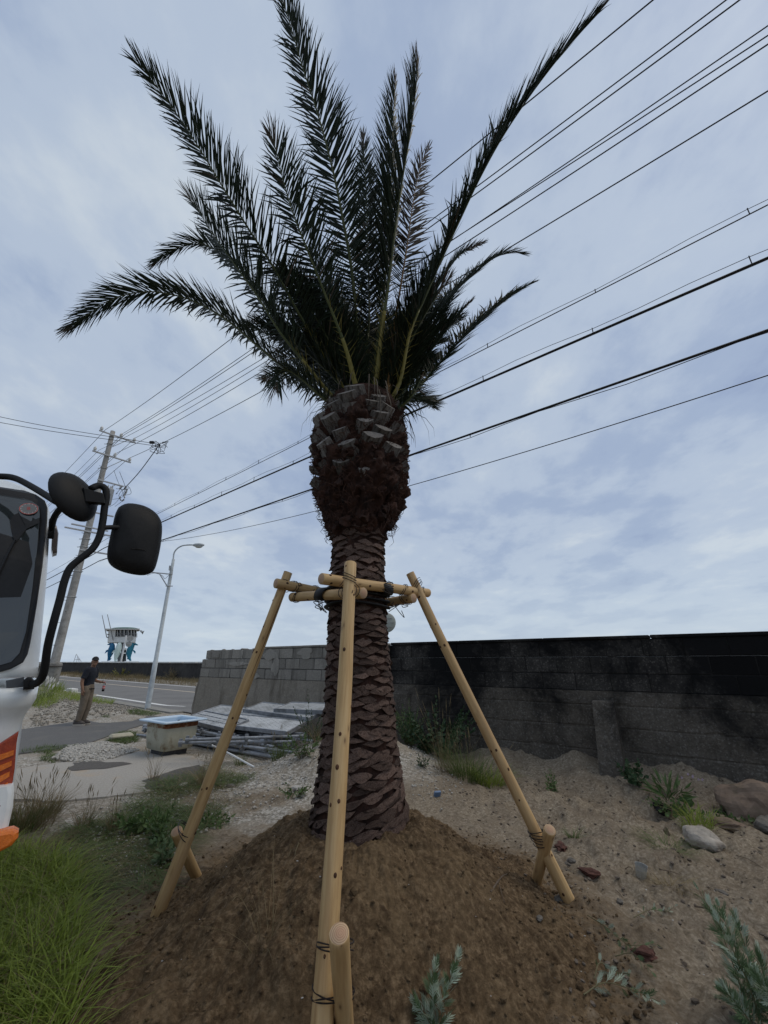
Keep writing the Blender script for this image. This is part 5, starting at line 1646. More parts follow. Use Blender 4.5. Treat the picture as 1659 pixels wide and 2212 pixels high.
# ================================================================== road signs and mirror seen from behind
M_signback = pm('sign_back', (.26, .265, .26), (.34, .345, .335), 5, .6, .05)
M_whitepost = pm('white_post', (.62, .63, .63), (.74, .75, .75), 6, .6, .05)
SB = PZ(255.6, 1458, .12); SG = tag(empty('road_sign', tuple(SB)), 'white sign post with two round grey sign backs in front of the sea wall', 'road sign')
tY = SB[1]; tp = PY(281, 1380, tY)
mb = MB(); mb.add(*tube([SB, [SB[0], tY, tp[2] + .4]], .10, 10)); mb.build('post', M_whitepost, SG)
def sign_disc(c, r, parent, nm_, m):
    A = frame(nrm(np.array([c[0], c[1], 0]) * -1)); mb = MB(); mb.add(*lathe([(.02, .02), (r * .97, .02), (r, .012), (r, -.012), (r * .97, -.02), (.02, -.02)], c, 28, A)); return mb.build(nm_, m, parent)
sign_disc(PY(281.5, 1379, tY - .1), .34, SG, 'sign_plate', M_signback); sign_disc(PY(278, 1391.5, tY - .1), .32, SG, 'sign_plate', M_signback)
for y in (1374, 1384, 1391):
    c = PY(280, y, tY - .16); mb = MB(); mb.add(*box(c, (.5, .05, .06), Rz(.5))); mb.build('strap', M_galv, SG)
c = PY(834, 1345, 17.0); MR = tag(empty('traffic_mirror', (c[0], 17.0, 0)), 'back of a round grey-green traffic mirror peeking out behind the trunk', 'traffic mirror')
mb = MB(); mb.add(*tube([[c[0] - .1, 17.1, -.1], [c[0] - .1, 17.1, c[2] + .3]], .045, 10)); mb.build('post', M_signback, MR)
M_mirb = pm('mirror_back', (.25, .265, .235), (.33, .345, .31), 6, .5, .05)
A = frame((-.05, -1, 0)); mb = MB(); mb.add(*lathe([(.02, .07), (.2, .06), (.33, .02), (.375, .0), (.385, -.02), (.02, -.03)], c, 32, A)); dm = mb.build('mirror_shell', M_mirb, MR, smooth=True)
for dz_ in (-.16, 0, .16):
    mb = MB(); mb.add(*box(c + [0, -.07, dz_], (.62 if dz_ == 0 else .5, .03, .02), None, .004)); mb.build('rib', M_signback, dm)
# ================================================================== watchtower on the beach
TY = 75.0; tb = PY(192 + 850 * .0827, 1316.6 + 1360 * .0827, TY)
TA = math.atan2(tb[0], tb[1]); TX_ = np.array([math.cos(TA), -math.sin(TA), 0]); TV = np.array([math.sin(TA), math.cos(TA), 0])
U = .0827 * (TY / math.cos(TA)) / FPX / 1.02 * math.cos(TA) * 1.0
def tw(x, y, d=0.0):
    """tower point from the enlarged picture: x, y there; d metres deeper"""
    p = PY(192 + x * .0827, 1316.6 + y * .0827, TY)
    return p + TV * d
WT = tag(empty('watchtower', (tb[0], tb[1], -2.6)), 'white beach watchtower with green roof held up by dolphin statues', 'watchtower')
M_tw = pm('tower_white', (.62, .62, .60), (.74, .74, .72), .8, .7, .1, coord='World', c3=(.48, .46, .43), s3=.5, t3=(.55, .8))
M_tgreen = pm('tower_green', (.006, .075, .04), (.012, .10, .055), 1, .95, 0, coord='World', spec=.03)
M_tdark = pm('tower_window_and_shadow', (.03, .035, .04), (.06, .065, .07), .5, .1, 0, spec=.7, coord='World')
M_tgrey = pm('tower_grey', (.20, .20, .20), (.30, .30, .30), 1, .7, 0, coord='World')
def tbox(x0, y0, x1, y1, d0, d1, name, m, parent=WT, top=None):
    """solid between two depths; top = (x0, x1) at the upper edge"""
    t0, t1 = top or (x0, x1); V = [tw(x0, y1, d0), tw(x1, y1, d0), tw(x1, y1, d1), tw(x0, y1, d1), tw(t0, y0, d0), tw(t1, y0, d0), tw(t1, y0, d1), tw(t0, y0, d1)]
    mb = MB(); mb.add(V, [(0, 3, 2, 1), (4, 5, 6, 7), (0, 1, 5, 4), (1, 2, 6, 5), (2, 3, 7, 6), (3, 0, 4, 7)]); return mb.build(name, m, parent)
cabn = tbox(490, 720, 1215, 865, -1.2, 3.4, 'cabin', M_tw, top=(500, 1235))
tbox(500, 540, 690, 718, -1.15, 3.4, 'side_wall', M_tw, top=(515, 705)); tbox(690, 545, 1235, 716, -.8, 3.3, 'window_band', M_tdark, top=(700, 1255))
for x in (745, 835, 925, 1030, 1110, 1180, 1235): tbox(x - 8, 545, x + 8, 718, -1.05, -.9, 'window_post', M_tw)
rf = tbox(445, 515, 1320, 538, -1.9, 4.0, 'roof', M_tw)
rings = []
for q, y in ((1.02, 514), (1.02, 488), (.85, 476), (.3, 466)):
    rings.append(np.array([tw(930 + 355 * q * math.cos(a), y, 1.0 + 2.4 * q * math.sin(a)) for a in np.linspace(0, 2 * math.pi, 24, endpoint=False)]))
mb = MB(); mb.add(*loft(rings)); mb.build('roof_dome', M_tgreen, rf, smooth=True)
mb = MB(); c = tw(1340, 570, .5); mb.add(*lathe([(.05, 0), (.12, .3), (.32, .55), (.34, .58)], c, 12, frame(TX_ + np.array([0, 0, -.3])))); mb.add(*bar(tw(1260, 540, .5), tw(1395, 552, .5), .06)); mb.build('loudspeaker', M_tgrey, WT)
for y in (645, 680, 712):
    mb = MB(); mb.add(*tube([tw(690, y, -1.35), tw(1255, y - 3, -1.35), tw(1265, y - 3, 3.4)], .035, 5)); mb.build('rail', M_tgrey, WT)
for y in (560, 660, 740):
    mb = MB(); mb.add(*box(tw(520, y, -1.2), (.45, .05, .16), Rz(-TA))); mb.build('vent', M_tgrey, WT)
for a, b in (((355, 170), (475, 745)), ((490, 150), (640, 815))):
    mb = MB(); mb.add(*tube([tw(*a, -1.6), tw(*b, -1.6)], [.045, .075], 6)); mb.build('mast', M_tgrey, WT)
gb = tw(850, 1900, 0)[2]
tbox(760, 868, 935, 1900, .2, 2.2, 'column', M_tgrey, top=(730, 925)); tbox(340, 1358, 1285, 1374, -3, 5, 'deck', M_tw)
tbox(895, 1010, 985, 1050, -1.5, -.9, 'landing', M_tw); tbox(870, 1130, 960, 1160, -1.6, -1.0, 'landing', M_tw); tbox(860, 1050, 975, 1350, -.3, .1, 'stair_shadow', M_tdark)  # last box is no real part: dark solid standing in for stair shade
M_db = pm('dolphin_blue', (.01, .10, .22), (.02, .15, .30), .8, .4, 0, coord='World'); M_dt = pm('dolphin_teal', (.015, .13, .20), (.03, .19, .27), .8, .4, 0, coord='World'); M_dw = pm('dolphin_pale', (.50, .62, .60), (.64, .74, .71), .8, .5, 0, coord='World')
def dolphin(spine, m, fin, fm, beak, tail, dd):
    P = smooth_path([tw(x, y, dd) for x, y in spine], 18); t = np.linspace(0, 1, 18)
    R_ = .50 * np.interp(t, [0, .1, .35, .6, .9, 1], [.45, .75, 1.0, .85, .35, .2])
    mb = MB(); mb.add(*tube(P, R_, 14)); mb.add(*tube([tw(*beak[0], dd), tw(*beak[1], dd)], [.2, .07], 8)); d = mb.build('dolphin', m, WT, smooth=True)
    for f in fin:
        Q = np.array([tw(x, y, dd - .25) for x, y in f]); mb = MB(); mb.add(*prism(Q, TV, .14)); mb.build('flipper', fm, d)
    Q = np.array([tw(x, y, dd) for x, y in tail]); mb = MB(); mb.add(*prism(Q, TV, .3)); mb.build('tail', fm, d)
    return d
dolphin([(600, 890), (610, 960), (590, 1060), (560, 1160), (535, 1250), (500, 1330)], M_db, [[(520, 1040), (450, 1075), (418, 1160), (470, 1120), (540, 1090)]], M_db, ((570, 905), (492, 922)), [(520, 1290), (600, 1265), (560, 1330), (470, 1350)], -1.0)
dolphin([(800, 880), (790, 960), (760, 1080), (730, 1190), (700, 1290), (690, 1370)], M_dw, [[(730, 1040), (640, 1080), (595, 1150), (660, 1120), (735, 1100)], [(800, 1060), (850, 1110), (845, 1150), (800, 1120)]], M_dw, ((800, 900), (800, 870)), [(650, 1380), (760, 1370), (700, 1310)], -1.6)
dolphin([(1165, 890), (1120, 960), (1070, 1060), (1050, 1150), (1050, 1250), (1085, 1340)], M_dt, [[(1130, 1050), (1190, 1075), (1220, 1110), (1200, 1160), (1160, 1110)]], M_dt, ((1190, 905), (1275, 935)), [(1010, 1240), (990, 1300), (1060, 1310), (1110, 1350), (1100, 1290)], -1.0)
# railings on top of the sea wall
M_wrail = pm('white_rail', (.5, .52, .54), (.6, .62, .64), 3, .6, 0, coord='World')
def fencelet(name, label, segs, Y):
    mb = MB(); P = [(PY(*a, Y), PY(*b, Y)) for a, b in segs]
    for a, b in P: mb.add(*bar(a, b, .04, 5))
    return tag(mb.build(name, M_wrail, loc=tuple(P[0][0])), label, 'railing')
fencelet('railing', 'white grid railing above the sea wall left of the utility pole', [((58, 1408), (78, 1406)), ((58, 1415), (78, 1413)), ((58, 1422), (78, 1421)), ((59, 1407), (59, 1434)), ((65, 1407), (65, 1434)), ((71, 1406), (71, 1434)), ((77, 1405), (77, 1434))], 60)
fencelet('railing', 'small triangular white frame on the sea wall right of the utility pole', [((158, 1433), (165, 1413)), ((165, 1413), (178, 1433)), ((161, 1425), (173, 1425)), ((168, 1417), (165, 1433)), ((170, 1421), (171, 1433))], 64)

# ================================================================== bathtub
TUB = PZ(366, 1634, 0); TUB[1] += .36; TUB[0] -= .19
BT = tag(empty('bathtub', (TUB[0], TUB[1], 0)), 'old square blue bathtub with rusty stained sides on the concrete slab', 'bathtub')
M_tubin = pm('tub_blue_enamel', (.42, .55, .68), (.50, .63, .75), 4, .3, .05, spec=.5, c3=(.36, .44, .48), s3=3, t3=(.55, .85))
M_tubout = pm('tub_stained', (.36, .35, .27), (.46, .44, .35), 6, .7, .25, 30, c3=(.16, .10, .055), s3=4.5, t3=(.54, .72), coord='World')
M_rust = pm('rust', (.10, .035, .015), (.22, .09, .04), 18, .9, .5, 40, coord='World', c3=(.33, .30, .22), s3=5, t3=(.5, .6))
ta = -.62
def rrect(w, d, r, z, n=6):
    P = []
    for k, (sx_, sy_) in enumerate(((1, 1), (-1, 1), (-1, -1), (1, -1))):
        for i_ in range(n):
            an = math.pi / 2 * (k + i_ / (n - 1)); P.append((sx_ * (w / 2 - r) + r * math.cos(an), sy_ * (d / 2 - r) + r * math.sin(an), z))
    return np.array(P) @ Rz(ta).T + np.array([TUB[0], TUB[1], 0])
W_, D_ = .80, .72
mb = MB(); mb.add(*loft([rrect(W_ * .74, D_ * .74, .1, .07), rrect(W_ * .82, D_ * .82, .1, .085), rrect(W_ * .88, D_ * .88, .09, .28), rrect(W_ * .9, D_ * .9, .085, .44)], False)); mb.f.append((np.arange(24)[::-1][None], 0)); mb.build('tub_body', M_tubout, BT, smooth=True)
mb = MB(); mb.add(*loft([rrect(W_ * .9, D_ * .9, .085, .4401), rrect(W_ * .905, D_ * .905, .085, .531)], False)); mb.build('rust_band', M_rust, BT, smooth=True)
mb = MB(); mb.add(*loft([rrect(W_ * .90, D_ * .90, .08, .53), rrect(W_ * 1.15, D_ * 1.15, .035, .53), rrect(W_ * 1.17, D_ * 1.17, .035, .545), rrect(W_ * 1.15, D_ * 1.15, .035, .56), rrect(W_ * .90, D_ * .90, .08, .558), rrect(W_ * .87, D_ * .87, .09, .535)], False)); mb.build('rim', M_tubin, BT, smooth=False)
mb = MB(); mb.add(*loft([rrect(W_ * .87, D_ * .87, .09, .536), rrect(W_ * .82, D_ * .82, .1, .25), rrect(W_ * .72, D_ * .72, .1, .11)], False)); mb.f.append((np.arange(48, 72)[None], 0)); mb.build('basin', M_tubin, BT, smooth=True)
mb = MB(); mb.add(*loft([rrect(W_ * .62, D_ * .62, .06, -.02), rrect(W_ * .64, D_ * .64, .06, .075)], True)); mb.build('foot', M_tubdark if 'M_tubdark' in globals() else M_steel, BT)
mb = MB(); c = rrect(W_ * .86, D_ * .86, .09, .46)[8]; mb.add(*lathe([(.03, 0), (.03, .012), (.012, .02)], c, 10, frame(np.array([TUB[0] - c[0], TUB[1] - c[1], 0])))); mb.build('overflow', M_steel, BT)

# ================================================================== scaffold pile
M_pipe = pm('galvanised_pipe', (.22, .235, .26), (.34, .355, .38), 10, .5, .1, metal=.45, c3=(.17, .175, .18), s3=3, rnd=.2)
M_deck = pm('scaffold_deck', (.36, .37, .375), (.48, .49, .49), 8, .55, .15, 40, metal=.25, c3=(.28, .285, .28), s3=2.5, rnd=.1)
PA = math.atan2(dw[1], dw[0]) + .04; pd = np.array([math.cos(PA), math.sin(PA), 0]); pn = np.array([math.sin(PA), -math.cos(PA), 0])
pc = np.array([-3.45, 9.58, 0.])
def pipe_mesh(L_, r, knobs, wedge):
    mb = MB(); an = np.arange(10) * 2 * math.pi / 10
    mb.add(*tube([[-L_ / 2, 0, 0], [L_ / 2, 0, 0]], r, 10, False))
    for x in (-L_ / 2, L_ / 2):     # hollow ends
        s = 1 if x > 0 else -1; mb.add(*loft([np.stack([np.full(10, x), r * np.cos(an), r * np.sin(an)], -1), np.stack([np.full(10, x), r * .8 * np.cos(an), r * .8 * np.sin(an)], -1), np.stack([np.full(10, x - s * .15), r * .8 * np.cos(an), r * .8 * np.sin(an)], -1)], False))
    pm_ = mb.mesh('scaffold_pipe', M_pipe, smooth=False); kn = []
    for x in knobs:
        m = MB(); m.add(*tube([[x - .03, 0, 0], [x + .03, 0, 0]], r * 1.45, 10))
        if wedge:
            for k in range(4): m.add(*box((x, math.cos(k * 1.571) * r * 1.8, math.sin(k * 1.571) * r * 1.8), (.05, .03, .03)))
        kn.append(m.mesh('collar', M_pipe))
    return pm_, kn
kinds = [pipe_mesh(3.6, .0243, (-1.75, -1.3, -.85, -.4, .05, .5, .95, 1.4), True), pipe_mesh(2.9, .0213, (-1.43, 1.43), False), pipe_mesh(1.9, .0243, (-.92, -.45, 0, .45, .92), True), pipe_mesh(4.1, .0243, (), False)]
R = random.Random(21); npipe = 0
for layer, (nn_, z0) in enumerate(((15, .03), (13, .085), (12, .14), (10, .195), (8, .25), (6, .305))):
    for k in range(nn_):
        kd = R.choice((0, 0, 1, 2, 3)) if layer else R.choice((0, 3, 3)); off = (k - nn_ / 2) * .066 + R.uniform(-.02, .02) - .06
        if layer == 0 and k >= 12: kd = 3
        sh = R.uniform(-.75, .85) + (.75 if kd == 2 else 0); yaw = PA + R.uniform(-.05, .05) * (1 + layer * .5); til = R.uniform(-.015, .015)
        p = pc + pd * sh + pn * off + np.array([0, 0, z0 + R.uniform(-.01, .02)])
        Mx = Matrix.Translation(Vector(p)) @ Matrix.Rotation(yaw, 4, 'Z') @ Matrix.Rotation(til, 4, 'Y')
        o = inst('scaffold_pipe', kinds[kd][0], None, Mx)
        tag(o, ['grey galvanised scaffold standard with collars', 'thin grey scaffold brace tube', 'short grey collared scaffold pipe', 'long plain grey scaffold tube'][kd] + [' on the ground under the pile', ' in the second layer of the pile', ' in the third layer of the pile', ' in the fourth layer of the pile', ' in the fifth layer of the pile', ' in the top layer just under the decks'][layer], 'pipe', ['collared standards in the scaffold pile', 'thin braces in the scaffold pile', 'short pipes in the scaffold pile', 'plain tubes in the scaffold pile'][kd])
        for m in kinds[kd][1]: inst('collar', m, o, Matrix.Identity(4))
        npipe += 1
# pipes jutting out to the right at an angle
for k, (x0, y0, x1, y1, za, zb) in enumerate(((520, 1592, 636, 1626, .36, .16), (470, 1570, 560, 1605, .42, .22), (555, 1600, 638, 1602, .30, .27), (600, 1590, 655, 1590, .36, .34))):
    a, b = PZ(x0, y0, za), PZ(x1, y1, zb); kd = (2, 2, 2, 2)[k]; me, kn = kinds[kd]; L_ = np.linalg.norm(b - a); A = frame(nrm(b - a) * np.array([1, 1, .35]))
    c = b - A[:, 2] * (3.6, 2.9, 1.9, 1.9)[kd] / 2
    Mx = Matrix([[A[i][2], A[i][0], A[i][1], c[i]] for i in range(3)] + [[0, 0, 0, 1]])
    o = inst('scaffold_pipe', me, None, Mx)
    tag(o, ['collared scaffold pipe slanting down to the right end of the pile', 'thin brace tube slanting out under the ribbed deck', 'short collared pipe poking out at the right of the pile', 'short pipe poking out highest beside the weeds by the trunk'][k], 'pipe')
    for m in kn: inst('collar', m, o, Matrix.Identity(4))
wa, wb = PZ(421, 1594, .30), PZ(549, 1657, .02)
mb = MB(); mb.add(*tube(smooth_path([wa, (wa + wb) / 2 + [0, 0, .02], wb], 10), .014, 8)); tag(mb.build('plastic_pipe', M_whitepost, loc=tuple(wa)), 'thin white plastic pipe leaning across the scaffold pile', 'pipe')


def deck(name, c, L_, W, yaw, tilt, label, ribs):
    A = Rz(yaw) @ Rax((1, 0, 0), tilt[0]) @ Rax((0, 1, 0), tilt[1]); c = np.asarray(c, float)
    e = empty(name, tuple(c)); tag(e, label, 'scaffold deck'); n = 3 if ribs else 1
    for k in range(n):
        w = W / n; y = -W / 2 + w * (k + .5); mb = MB()
        V, F = box((0, y, .012), (L_, w - (.03 if ribs else .0), .024), None, .004); mb.add(V @ A.T + c, F); mb.build('plate', M_deck, e)
        if not ribs: break
    for sd in (-1, 1):
        mb = MB(); V, F = box((0, sd * (W / 2 + .012), .0), (L_, .02, .075), None, .003); mb.add(V @ A.T + c, F); mb.build('side_channel', M_pipe, e)
        mb = MB(); V, F = box((sd * (L_ / 2 + .014), 0, .0), (.024, W + .05, .07), None, .003); mb.add(V @ A.T + c, F); mb.build('end_channel', M_pipe, e)
    mb = MB()
    for i_ in range(int(L_ / .075)):
        for j in range(int(W / .085)):
            x, y = -L_ / 2 + .05 + i_ * .075, -W / 2 + .05 + j * .085 + (.04 if i_ % 2 else 0)
            if ribs and i_ % 2: continue
            V, F = lathe([(.013, .0), (.010, .006), (.003, .007)], (x, y, .0245), 6); mb.add(V @ A.T + c, F)
    tag(mb.build('tread_studs', M_deck, e), kind='stuff')
    return e
deck('scaffold_deck', (-2.45, 9.05, .43), 1.85, .55, PA + .10, (.20, .02), 'wide perforated metal scaffold deck lying in the middle of the pile', False)
deck('scaffold_deck', (-3.45, 9.42, .44), 1.55, .46, PA - .09, (.24, .04), 'metal scaffold deck with raised ribs nearest the tub', True)
deck('scaffold_deck', (-2.1, 9.62, .60), 1.95, .5, PA - .05, (.20, .02), 'long metal scaffold deck on top at the back of the pile', False)
deck('scaffold_deck', (-1.35, 9.3, .68), 1.8, .5, PA + .07, (.17, -.02), 'topmost metal scaffold deck reaching behind the trunk', False)
deck('scaffold_deck', (-3.15, 10.05, .52), 1.8, .5, PA + .05, (.18, .02), 'metal scaffold deck lowest at the back against the grey wall', False)

# ================================================================== the man by the road
MP = PZ(172, 1566, 0); MAN = tag(empty('person', tuple(MP)), 'person in dark T-shirt, khaki trousers and cap standing on the lane with a bottle', 'person')
FA = math.radians(4)
M_skin = pm('skin', (.20, .105, .065), (.27, .15, .095), 20, .55, .05); M_shirt = pm('navy_tshirt', (.010, .012, .018), (.022, .025, .034), 12, .9, .5, 25)
M_trous = pm('khaki_trousers', (.13, .103, .076), (.20, .162, .122), 8, .9, .7, 14); M_cap = pm('dark_cap', (.014, .014, .015), (.028, .027, .028), 20, .9, .2); M_shoe = pm('shoe', (.05, .042, .038), (.10, .088, .08), 15, .8, .2); M_sole = pm('shoe_sole', (.42, .38, .32), (.5, .46, .4), 10, .8, .1); M_hair = pm('black_hair', (.006, .006, .006), (.012, .011, .011), 30, .7, .2)
Rm = Rz(FA)
def L2W(P): return np.asarray(P, float) @ Rm.T + MP
def limb(mb, P, R_, seg=12, flat=1.0, up_=(0, 1, 0)):
    mb.add(*tube(L2W(smooth_path(P, max(6, len(P) * 4))), np.interp(np.linspace(0, 1, max(6, len(P) * 4)), np.linspace(0, 1, len(R_)), R_), seg, True, Rm @ np.array(up_, float), flat))
def remesh(o, vox, it=4):
    r = o.modifiers.new('remesh', 'REMESH'); r.mode = 'VOXEL'; r.voxel_size = vox; r.use_smooth_shade = True
    s = o.modifiers.new('smooth', 'SMOOTH'); s.iterations = it; s.factor = .5
mb = MB(); HY = math.radians(-50); Rh = Rz(HY); hc_ = np.array([.035, 0, 1.575])
def HL(P): return L2W(np.asarray(P, float) @ Rh.T + hc_)
limb(mb, [(.0, 0, 1.36), (.02, 0, 1.47), (.03, 0, 1.52)], [.068, .056, .058])                       # neck
V, F = ellipsoid((0, 0, 0), (.096, .076, .118)); V[:, 0] *= np.where(V[:, 2] < -.05, .92, 1); mb.add(HL(V + [0.0, 0, 0]), F)
V, F = ellipsoid((.045, 0, -.075), (.052, .052, .048)); mb.add(HL(V), F)                               # jaw
V, F = ellipsoid((.098, 0, -.012), (.020, .014, .026)); mb.add(HL(V), F)                               # nose
V, F = ellipsoid((.085, 0, -.058), (.013, .025, .010)); mb.add(HL(V), F)                               # lips
for sd in (-1, 1):
    V, F = ellipsoid((-.005, sd * .078, -.01), (.022, .010, .032)); mb.add(HL(V), F)                   # ears
limb(mb, [(0, 0, .95), (0, 0, 1.15), (0, 0, 1.30), (0, 0, 1.38)], [.09, .085, .09, .08], 16, 1.0)        # trunk under the shirt
sh_r, el_r, wr_r = (0, -.185, 1.37), (-.045, -.245, 1.09), (.02, -.25, .86)
sh_l, el_l, wr_l = (0, .185, 1.37), (.0, .25, 1.10), (.21, .21, 1.03)
limb(mb, [sh_r, el_r, wr_r], [.055, .047, .040, .030]); limb(mb, [sh_l, el_l, wr_l], [.055, .047, .040, .030])
def hand(mb, w, d, side, curl):
    """palm and five fingers; d = pointing direction, side = thumb side, curl = finger bend direction"""
    w, d, side, curl = [np.asarray(q, float) for q in (w, nrm(d), nrm(side), nrm(curl))]
    limb(mb, [w - d * .02, w + d * .04, w + d * .085], [.026, .037, .034], 10, .55, tuple(curl))
    for k, l in enumerate((.070, .078, .072, .056)):
        b = w + d * .08 + side * (.027 - .018 * k); limb(mb, [b, b + d * l * .5 + curl * l * .15, b + d * l * .75 + curl * l * .6], [.0095, .009, .007], 6)
    b = w + d * .02 + side * .032; limb(mb, [b, b + side * .025 + d * .03, b + side * .025 + d * .055 + curl * .015], [.012, .010, .008], 6)
hand(mb, wr_r, (.1, -.05, -1), (1, 0, .1), (.2, .6, 0)); hand(mb, wr_l, (.95, -.1, -.15), (0, -.3, 1), (.1, -.4, -.9))
for sd, kx in ((-1, .0), (1, .03)):
    limb(mb, [(0, sd * .085, .92), (.02 + kx, sd * .085, .50), (-.02 + kx, sd * .085, .06)], [.085, .062, .05, .042])
body = mb.build('body', M_skin, MAN, smooth=True); remesh(body, .0075, 3)
mb = MB(); Z_ = [(.885, .150, .118), (.95, .152, .12), (1.08, .150, .118), (1.22, .168, .124), (1.32, .178, .118), (1.385, .15, .10), (1.425, .085, .075)]
rings = []
for z, wy, wx in Z_:
    an = np.arange(24) * 2 * math.pi / 24; rings.append(L2W(np.stack([wx * np.cos(an) + .004 * np.sin(an * 5 + z * 30), wy * np.sin(an) + .004 * np.cos(an * 4 + z * 21), np.full(24, z) + .004 * np.sin(an * 3)], -1)))
mb.add(*loft(rings)); e1 = np.array(sh_r) + (np.array(el_r) - sh_r) * .82; e2 = np.array(sh_l) + (np.array(el_l) - sh_l) * .82
limb(mb, [(0, -.14, 1.375), tuple(np.array(sh_r) + [0, -.0, .005]), tuple(e1)], [.062, .074, .072, .07]); limb(mb, [(0, .14, 1.375), tuple(np.array(sh_l) + [0, 0, .005]), tuple(e2)], [.062, .074, .072, .07])
s = mb.build('shirt', M_shirt, MAN, smooth=True); remesh(s, .009, 3)
mb = MB()
for sd, kx in ((-1, .0), (1, .03)):
    limb(mb, [(0, sd * .075, .95), (.01, sd * .085, .80), (.025 + kx, sd * .086, .50), (0 + kx, sd * .086, .28), (-.02 + kx, sd * .086, .10)], [.105, .112, .096, .082, .080, .074, .066], 14)
limb(mb, [(0, 0, .99), (0, 0, .90), (0, 0, .80)], [.135, .142, .10], 18)
s = mb.build('trousers', M_trous, MAN, smooth=True); remesh(s, .009, 2)
for sd, kx in ((-1, .0), (1, .03)):
    O = [(-.10, -.035), (-.06, -.045), (.06, -.048), (.14, -.045), (.18, -.02), (.18, .02), (.14, .042), (.06, .045), (-.06, .04), (-.10, .03)]
    def so(z, k, dx_=0): return L2W(np.array([(x * k + kx - .01 + dx_, y * k + sd * .088, z) for x, y in O]))
    mb = MB(); mb.add(*loft([so(.028, 1.0), so(.055, 1.0), so(.085, .9, -.01), so(.12, .62, -.04), so(.135, .5, -.05)])); sh = mb.build('shoe', M_shoe, MAN, smooth=True)
    mb = MB(); mb.add(*loft([so(.0, 1.02), so(.030, 1.04)])); mb.build('sole', M_sole, sh)
mb = MB(); V, F = ellipsoid((0, 0, 0), (.108, .087, .085)); V[:, 2] = np.maximum(V[:, 2], -.01); mb.add(HL(V + [-.004, 0, .048]), F)
P = [( .085 + .085 * math.cos(a), .072 * math.sin(a), .040 - .012 * math.cos(a)) for a in np.linspace(-1.4, 1.4, 9)] + [(.06, .07, .045), (.06, -.07, .045)]
mb.add(*prism(HL(np.array(P)), (0, 0, 1), .012)); mb.build('cap', M_cap, MAN, smooth=False)
mb = MB(); V, F = ellipsoid((-.035, 0, -.005), (.072, .084, .065)); mb.add(HL(V), F); mb.build('hair', M_hair, MAN, smooth=True)
for sd in (-1, 1):
    mb = MB(); V, F = ellipsoid((.088, sd * .032, .018), (.010, .013, .006)); mb.add(HL(V), F); mb.build('eye', M_hair, MAN)
    mb = MB(); V, F = ellipsoid((.090, sd * .033, .036), (.010, .020, .004)); mb.add(HL(V), F); mb.build('eyebrow', M_hair, MAN)
mb = MB(); an = np.arange(24) * 2 * math.pi / 24
mb.add(*loft([L2W(np.stack([.158 * np.cos(an), .164 * np.sin(an), np.full(24, z)], -1)) for z in (.868, .892)], False)); mb.build('belt', M_hair, MAN)
bc = L2W([[.305, .195, .80]])[0]
BO = tag(empty('bottle', tuple(bc)), 'plastic cola bottle with red label in the person\'s hand', 'bottle')
mb = MB(); mb.add(*lathe([(.025, .0), (.033, .01), (.034, .04), (.033, .055)], bc, 16)); mb.build('dark_drink', M_hair, BO, smooth=True)
mb = MB(); mb.add(*lathe([(.033, .055), (.034, .075), (.033, .15), (.024, .185), (.014, .205), (.013, .225)], bc, 16)); mb.build('bottle_wall', pm('clear_plastic', (.55, .58, .58), (.62, .65, .65), 5, .1, 0, spec=.6, trans=.5), BO, smooth=True)
mb = MB(); mb.add(*lathe([(.0345, .075), (.0352, .08), (.0352, .135), (.0345, .14)], bc, 16)); lb = mb.build('bottle_label', pm('red_label', (.55, .025, .03), (.62, .04, .045), 20, .4, 0), BO)
mb = MB(); mb.add(*lathe([(.0347, .098), (.0358, .10), (.0358, .114), (.0347, .116)], bc, 16)); mb.build('white_wave', M_swhite, lb)
mb = MB(); mb.add(*lathe([(.015, .222), (.0155, .225), (.0155, .243), (.014, .246), (.002, .246)], bc, 12)); mb.build('bottle_cap', M_sred, BO)
# ================================================================== plants
M_grass = pm('fresh_grass', (.130, .185, .022), (.270, .335, .060), 30, .6, 0, coord='World', trans=.35, c3=(.30, .28, .09), s3=9, t3=(.58, .7), spec=.25)
M_grassdk = pm('dark_grass', (.052, .085, .022), (.125, .165, .050), 30, .65, 0, coord='World', trans=.25, spec=.25)
M_drygrass = pm('dry_grass', (.16, .12, .065), (.28, .22, .125), 20, .8, 0, coord='World', trans=.25, c3=(.10, .105, .045), s3=7, t3=(.5, .65))
M_leafG = pm('weed_leaf', (.050, .092, .028), (.115, .175, .060), 18, .55, 0, coord='World', trans=.25)
M_leafDk = pm('shrub_leaf', (.020, .046, .020), (.048, .090, .038), 14, .5, 0, coord='World', trans=.15)
M_leafS = pm('mugwort_leaf', (.28, .35, .26), (.42, .49, .39), 25, .7, .1, 60, trans=.2, rnd=.18)
M_leafS2 = pm('mugwort_green', (.065, .115, .05), (.125, .185, .085), 25, .65, .1, 60, trans=.2, rnd=.2)
M_stem = pm('plant_stem', (.09, .085, .045), (.16, .14, .075), 20, .8, 0, coord='World')
M_twig = pm('dead_twig', (.07, .05, .035), (.15, .115, .085), 20, .9, .3, coord='World')


def grass_patch(mb, outline, n, h0, h1, w=.006, lean=.55, mi=0, z_add=0.0, clump=0.0):
    x, y = spread(outline, n)
    if clump:
        k = fbm(np.stack([x, y], -1) * clump, 3, 77) > rng.uniform(-.5, .25, len(x)); x, y = x[k], y[k]
    m = len(x); h = rng.uniform(h0, h1, m) * (1 + .25 * fbm(np.stack([x, y], -1) * 2.5, 2, 55))
    add_blades(mb, np.stack([x, y, top_h(x, y) - .01 + z_add], -1), h, rng.uniform(0, 6.28, m), np.abs(rng.normal(lean, .3, m)), w * rng.uniform(.6, 1.3, m), mi=mi, k=4, curl=.6)


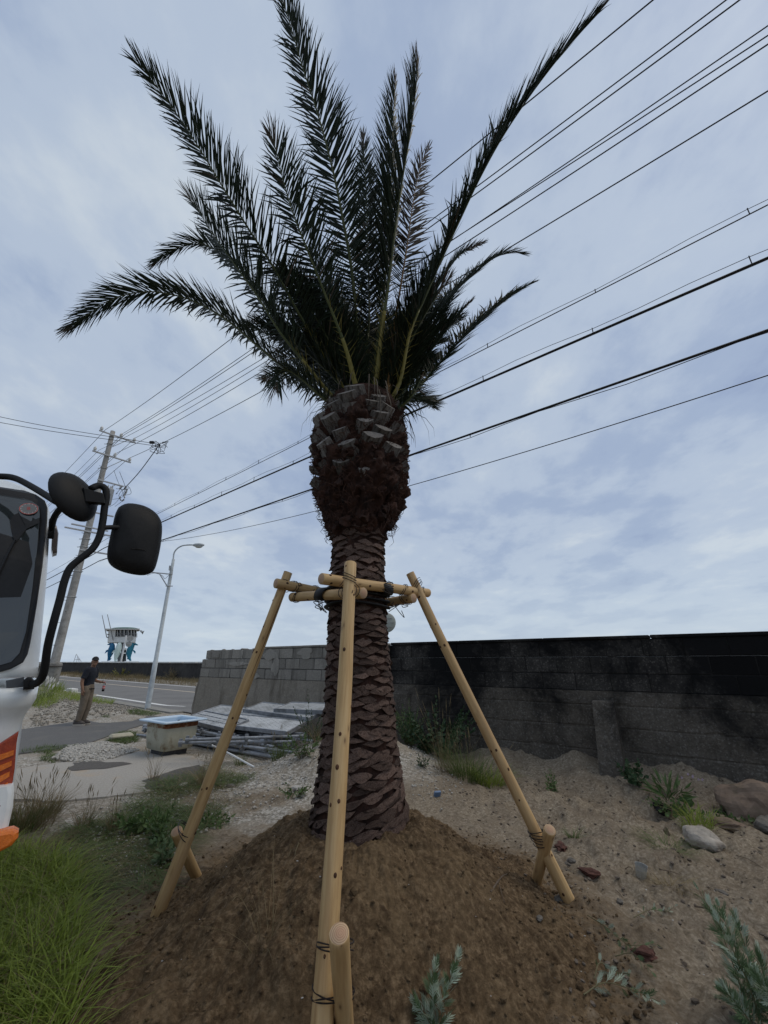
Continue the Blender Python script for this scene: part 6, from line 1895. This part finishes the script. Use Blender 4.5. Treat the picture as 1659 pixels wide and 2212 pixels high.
# thick green grass at the lower left
og = [PZ(-120, 1850, -.05), PZ(60, 1845, -.05), PZ(150, 1862, -.05), PZ(175, 1935, -.05), PZ(165, 2010, -.1), PZ(150, 2090, -.1), PZ(160, 2240, -.1), PZ(60, 2500, -.1), PZ(-300, 2500, -.1), PZ(-300, 1950, -.05)]
mb = MB(); grass_patch(mb, og, 19000, .10, .26, .0085, .7, 0)
grass_patch(mb, og, 2600, .10, .28, .006, .9, 1)
tag(mb.build('grass', [M_grass, M_drygrass]), 'thick bright green grass at the lower left beside the mound', None, None, 'stuff')
# trampled, darker grass and cut straw between it and the gravel
ow = [PZ(60, 1835, -.05), PZ(130, 1800, -.05), PZ(260, 1770, -.05), PZ(330, 1700, -.03), PZ(470, 1660, -.03), PZ(560, 1690, -.03), PZ(480, 1750, -.03), PZ(420, 1800, -.05), PZ(340, 1880, -.05), PZ(270, 1930, -.08), PZ(220, 1990, -.1), PZ(160, 1900, -.05)]
mb = MB(); grass_patch(mb, ow, 16000, .05, .17, .0065, 1.2, 0, 0, 2.2); grass_patch(mb, ow, 5000, .06, .20, .005, 1.6, 1, 0, 1.6)
grass_patch(mb, [PZ(200, 1850, -.05), PZ(330, 1830, -.05), PZ(370, 1900, -.05), PZ(290, 2060, -.1), PZ(220, 2010, -.1)], 2600, .05, .13, .006, 1.4, 0, 0, 2.5)
tag(mb.build('grass', [M_grassdk, M_drygrass]), 'flattened dull grass and straw between the gravel and the left leg', None, None, 'stuff')
# verge grass along the sea wall and beside the lane
mb = MB(); x = rng.uniform(5, 90, 15000) ** 1.0; n = rng.uniform(14.75, 16.6, 15000); P = np.array([RD[0] * x + RN[0] * n, RD[1] * x + RN[1] * n]).T
h = rng.uniform(.12, .42, 15000) * (1 + .8 * np.maximum(0, fbm(P * .5, 2, 8)))
add_blades(mb, np.column_stack([P, ground_h(P[:, 0], P[:, 1])]), h, rng.uniform(0, 6.28, 15000), np.abs(rng.normal(.4, .2, 15000)), np.full(15000, .016), k=3)
tag(mb.build('grass', M_drygrass), 'brownish verge grass along the foot of the sea wall', None, None, 'stuff')
mb = MB(); grass_patch(mb, [PZ(135, 1503, .05), PZ(165, 1500, .05), PZ(246, 1515, .02), PZ(240, 1522, .02), PZ(150, 1520, .02)], 4500, .12, .30, .012, .5, 0)
grass_patch(mb, [PZ(60, 1500, .2), PZ(135, 1490, .2), PZ(145, 1512, .1), PZ(100, 1525, .1), PZ(50, 1520, .1)], 4500, .15, .5, .012, .5, 0)
tag(mb.build('grass', M_grass), 'green grass bank by the road left of the person', None, None, 'stuff')
mb = MB()
for ol, n in (([PZ(275, 1540), PZ(300, 1534), PZ(350, 1540), PZ(330, 1546), PZ(280, 1547)], 900), ([PZ(232, 1598), PZ(255, 1582), PZ(292, 1580), PZ(300, 1600), PZ(265, 1606)], 1300), ([PZ(85, 1640), PZ(105, 1622), PZ(125, 1630), PZ(120, 1646)], 500), ([PZ(215, 1552), PZ(232, 1549), PZ(235, 1554)], 150), ([PZ(30, 1625), PZ(100, 1612), PZ(180, 1608), PZ(100, 1625)], 260)):
    grass_patch(mb, ol, n * 3, .04, .13, .008, .8, 0)
tag(mb.build('grass', M_grassdk), 'low weeds along the lane edge and round the gravel patch', None, None, 'stuff')


def tuft(px, z, n, h, w, label, m=None, spread_=.10, lean=.5, name='grass_tuft', seeds=False, Y=None):
    b = PY(px[0], px[1], Y) if Y else PZ(px[0], px[1], z); b[2] = float(top_h(b[0], b[1]))
    a = rng.uniform(0, 6.28, n); r = spread_ * np.sqrt(rng.random(n)); B = np.stack([b[0] + r * np.cos(a), b[1] + r * np.sin(a), np.zeros(n)], -1); B[:, 2] = top_h(B[:, 0], B[:, 1]) - .01
    mb = MB(); add_blades(mb, B, rng.uniform(.5, 1.05, n) * h, a + rng.normal(0, .7, n), np.abs(rng.normal(lean, .2, n)), w * rng.uniform(.6, 1.2, n), k=5)
    mats = [m or M_grassdk, M_drygrass]
    if seeds:
        for k in range(seeds):
            p = B[k % n]; d = np.array([rng.normal(0, .25), rng.normal(0, .25), 1.]); l = h * rng.uniform(.9, 1.4)
            mb.add(*tube([p, p + d * l * .6, p + d * l + [d[0] * .1, d[1] * .1, 0]], [.0018, .0015, .001], 3, False), 1); mb.add(*tube([p + d * l * .92, p + d * l * 1.0, p + d * l * 1.12], [.001, .005, .001], 4, False), 1)
    return tag(mb.build(name, mats, loc=tuple(b)), label, 'grass', 'grass tufts about the yard')


tuft((62, 1788), -.05, 420, .36, .0045, 'tall dry grass tuft just right of the truck bumper', M_drygrass, .22, .4, seeds=26)
tuft((95, 1765), -.05, 240, .30, .0045, 'half-dry grass tuft next to the tall one by the truck', M_drygrass, .14, .45, seeds=12)
tuft((30, 1800), -.05, 260, .26, .005, 'green grass tuft under the orange marker lamp', M_grassdk, .18, .5)
tuft((440, 1700), -.03, 150, .34, .005, 'upright grass tuft at the broken slab edge left of the left leg', M_drygrass, .07, .35, seeds=8)
tuft((600, 1655), .0, 160, .36, .005, 'green grass tuft in front of the pipe pile near the brown board', M_grassdk, .10, .35, seeds=10)
tuft((520, 1650), .0, 90, .24, .005, 'thin grass tuft poking from under the pipes', M_grassdk, .08, .4, seeds=5)
tuft((690, 1612), .3, 110, .42, .005, 'dry grass tuft hanging beside the left of the trunk', M_drygrass, .08, .5)
tuft((1010, 1668), .05, 420, .48, .006, 'large grass clump by the dark wall right of the trunk', M_grassdk, .26, .5, seeds=16)
tuft((1060, 1672), .05, 260, .34, .006, 'second grass clump by the dark wall, nearer the right leg', M_grass, .18, .55)
tuft((960, 1660), .1, 60, .75, .004, 'sparse tall dry stalks in front of the dark shrub', M_drygrass, .14, .15, seeds=8)
tuft((240, 1795), -.05, 90, .24, .004, 'thin seeding grass tuft among the gravel left of the left leg', M_drygrass, .06, .3, seeds=9)
tuft((330, 1690), -.03, 60, .30, .004, 'wispy grass tuft at the near edge of the pale slab', M_drygrass, .06, .35, seeds=8)
tuft((180, 1785), -.05, 90, .26, .004, 'wispy grass tuft left of the gravel strip', M_drygrass, .08, .35, seeds=10)
tuft((1240, 1820), -.05, 60, .12, .005, 'small grass tuft behind the right stake', M_grassdk, .05, .6)
tuft((1445, 1905), -.05, 120, .16, .004, 'dark matted grass tuft on the dirt beyond the plastic cup', M_drygrass, .10, 1.1)
tuft((1440, 1835), -.05, 140, .16, .004, 'flattened green grass beside the pale rock', M_grassdk, .14, 1.3)
tuft((1500, 1745), .1, 160, .24, .007, 'green grass tuft below the purple flowers at the wall foot', M_grass, .14, .5)
tuft((560, 2100), .1, 26, .42, .003, 'few long dry straws standing on the mound left of the front leg', M_drygrass, .06, .5)


def leaf_v(l, w, fold=.25, lobes=0):
    """a leaf along +x: folded blade, optional lobes"""
    if not lobes:
        V = [(0, 0, 0), (.25 * l, w * .42, fold * w * .4), (.55 * l, w * .5, fold * w * .5), (l, 0, -.06 * l), (.55 * l, -w * .5, fold * w * .5), (.25 * l, -w * .42, fold * w * .4), (.3 * l, 0, 0), (.6 * l, 0, -.02 * l)]
        return np.array(V), [(0, 6, 1), (1, 6, 7, 2), (2, 7, 3), (0, 5, 6), (5, 4, 7, 6), (4, 3, 7)]
    V, F = [], []
    def strip_(a, b, ww):
        a, b = np.array(a, float), np.array(b, float); d = nrm(b - a); s = np.array([-d[1], d[0], 0]) * ww; n0 = len(V); m_ = a * .45 + b * .55
        V.extend([a, m_ + s + [0, 0, .12 * ww], b, m_ - s + [0, 0, .12 * ww]]); F.append((n0, n0 + 1, n0 + 2, n0 + 3))
    strip_((0, 0, 0), (l, 0, -.05 * l), w * .15)
    for t, q in ((.22, .42), (.42, .44), (.60, .34), (.75, .22)):
        for s in (-1, 1): strip_((l * t * .8, 0, .001), (l * (t + .34), s * l * q * .60, -.03 * l), w * .085)
    return np.array(V), F


def leafy(name, label, base, stems, leaf, m, group=None, parts=False, mstem=None, cat='plant'):
    """stems: list of point lists; leaf: dict(l, w, n, lobes, droop). parts=True makes each leaf an object"""
    base = np.asarray(base, float); e = tag(empty(name, tuple(base)), label, cat, group); S = MB(); Lm = MB(); R_ = np.random.default_rng(abs(hash(label)) % 2 ** 31 if False else sum(map(ord, label)))
    lv = []
    if parts:
        for k in range(3):
            V, F = leaf_v(1, leaf['w'] / leaf['l'] * (0.9 + .1 * k), .3, leaf.get('lobes', 0)); q = MB(); q.add(V, F); lv.append(q.mesh('leaf', m[k % len(m)] if isinstance(m, list) else m))
    for P in stems:
        C = smooth_path(P, 16); S.add(*tube(C, np.linspace(leaf.get('r', .004), .0012, 16), 5, False)); T = nrm(np.gradient(C, axis=0)); n = leaf['n']
        for k in range(n):
            t = leaf.get('t0', .12) + (1 - leaf.get('t0', .12)) * (k + .5) / n; i_ = min(15, int(t * 15.99)); p = C[i_]; tt = T[i_]
            an = k * 2.4 + R_.normal(0, .3); A = frame(tt); o = A[:, 0] * math.cos(an) + A[:, 1] * math.sin(an)
            ang = leaf.get('ang', 60) * (1 - .75 * t ** leaf.get('close', 2.5)) + R_.normal(0, 8); d = nrm(tt * math.cos(math.radians(ang)) + o * math.sin(math.radians(ang)) + np.array([0, 0, -leaf.get('droop', .2) * (1 - t)]))
            l = leaf['l'] * (1 - .45 * t ** 2) * R_.uniform(.75, 1.15); z = nrm(np.cross(d, np.cross(tt + .001, d)) + R_.normal(0, .2, 3)); y = np.cross(z, d); z = np.cross(d, nrm(y)); B_ = np.stack([d, nrm(y), z], 1)
            if parts: inst('leaf', lv[k % 3], e, Matrix([[B_[a][b] * l for b in range(3)] + [p[a] - base[a]] for a in range(3)] + [[0, 0, 0, 1]]))
            else:
                V, F = leaf_v(l, leaf['w'] / leaf['l'] * l, .3, leaf.get('lobes', 0)); Lm.add(V @ B_.T + p, F)
    S.build('stem', mstem or M_stem, e)
    if not parts: tag(Lm.build('leaves', m, e), kind='stuff')
    return e


def bush(name, label, px, z, h, n, spread_, leaf, m, Y=None, group=None, cat='plant'):
    b = PZ(px[0], px[1], z); b[2] = float(top_h(b[0], b[1])) - .01; R_ = random.Random(sum(map(ord, label))); st = []
    for k in range(n):
        a = R_.uniform(0, 6.28); r = spread_ * R_.random() ** .6; hh = h * R_.uniform(.55, 1.05) * (1 - .35 * r / spread_); p0 = b + np.array([.25 * r * math.cos(a), .25 * r * math.sin(a), 0]); o = np.array([r * math.cos(a), r * math.sin(a), 0])
        st.append([p0, p0 + o * .4 + [0, 0, hh * .45], p0 + o * .85 + [0, 0, hh * .8], p0 + o * 1.1 + [0, 0, hh]])
    return leafy(name, label, b, st, leaf, m, group, cat=cat)


bush('shrub', 'dark leafy shrub against the black wall right of the trunk', (945, 1640), .0, 1.0, 40, .60, dict(l=.10, w=.065, n=24, r=.006, ang=70, droop=.3), M_leafDk, cat='shrub')
bush('shrub', 'fresh green feathery weed between the trunk and the dark shrub', (885, 1600), .25, .85, 18, .28, dict(l=.085, w=.026, n=30, r=.005, ang=60), M_leafG, cat='shrub')
bush('weed', 'tall dark weed beside the decks at the left of the trunk', (668, 1622), .2, .85, 9, .25, dict(l=.085, w=.022, n=24, r=.005, ang=55), M_leafDk)
bush('weed', 'bushy green weed at the right end of the pipe pile', (655, 1640), .2, .45, 14, .28, dict(l=.08, w=.03, n=14, r=.004, ang=65), M_leafG)
bush('weed', 'bright feathery weed behind the foot of the left leg', (335, 1830), -.05, .42, 10, .14, dict(l=.085, w=.024, n=22, r=.004, ang=60), M_leafG)
bush('weed', 'broad-leaved weed clump left of the left leg', (305, 1790), -.05, .20, 14, .20, dict(l=.10, w=.05, n=8, r=.004, ang=70), M_leafG)
bush('weed', 'low weed clump right of the left leg by the mound', (450, 1775), -.05, .13, 14, .22, dict(l=.07, w=.035, n=8, r=.003, ang=70), M_leafG)
bush('weed', 'pale mugwort weed just behind the left stake', (350, 1880), -.05, .24, 8, .14, dict(l=.09, w=.05, n=10, r=.003, ang=65, lobes=1), M_leafS2)
bush('weed', 'small green weed on the rubble left of the trunk', (640, 1688), .15, .16, 10, .16, dict(l=.06, w=.03, n=8, r=.003, ang=70), M_leafG)
bush('weed', 'small weed on the gravel bank right of the trunk', (915, 1660), .1, .22, 7, .10, dict(l=.05, w=.022, n=12, r=.003, ang=60), M_leafDk)
bush('weed', 'small fern-like weed at the middle of the dark wall foot', (1190, 1682), .1, .26, 8, .16, dict(l=.07, w=.03, n=10, r=.003, ang=65), M_leafG)
bush('weed', 'round-leaved weed right of the buttress', (1362, 1682), .1, .34, 14, .20, dict(l=.075, w=.065, n=10, r=.004, ang=70), M_leafDk)
bush('weed', 'broad-bladed lily-like plant at the wall foot', (1440, 1702), .1, .30, 9, .20, dict(l=.26, w=.045, n=4, r=.004, ang=35, t0=.0, close=1), M_leafG)
bush('weed', 'sprawling green ground plant with purple flowers by the boulder', (1500, 1735), .05, .16, 22, .42, dict(l=.07, w=.05, n=9, r=.003, ang=75), M_leafG)
bush('weed', 'yellowish bushy weed at the foot of the white sign post', (262, 1462), .2, 1.1, 14, .7, dict(l=.22, w=.12, n=10, r=.01, ang=65), pm('yellow_weed', (.13, .13, .03), (.24, .22, .06), 6, .7, 0, coord='World', trans=.2))
bush('weed', 'tall pale reed clump against the sea wall right of the lamp', (372, 1468), .2, 1.1, 20, .6, dict(l=.45, w=.03, n=6, r=.008, ang=25), M_drygrass)
# white plume grass at the foot of the utility pole
for k, (x, y) in enumerate(((70, 1506), (95, 1500), (120, 1492))):
    tuft((x, y), .3, 90, .75, .012, ['plume grass farthest left by the pole footing', 'plume grass in the middle by the pole footing', 'tall green plume grass right of the pole footing'][k], M_grass if k == 2 else M_grassdk, .25, .35, seeds=0)
mb = MB()
for k in range(26):
    b = PZ(random.uniform(58, 118), random.uniform(1498, 1506), .3); p = b + np.array([0, 0, random.uniform(.25, .55)]); mb.add(*tube([p, p + [.03, 0, .12], p + [.06, 0, .22]], [.004, .035, .006], 6, False))
tag(mb.build('plumes', pm('white_plume', (.55, .53, .48), (.66, .64, .6), 20, .9, 0)), 'fluffy white grass plumes in front of the pole footing', None, None, 'stuff')
# a few flowers by the boulder
mb = MB(); b = PZ(1500, 1700, .15)
for k in range(6):
    p = b + np.array([random.uniform(-.08, .12), random.uniform(-.1, .1), random.uniform(.05, .14)])
    for q in range(5):
        a = q * 1.2566; mb.add([p, p + [.011 * math.cos(a - .4), 0, .011 * math.sin(a - .4)], p + [.017 * math.cos(a), -.004, .017 * math.sin(a)], p + [.011 * math.cos(a + .4), 0, .011 * math.sin(a + .4)]], [(0, 1, 2, 3)])
tag(mb.build('flowers', pm('lilac_petal', (.36, .27, .42), (.48, .38, .52), 20, .7, 0, trans=.2)), 'small lilac flowers in the ground plant by the boulder', None, None, 'stuff')

# near mugwort plants: every leaf its own
def g_at(x, y, z=-.05):
    p = PZ(x, y, z)
    for _ in range(4): p = PZ(x, y, float(top_h(p[0], p[1])))
    return p
b = g_at(948, 2245)
leafy('mugwort_plant', 'silvery mugwort sprig standing on the mound at bottom centre', b, [[b, b + [.03, .03, .10], b + [.075, .05, .19], b + [.11, .06, .25]], [b + [-.01, 0, 0], b + [-.02, .02, .08], b + [-.01, .04, .17], b + [.0, .05, .21]], [b + [.01, -.02, 0], b + [-.05, 0, .07], b + [-.09, .01, .11]]],
      dict(l=.085, w=.038, n=30, r=.003, ang=46, lobes=1, t0=.05), [M_leafS, M_leafS, M_leafS2], None, True)
b = g_at(1655, 2235)
leafy('mugwort_plant', 'tall mugwort plant standing at the lower right edge', b, [[b, b + [-.02, .03, .20], b + [-.07, .05, .36], b + [-.13, .07, .50]], [b + [.05, 0, 0], b + [.06, .02, .14], b + [.08, .03, .26]], [b + [.12, .02, 0], b + [.14, .02, .14], b + [.17, .03, .24]], [b + [-.04, -.02, 0], b + [-.10, 0, .1], b + [-.15, 0, .15]], [b + [-.02, .05, 0], b + [-.03, .08, .2], b + [-.05, .1, .36]], [b + [.03, .06, 0], b + [.02, .1, .22], b + [.0, .14, .40]], [b + [.08, -.03, 0], b + [.05, -.03, .12], b + [.0, -.03, .22]], [b + [.06, .1, 0], b + [.08, .12, .2], b + [.08, .15, .34]]],
      dict(l=.10, w=.042, n=34, r=.0035, ang=45, lobes=1, t0=.05), [M_leafS2, M_leafS2, M_leafS], None, True)
def fallen(label, pts, n, l, ms):
    P = [g_at(x, y) for x, y in pts]; P = [p + [0, 0, .02 + .03 * (k % 2)] for k, p in enumerate(P)]
    return leafy('mugwort_sprig', label, P[0], [P], dict(l=l, w=l * .42, n=n, r=.003, ang=48, lobes=1, droop=0, t0=.15), ms, 'cut mugwort lying on the dirt', True)
fallen('wilted mugwort branch lying at the bottom right of the mound', [(1262, 2160), (1310, 2150), (1370, 2150), (1430, 2195)], 22, .08, [M_leafS, M_leafS2, M_leafS])
fallen('second wilted mugwort branch crossing just above the bottom one', [(1285, 2125), (1300, 2105), (1335, 2110), (1360, 2130)], 12, .06, [M_leafS, M_leafS2])
fallen('limp mugwort stem lying on the dirt halfway to the right leg', [(1270, 1985), (1320, 2030), (1360, 2050), (1420, 2062)], 18, .055, [M_leafS, M_leafS2, M_leafS2])
fallen('small silvery mugwort tip lying right of the reddish bark chunk', [(1370, 1990), (1410, 1985), (1440, 1978), (1460, 1978)], 16, .05, [M_leafS, M_leafS, M_leafS2])
fallen('tiny mugwort leaf spray on the front of the mound', [(905, 2005), (930, 2020), (945, 2035)], 6, .035, [M_leafS, M_leafS2])
fallen('dark green leaf spray lying high on the mound front', [(880, 1975), (884, 1960), (890, 1945)], 6, .04, [M_leafS2, M_leafS2])
fallen('dull green mugwort scraps beside the wilted branch', [(1330, 2075), (1370, 2085), (1410, 2110)], 12, .055, [M_leafS2, M_leafS2])

# ================================================================== stones and litter
def stone(px, r, label, m, flat=(1, .8, .7), sub=3, rough=.3, z=.0, name='rock', cat='rock', sink=.3, seed=1):
    p = g_at(*px); mb = MB(); mb.add(*lump(p + [0, 0, r * flat[2] * (1 - sink) * .6], r, seed, rough, sub, flat)); return tag(mb.build(name, m, loc=tuple(p)), label, cat)
M_rock = pm('pale_rock', (.27, .24, .20), (.42, .38, .33), 9, .9, .7, 20, c3=(.18, .15, .12), s3=4); M_boulder = pm('brown_boulder', (.13, .09, .065), (.21, .155, .115), 6, .95, .6, 14, c3=(.10, .085, .05), s3=3); M_bark = pm('red_bark', (.045, .02, .015), (.12, .055, .042), 12, .95, .8, 30); M_dkstone = pm('dark_stone', (.08, .07, .06), (.16, .145, .125), 14, .9, .5)
stone((1520, 1826), .155, 'pale rounded rock on the dirt at right', M_rock, (1.1, .75, .62), seed=3, rough=.22)
stone((1640, 1765), .34, 'big brown boulder at the right edge by the wall', M_boulder, (1, .8, .72), seed=5, rough=.25)
stone((1668, 1800), .15, 'dark stone under the brown boulder at the right edge', M_dkstone, (1, .8, .6), seed=8)
stone((1575, 1790), .13, 'dirt-covered lump between the pale rock and the boulder', M_boulder, (1.2, .8, .5), seed=9)
for k, (x, y, r, lb) in enumerate(((1276, 1890, .055, 'reddish bark chunk on the dirt right of the right leg'), (1213, 1832, .05, 'reddish bark chunk behind the right stake'), (1395, 2068, .05, 'flat reddish bark flake with a white scrap near the limp stem'), (720, 1870, .05, 'reddish bark flake on the mound left of the front leg'), (690, 1770, .04, 'reddish bark crumbs by the left of the trunk base'))):
    stone((x, y), r, lb, M_bark, (1.2, .8, .55), 2, .6, name='bark_chunk', cat='bark', seed=20 + k)
for k, (x, y, r, lb) in enumerate(((1235, 1862, .035, 'flat grey stone just right of the right leg foot'), (1207, 1945, .035, 'dark angular stone at the mound edge below the right leg'), (1225, 1868, .03, 'brown stone beside the flat grey one'), (1165, 1985, .022, 'small grey stone on the mound edge'), (1560, 1930, .03, 'small pale stone on the dirt at far right'), (1340, 1950, .03, 'elongated grey stone near the small mugwort tip'), (640, 1705, .06, 'brownish rock on the rubble left of the trunk'), (395, 1700, .07, 'pale blue-grey stone on the broken slab'), (500, 1700, .06, 'flat dark stone beside the left leg on the rubble'))):
    stone((x, y), r, lb, M_dkstone if k in (0, 1, 2, 3, 4, 5, 8) else M_stone, (1.2, .8, .5), 2, .35, name='stone', cat='stone', seed=40 + k)
# dark rubbish in the dug hollow
stone((1430, 1752), .07, 'black burnt clump in the hollow at the wall foot', pm('char', (.006, .006, .007), (.02, .019, .02), 20, .9, .8), (1.1, .7, .7), 3, .7, name='burnt_clump', cat='debris', seed=61)
p = g_at(945, 1722); mb = MB(); mb.add(*box(p + [0, 0, .035], (.085, .03, .07), Rz(.3) @ Rax((1, 0, 0), .5), .004)); tag(mb.build('plastic_scrap', pm('blue_plastic', (.10, .16, .27), (.15, .22, .34), 8, .5, 0), loc=tuple(p)), 'small blue plastic scrap right of the trunk base', 'scrap')
p = g_at(520, 2060); mb = MB(); mb.add(*box(p + [0, 0, .01], (.085, .022, .01), Rz(.75) @ Rax((1, 0, 0), .3), .002)); tag(mb.build('slate_shard', pm('slate', (.09, .10, .12), (.14, .15, .17), 20, .6, .1), loc=tuple(p)), 'narrow grey shard lying on the left of the mound', 'scrap')
p = g_at(1385, 1895); A = frame((.15, -.1, 1)); mb = MB(); mb.add(*lathe([(.034, 0), (.040, .03), (.045, .085), (.048, .088), (.046, .085), (.038, .03), (.032, .004)], p, 16, A)); tag(mb.build('plastic_cup', pm('clear_cup', (.42, .42, .40), (.55, .55, .53), 30, .25, .2, trans=.5), loc=tuple(p)), 'crumpled clear plastic cup on the dirt at right', 'cup')
a, b = PZ(640, 1614, .18), PZ(695, 1612, .25); mb = MB(); mb.add(*box((a + b) / 2, (np.linalg.norm(b - a) * 1.05, .03, .13), Rz(math.atan2(b[1] - a[1], b[0] - a[0])) @ Rax((1, 0, 0), -.25), .004)); tag(mb.build('board', pm('old_board', (.16, .13, .105), (.24, .20, .165), 10, .9, .3, stretch=(.2, 1, 1)), loc=tuple(a)), 'weathered brown board lying at the right of the pipe pile', 'board')
p = g_at(1445, 1815); mb = MB(); mb.add(*box(p + [0, 0, .05], (.05, .02, .13), Rz(.4) @ Rax((0, 1, 0), -.5), .004)); tag(mb.build('wood_splinter', M_twig, loc=tuple(p)), 'upright grey splinter beside the pale rock', 'wood')
cr = [g(228, 1612 - 10), g(245, 1592), g(290, 1583)]
mb = MB(); c = PZ(262, 1590, .04); mb.add(*box(c, (.45, .24, .10), Rz(.75), .04)); tag(mb.build('concrete_lump', pm('yellowed_concrete', (.36, .33, .25), (.46, .43, .33), 8, .9, .4), loc=tuple(c)), 'yellowish concrete block end left of the pipe ends', 'concrete block')
twigs = [((1425, 1880), (1470, 1893)), ((1250, 1850), (1275, 1858)), ((1290, 1985), (1320, 2035)), ((1060, 1930), (1110, 1890)), ((1075, 1905), (1090, 1955)), ((470, 2010), (540, 1985)), ((600, 2090), (660, 2000)), ((585, 2110), (640, 1985)), ((1330, 1925), (1350, 1950)), ((1500, 1960), (1580, 2000)), ((1590, 1850), (1650, 1880)), ((1350, 1880), (1375, 1890)), ((205, 1835), (300, 1812)), ((240, 1720), (320, 1700))]
TWL = ['dark stick lying left of the plastic cup', 'short stick behind the foot of the right leg', 'thin twig pointing down to the limp mugwort stem', 'dead twig crossing another on the right flank of the mound', 'short twig crossed over by another on the mound flank', 'pale straw lying on the left of the mound',
       'long straw leaning left of the front leg', 'second straw close to the front leg', 'small stick near the elongated grey stone', 'thin twig left of the tall mugwort', 'stick below the boulder at the right edge', 'tiny stick left of the plastic cup', 'long thin twig on the gravel left of the left leg', 'thin stick along the near slab edge']
for k, (a, b) in enumerate(twigs):
    a, b = g_at(*a), g_at(*b); m_ = (a + b) / 2; m_[2] = max(m_[2], float(top_h(m_[0], m_[1]))) + .015
    mb = MB(); mb.add(*tube(smooth_path([a + [0, 0, .008], m_, b + [0, 0, .012]], 10), np.linspace(.006 if k % 3 == 0 else .003, .0018, 10), 5))
    tag(mb.build('twig', M_drygrass if k in (5, 6, 7) else M_twig, loc=tuple(a)), TWL[k], 'twig', 'twigs and straws on the soil')
mb = MB(); k = 0
xs = rng.uniform(-1.2, 3.6, 150); ys = rng.uniform(2.2, 5.6, 150); kk = (np.hypot(xs - TRX, ys - TRY) > .55)
lumps(mb, np.stack([xs[kk], ys[kk], top_h(xs[kk], ys[kk]) + .004], -1), rng.uniform(.002, .0065, kk.sum()), (1.2, .9, .5))
tag(mb.build('white_bits', pm('shell_white', (.32, .31, .29), (.46, .45, .43), 20, .7, 0, coord='World')), 'tiny white stone and shell bits scattered on the soil', None, None, 'stuff')
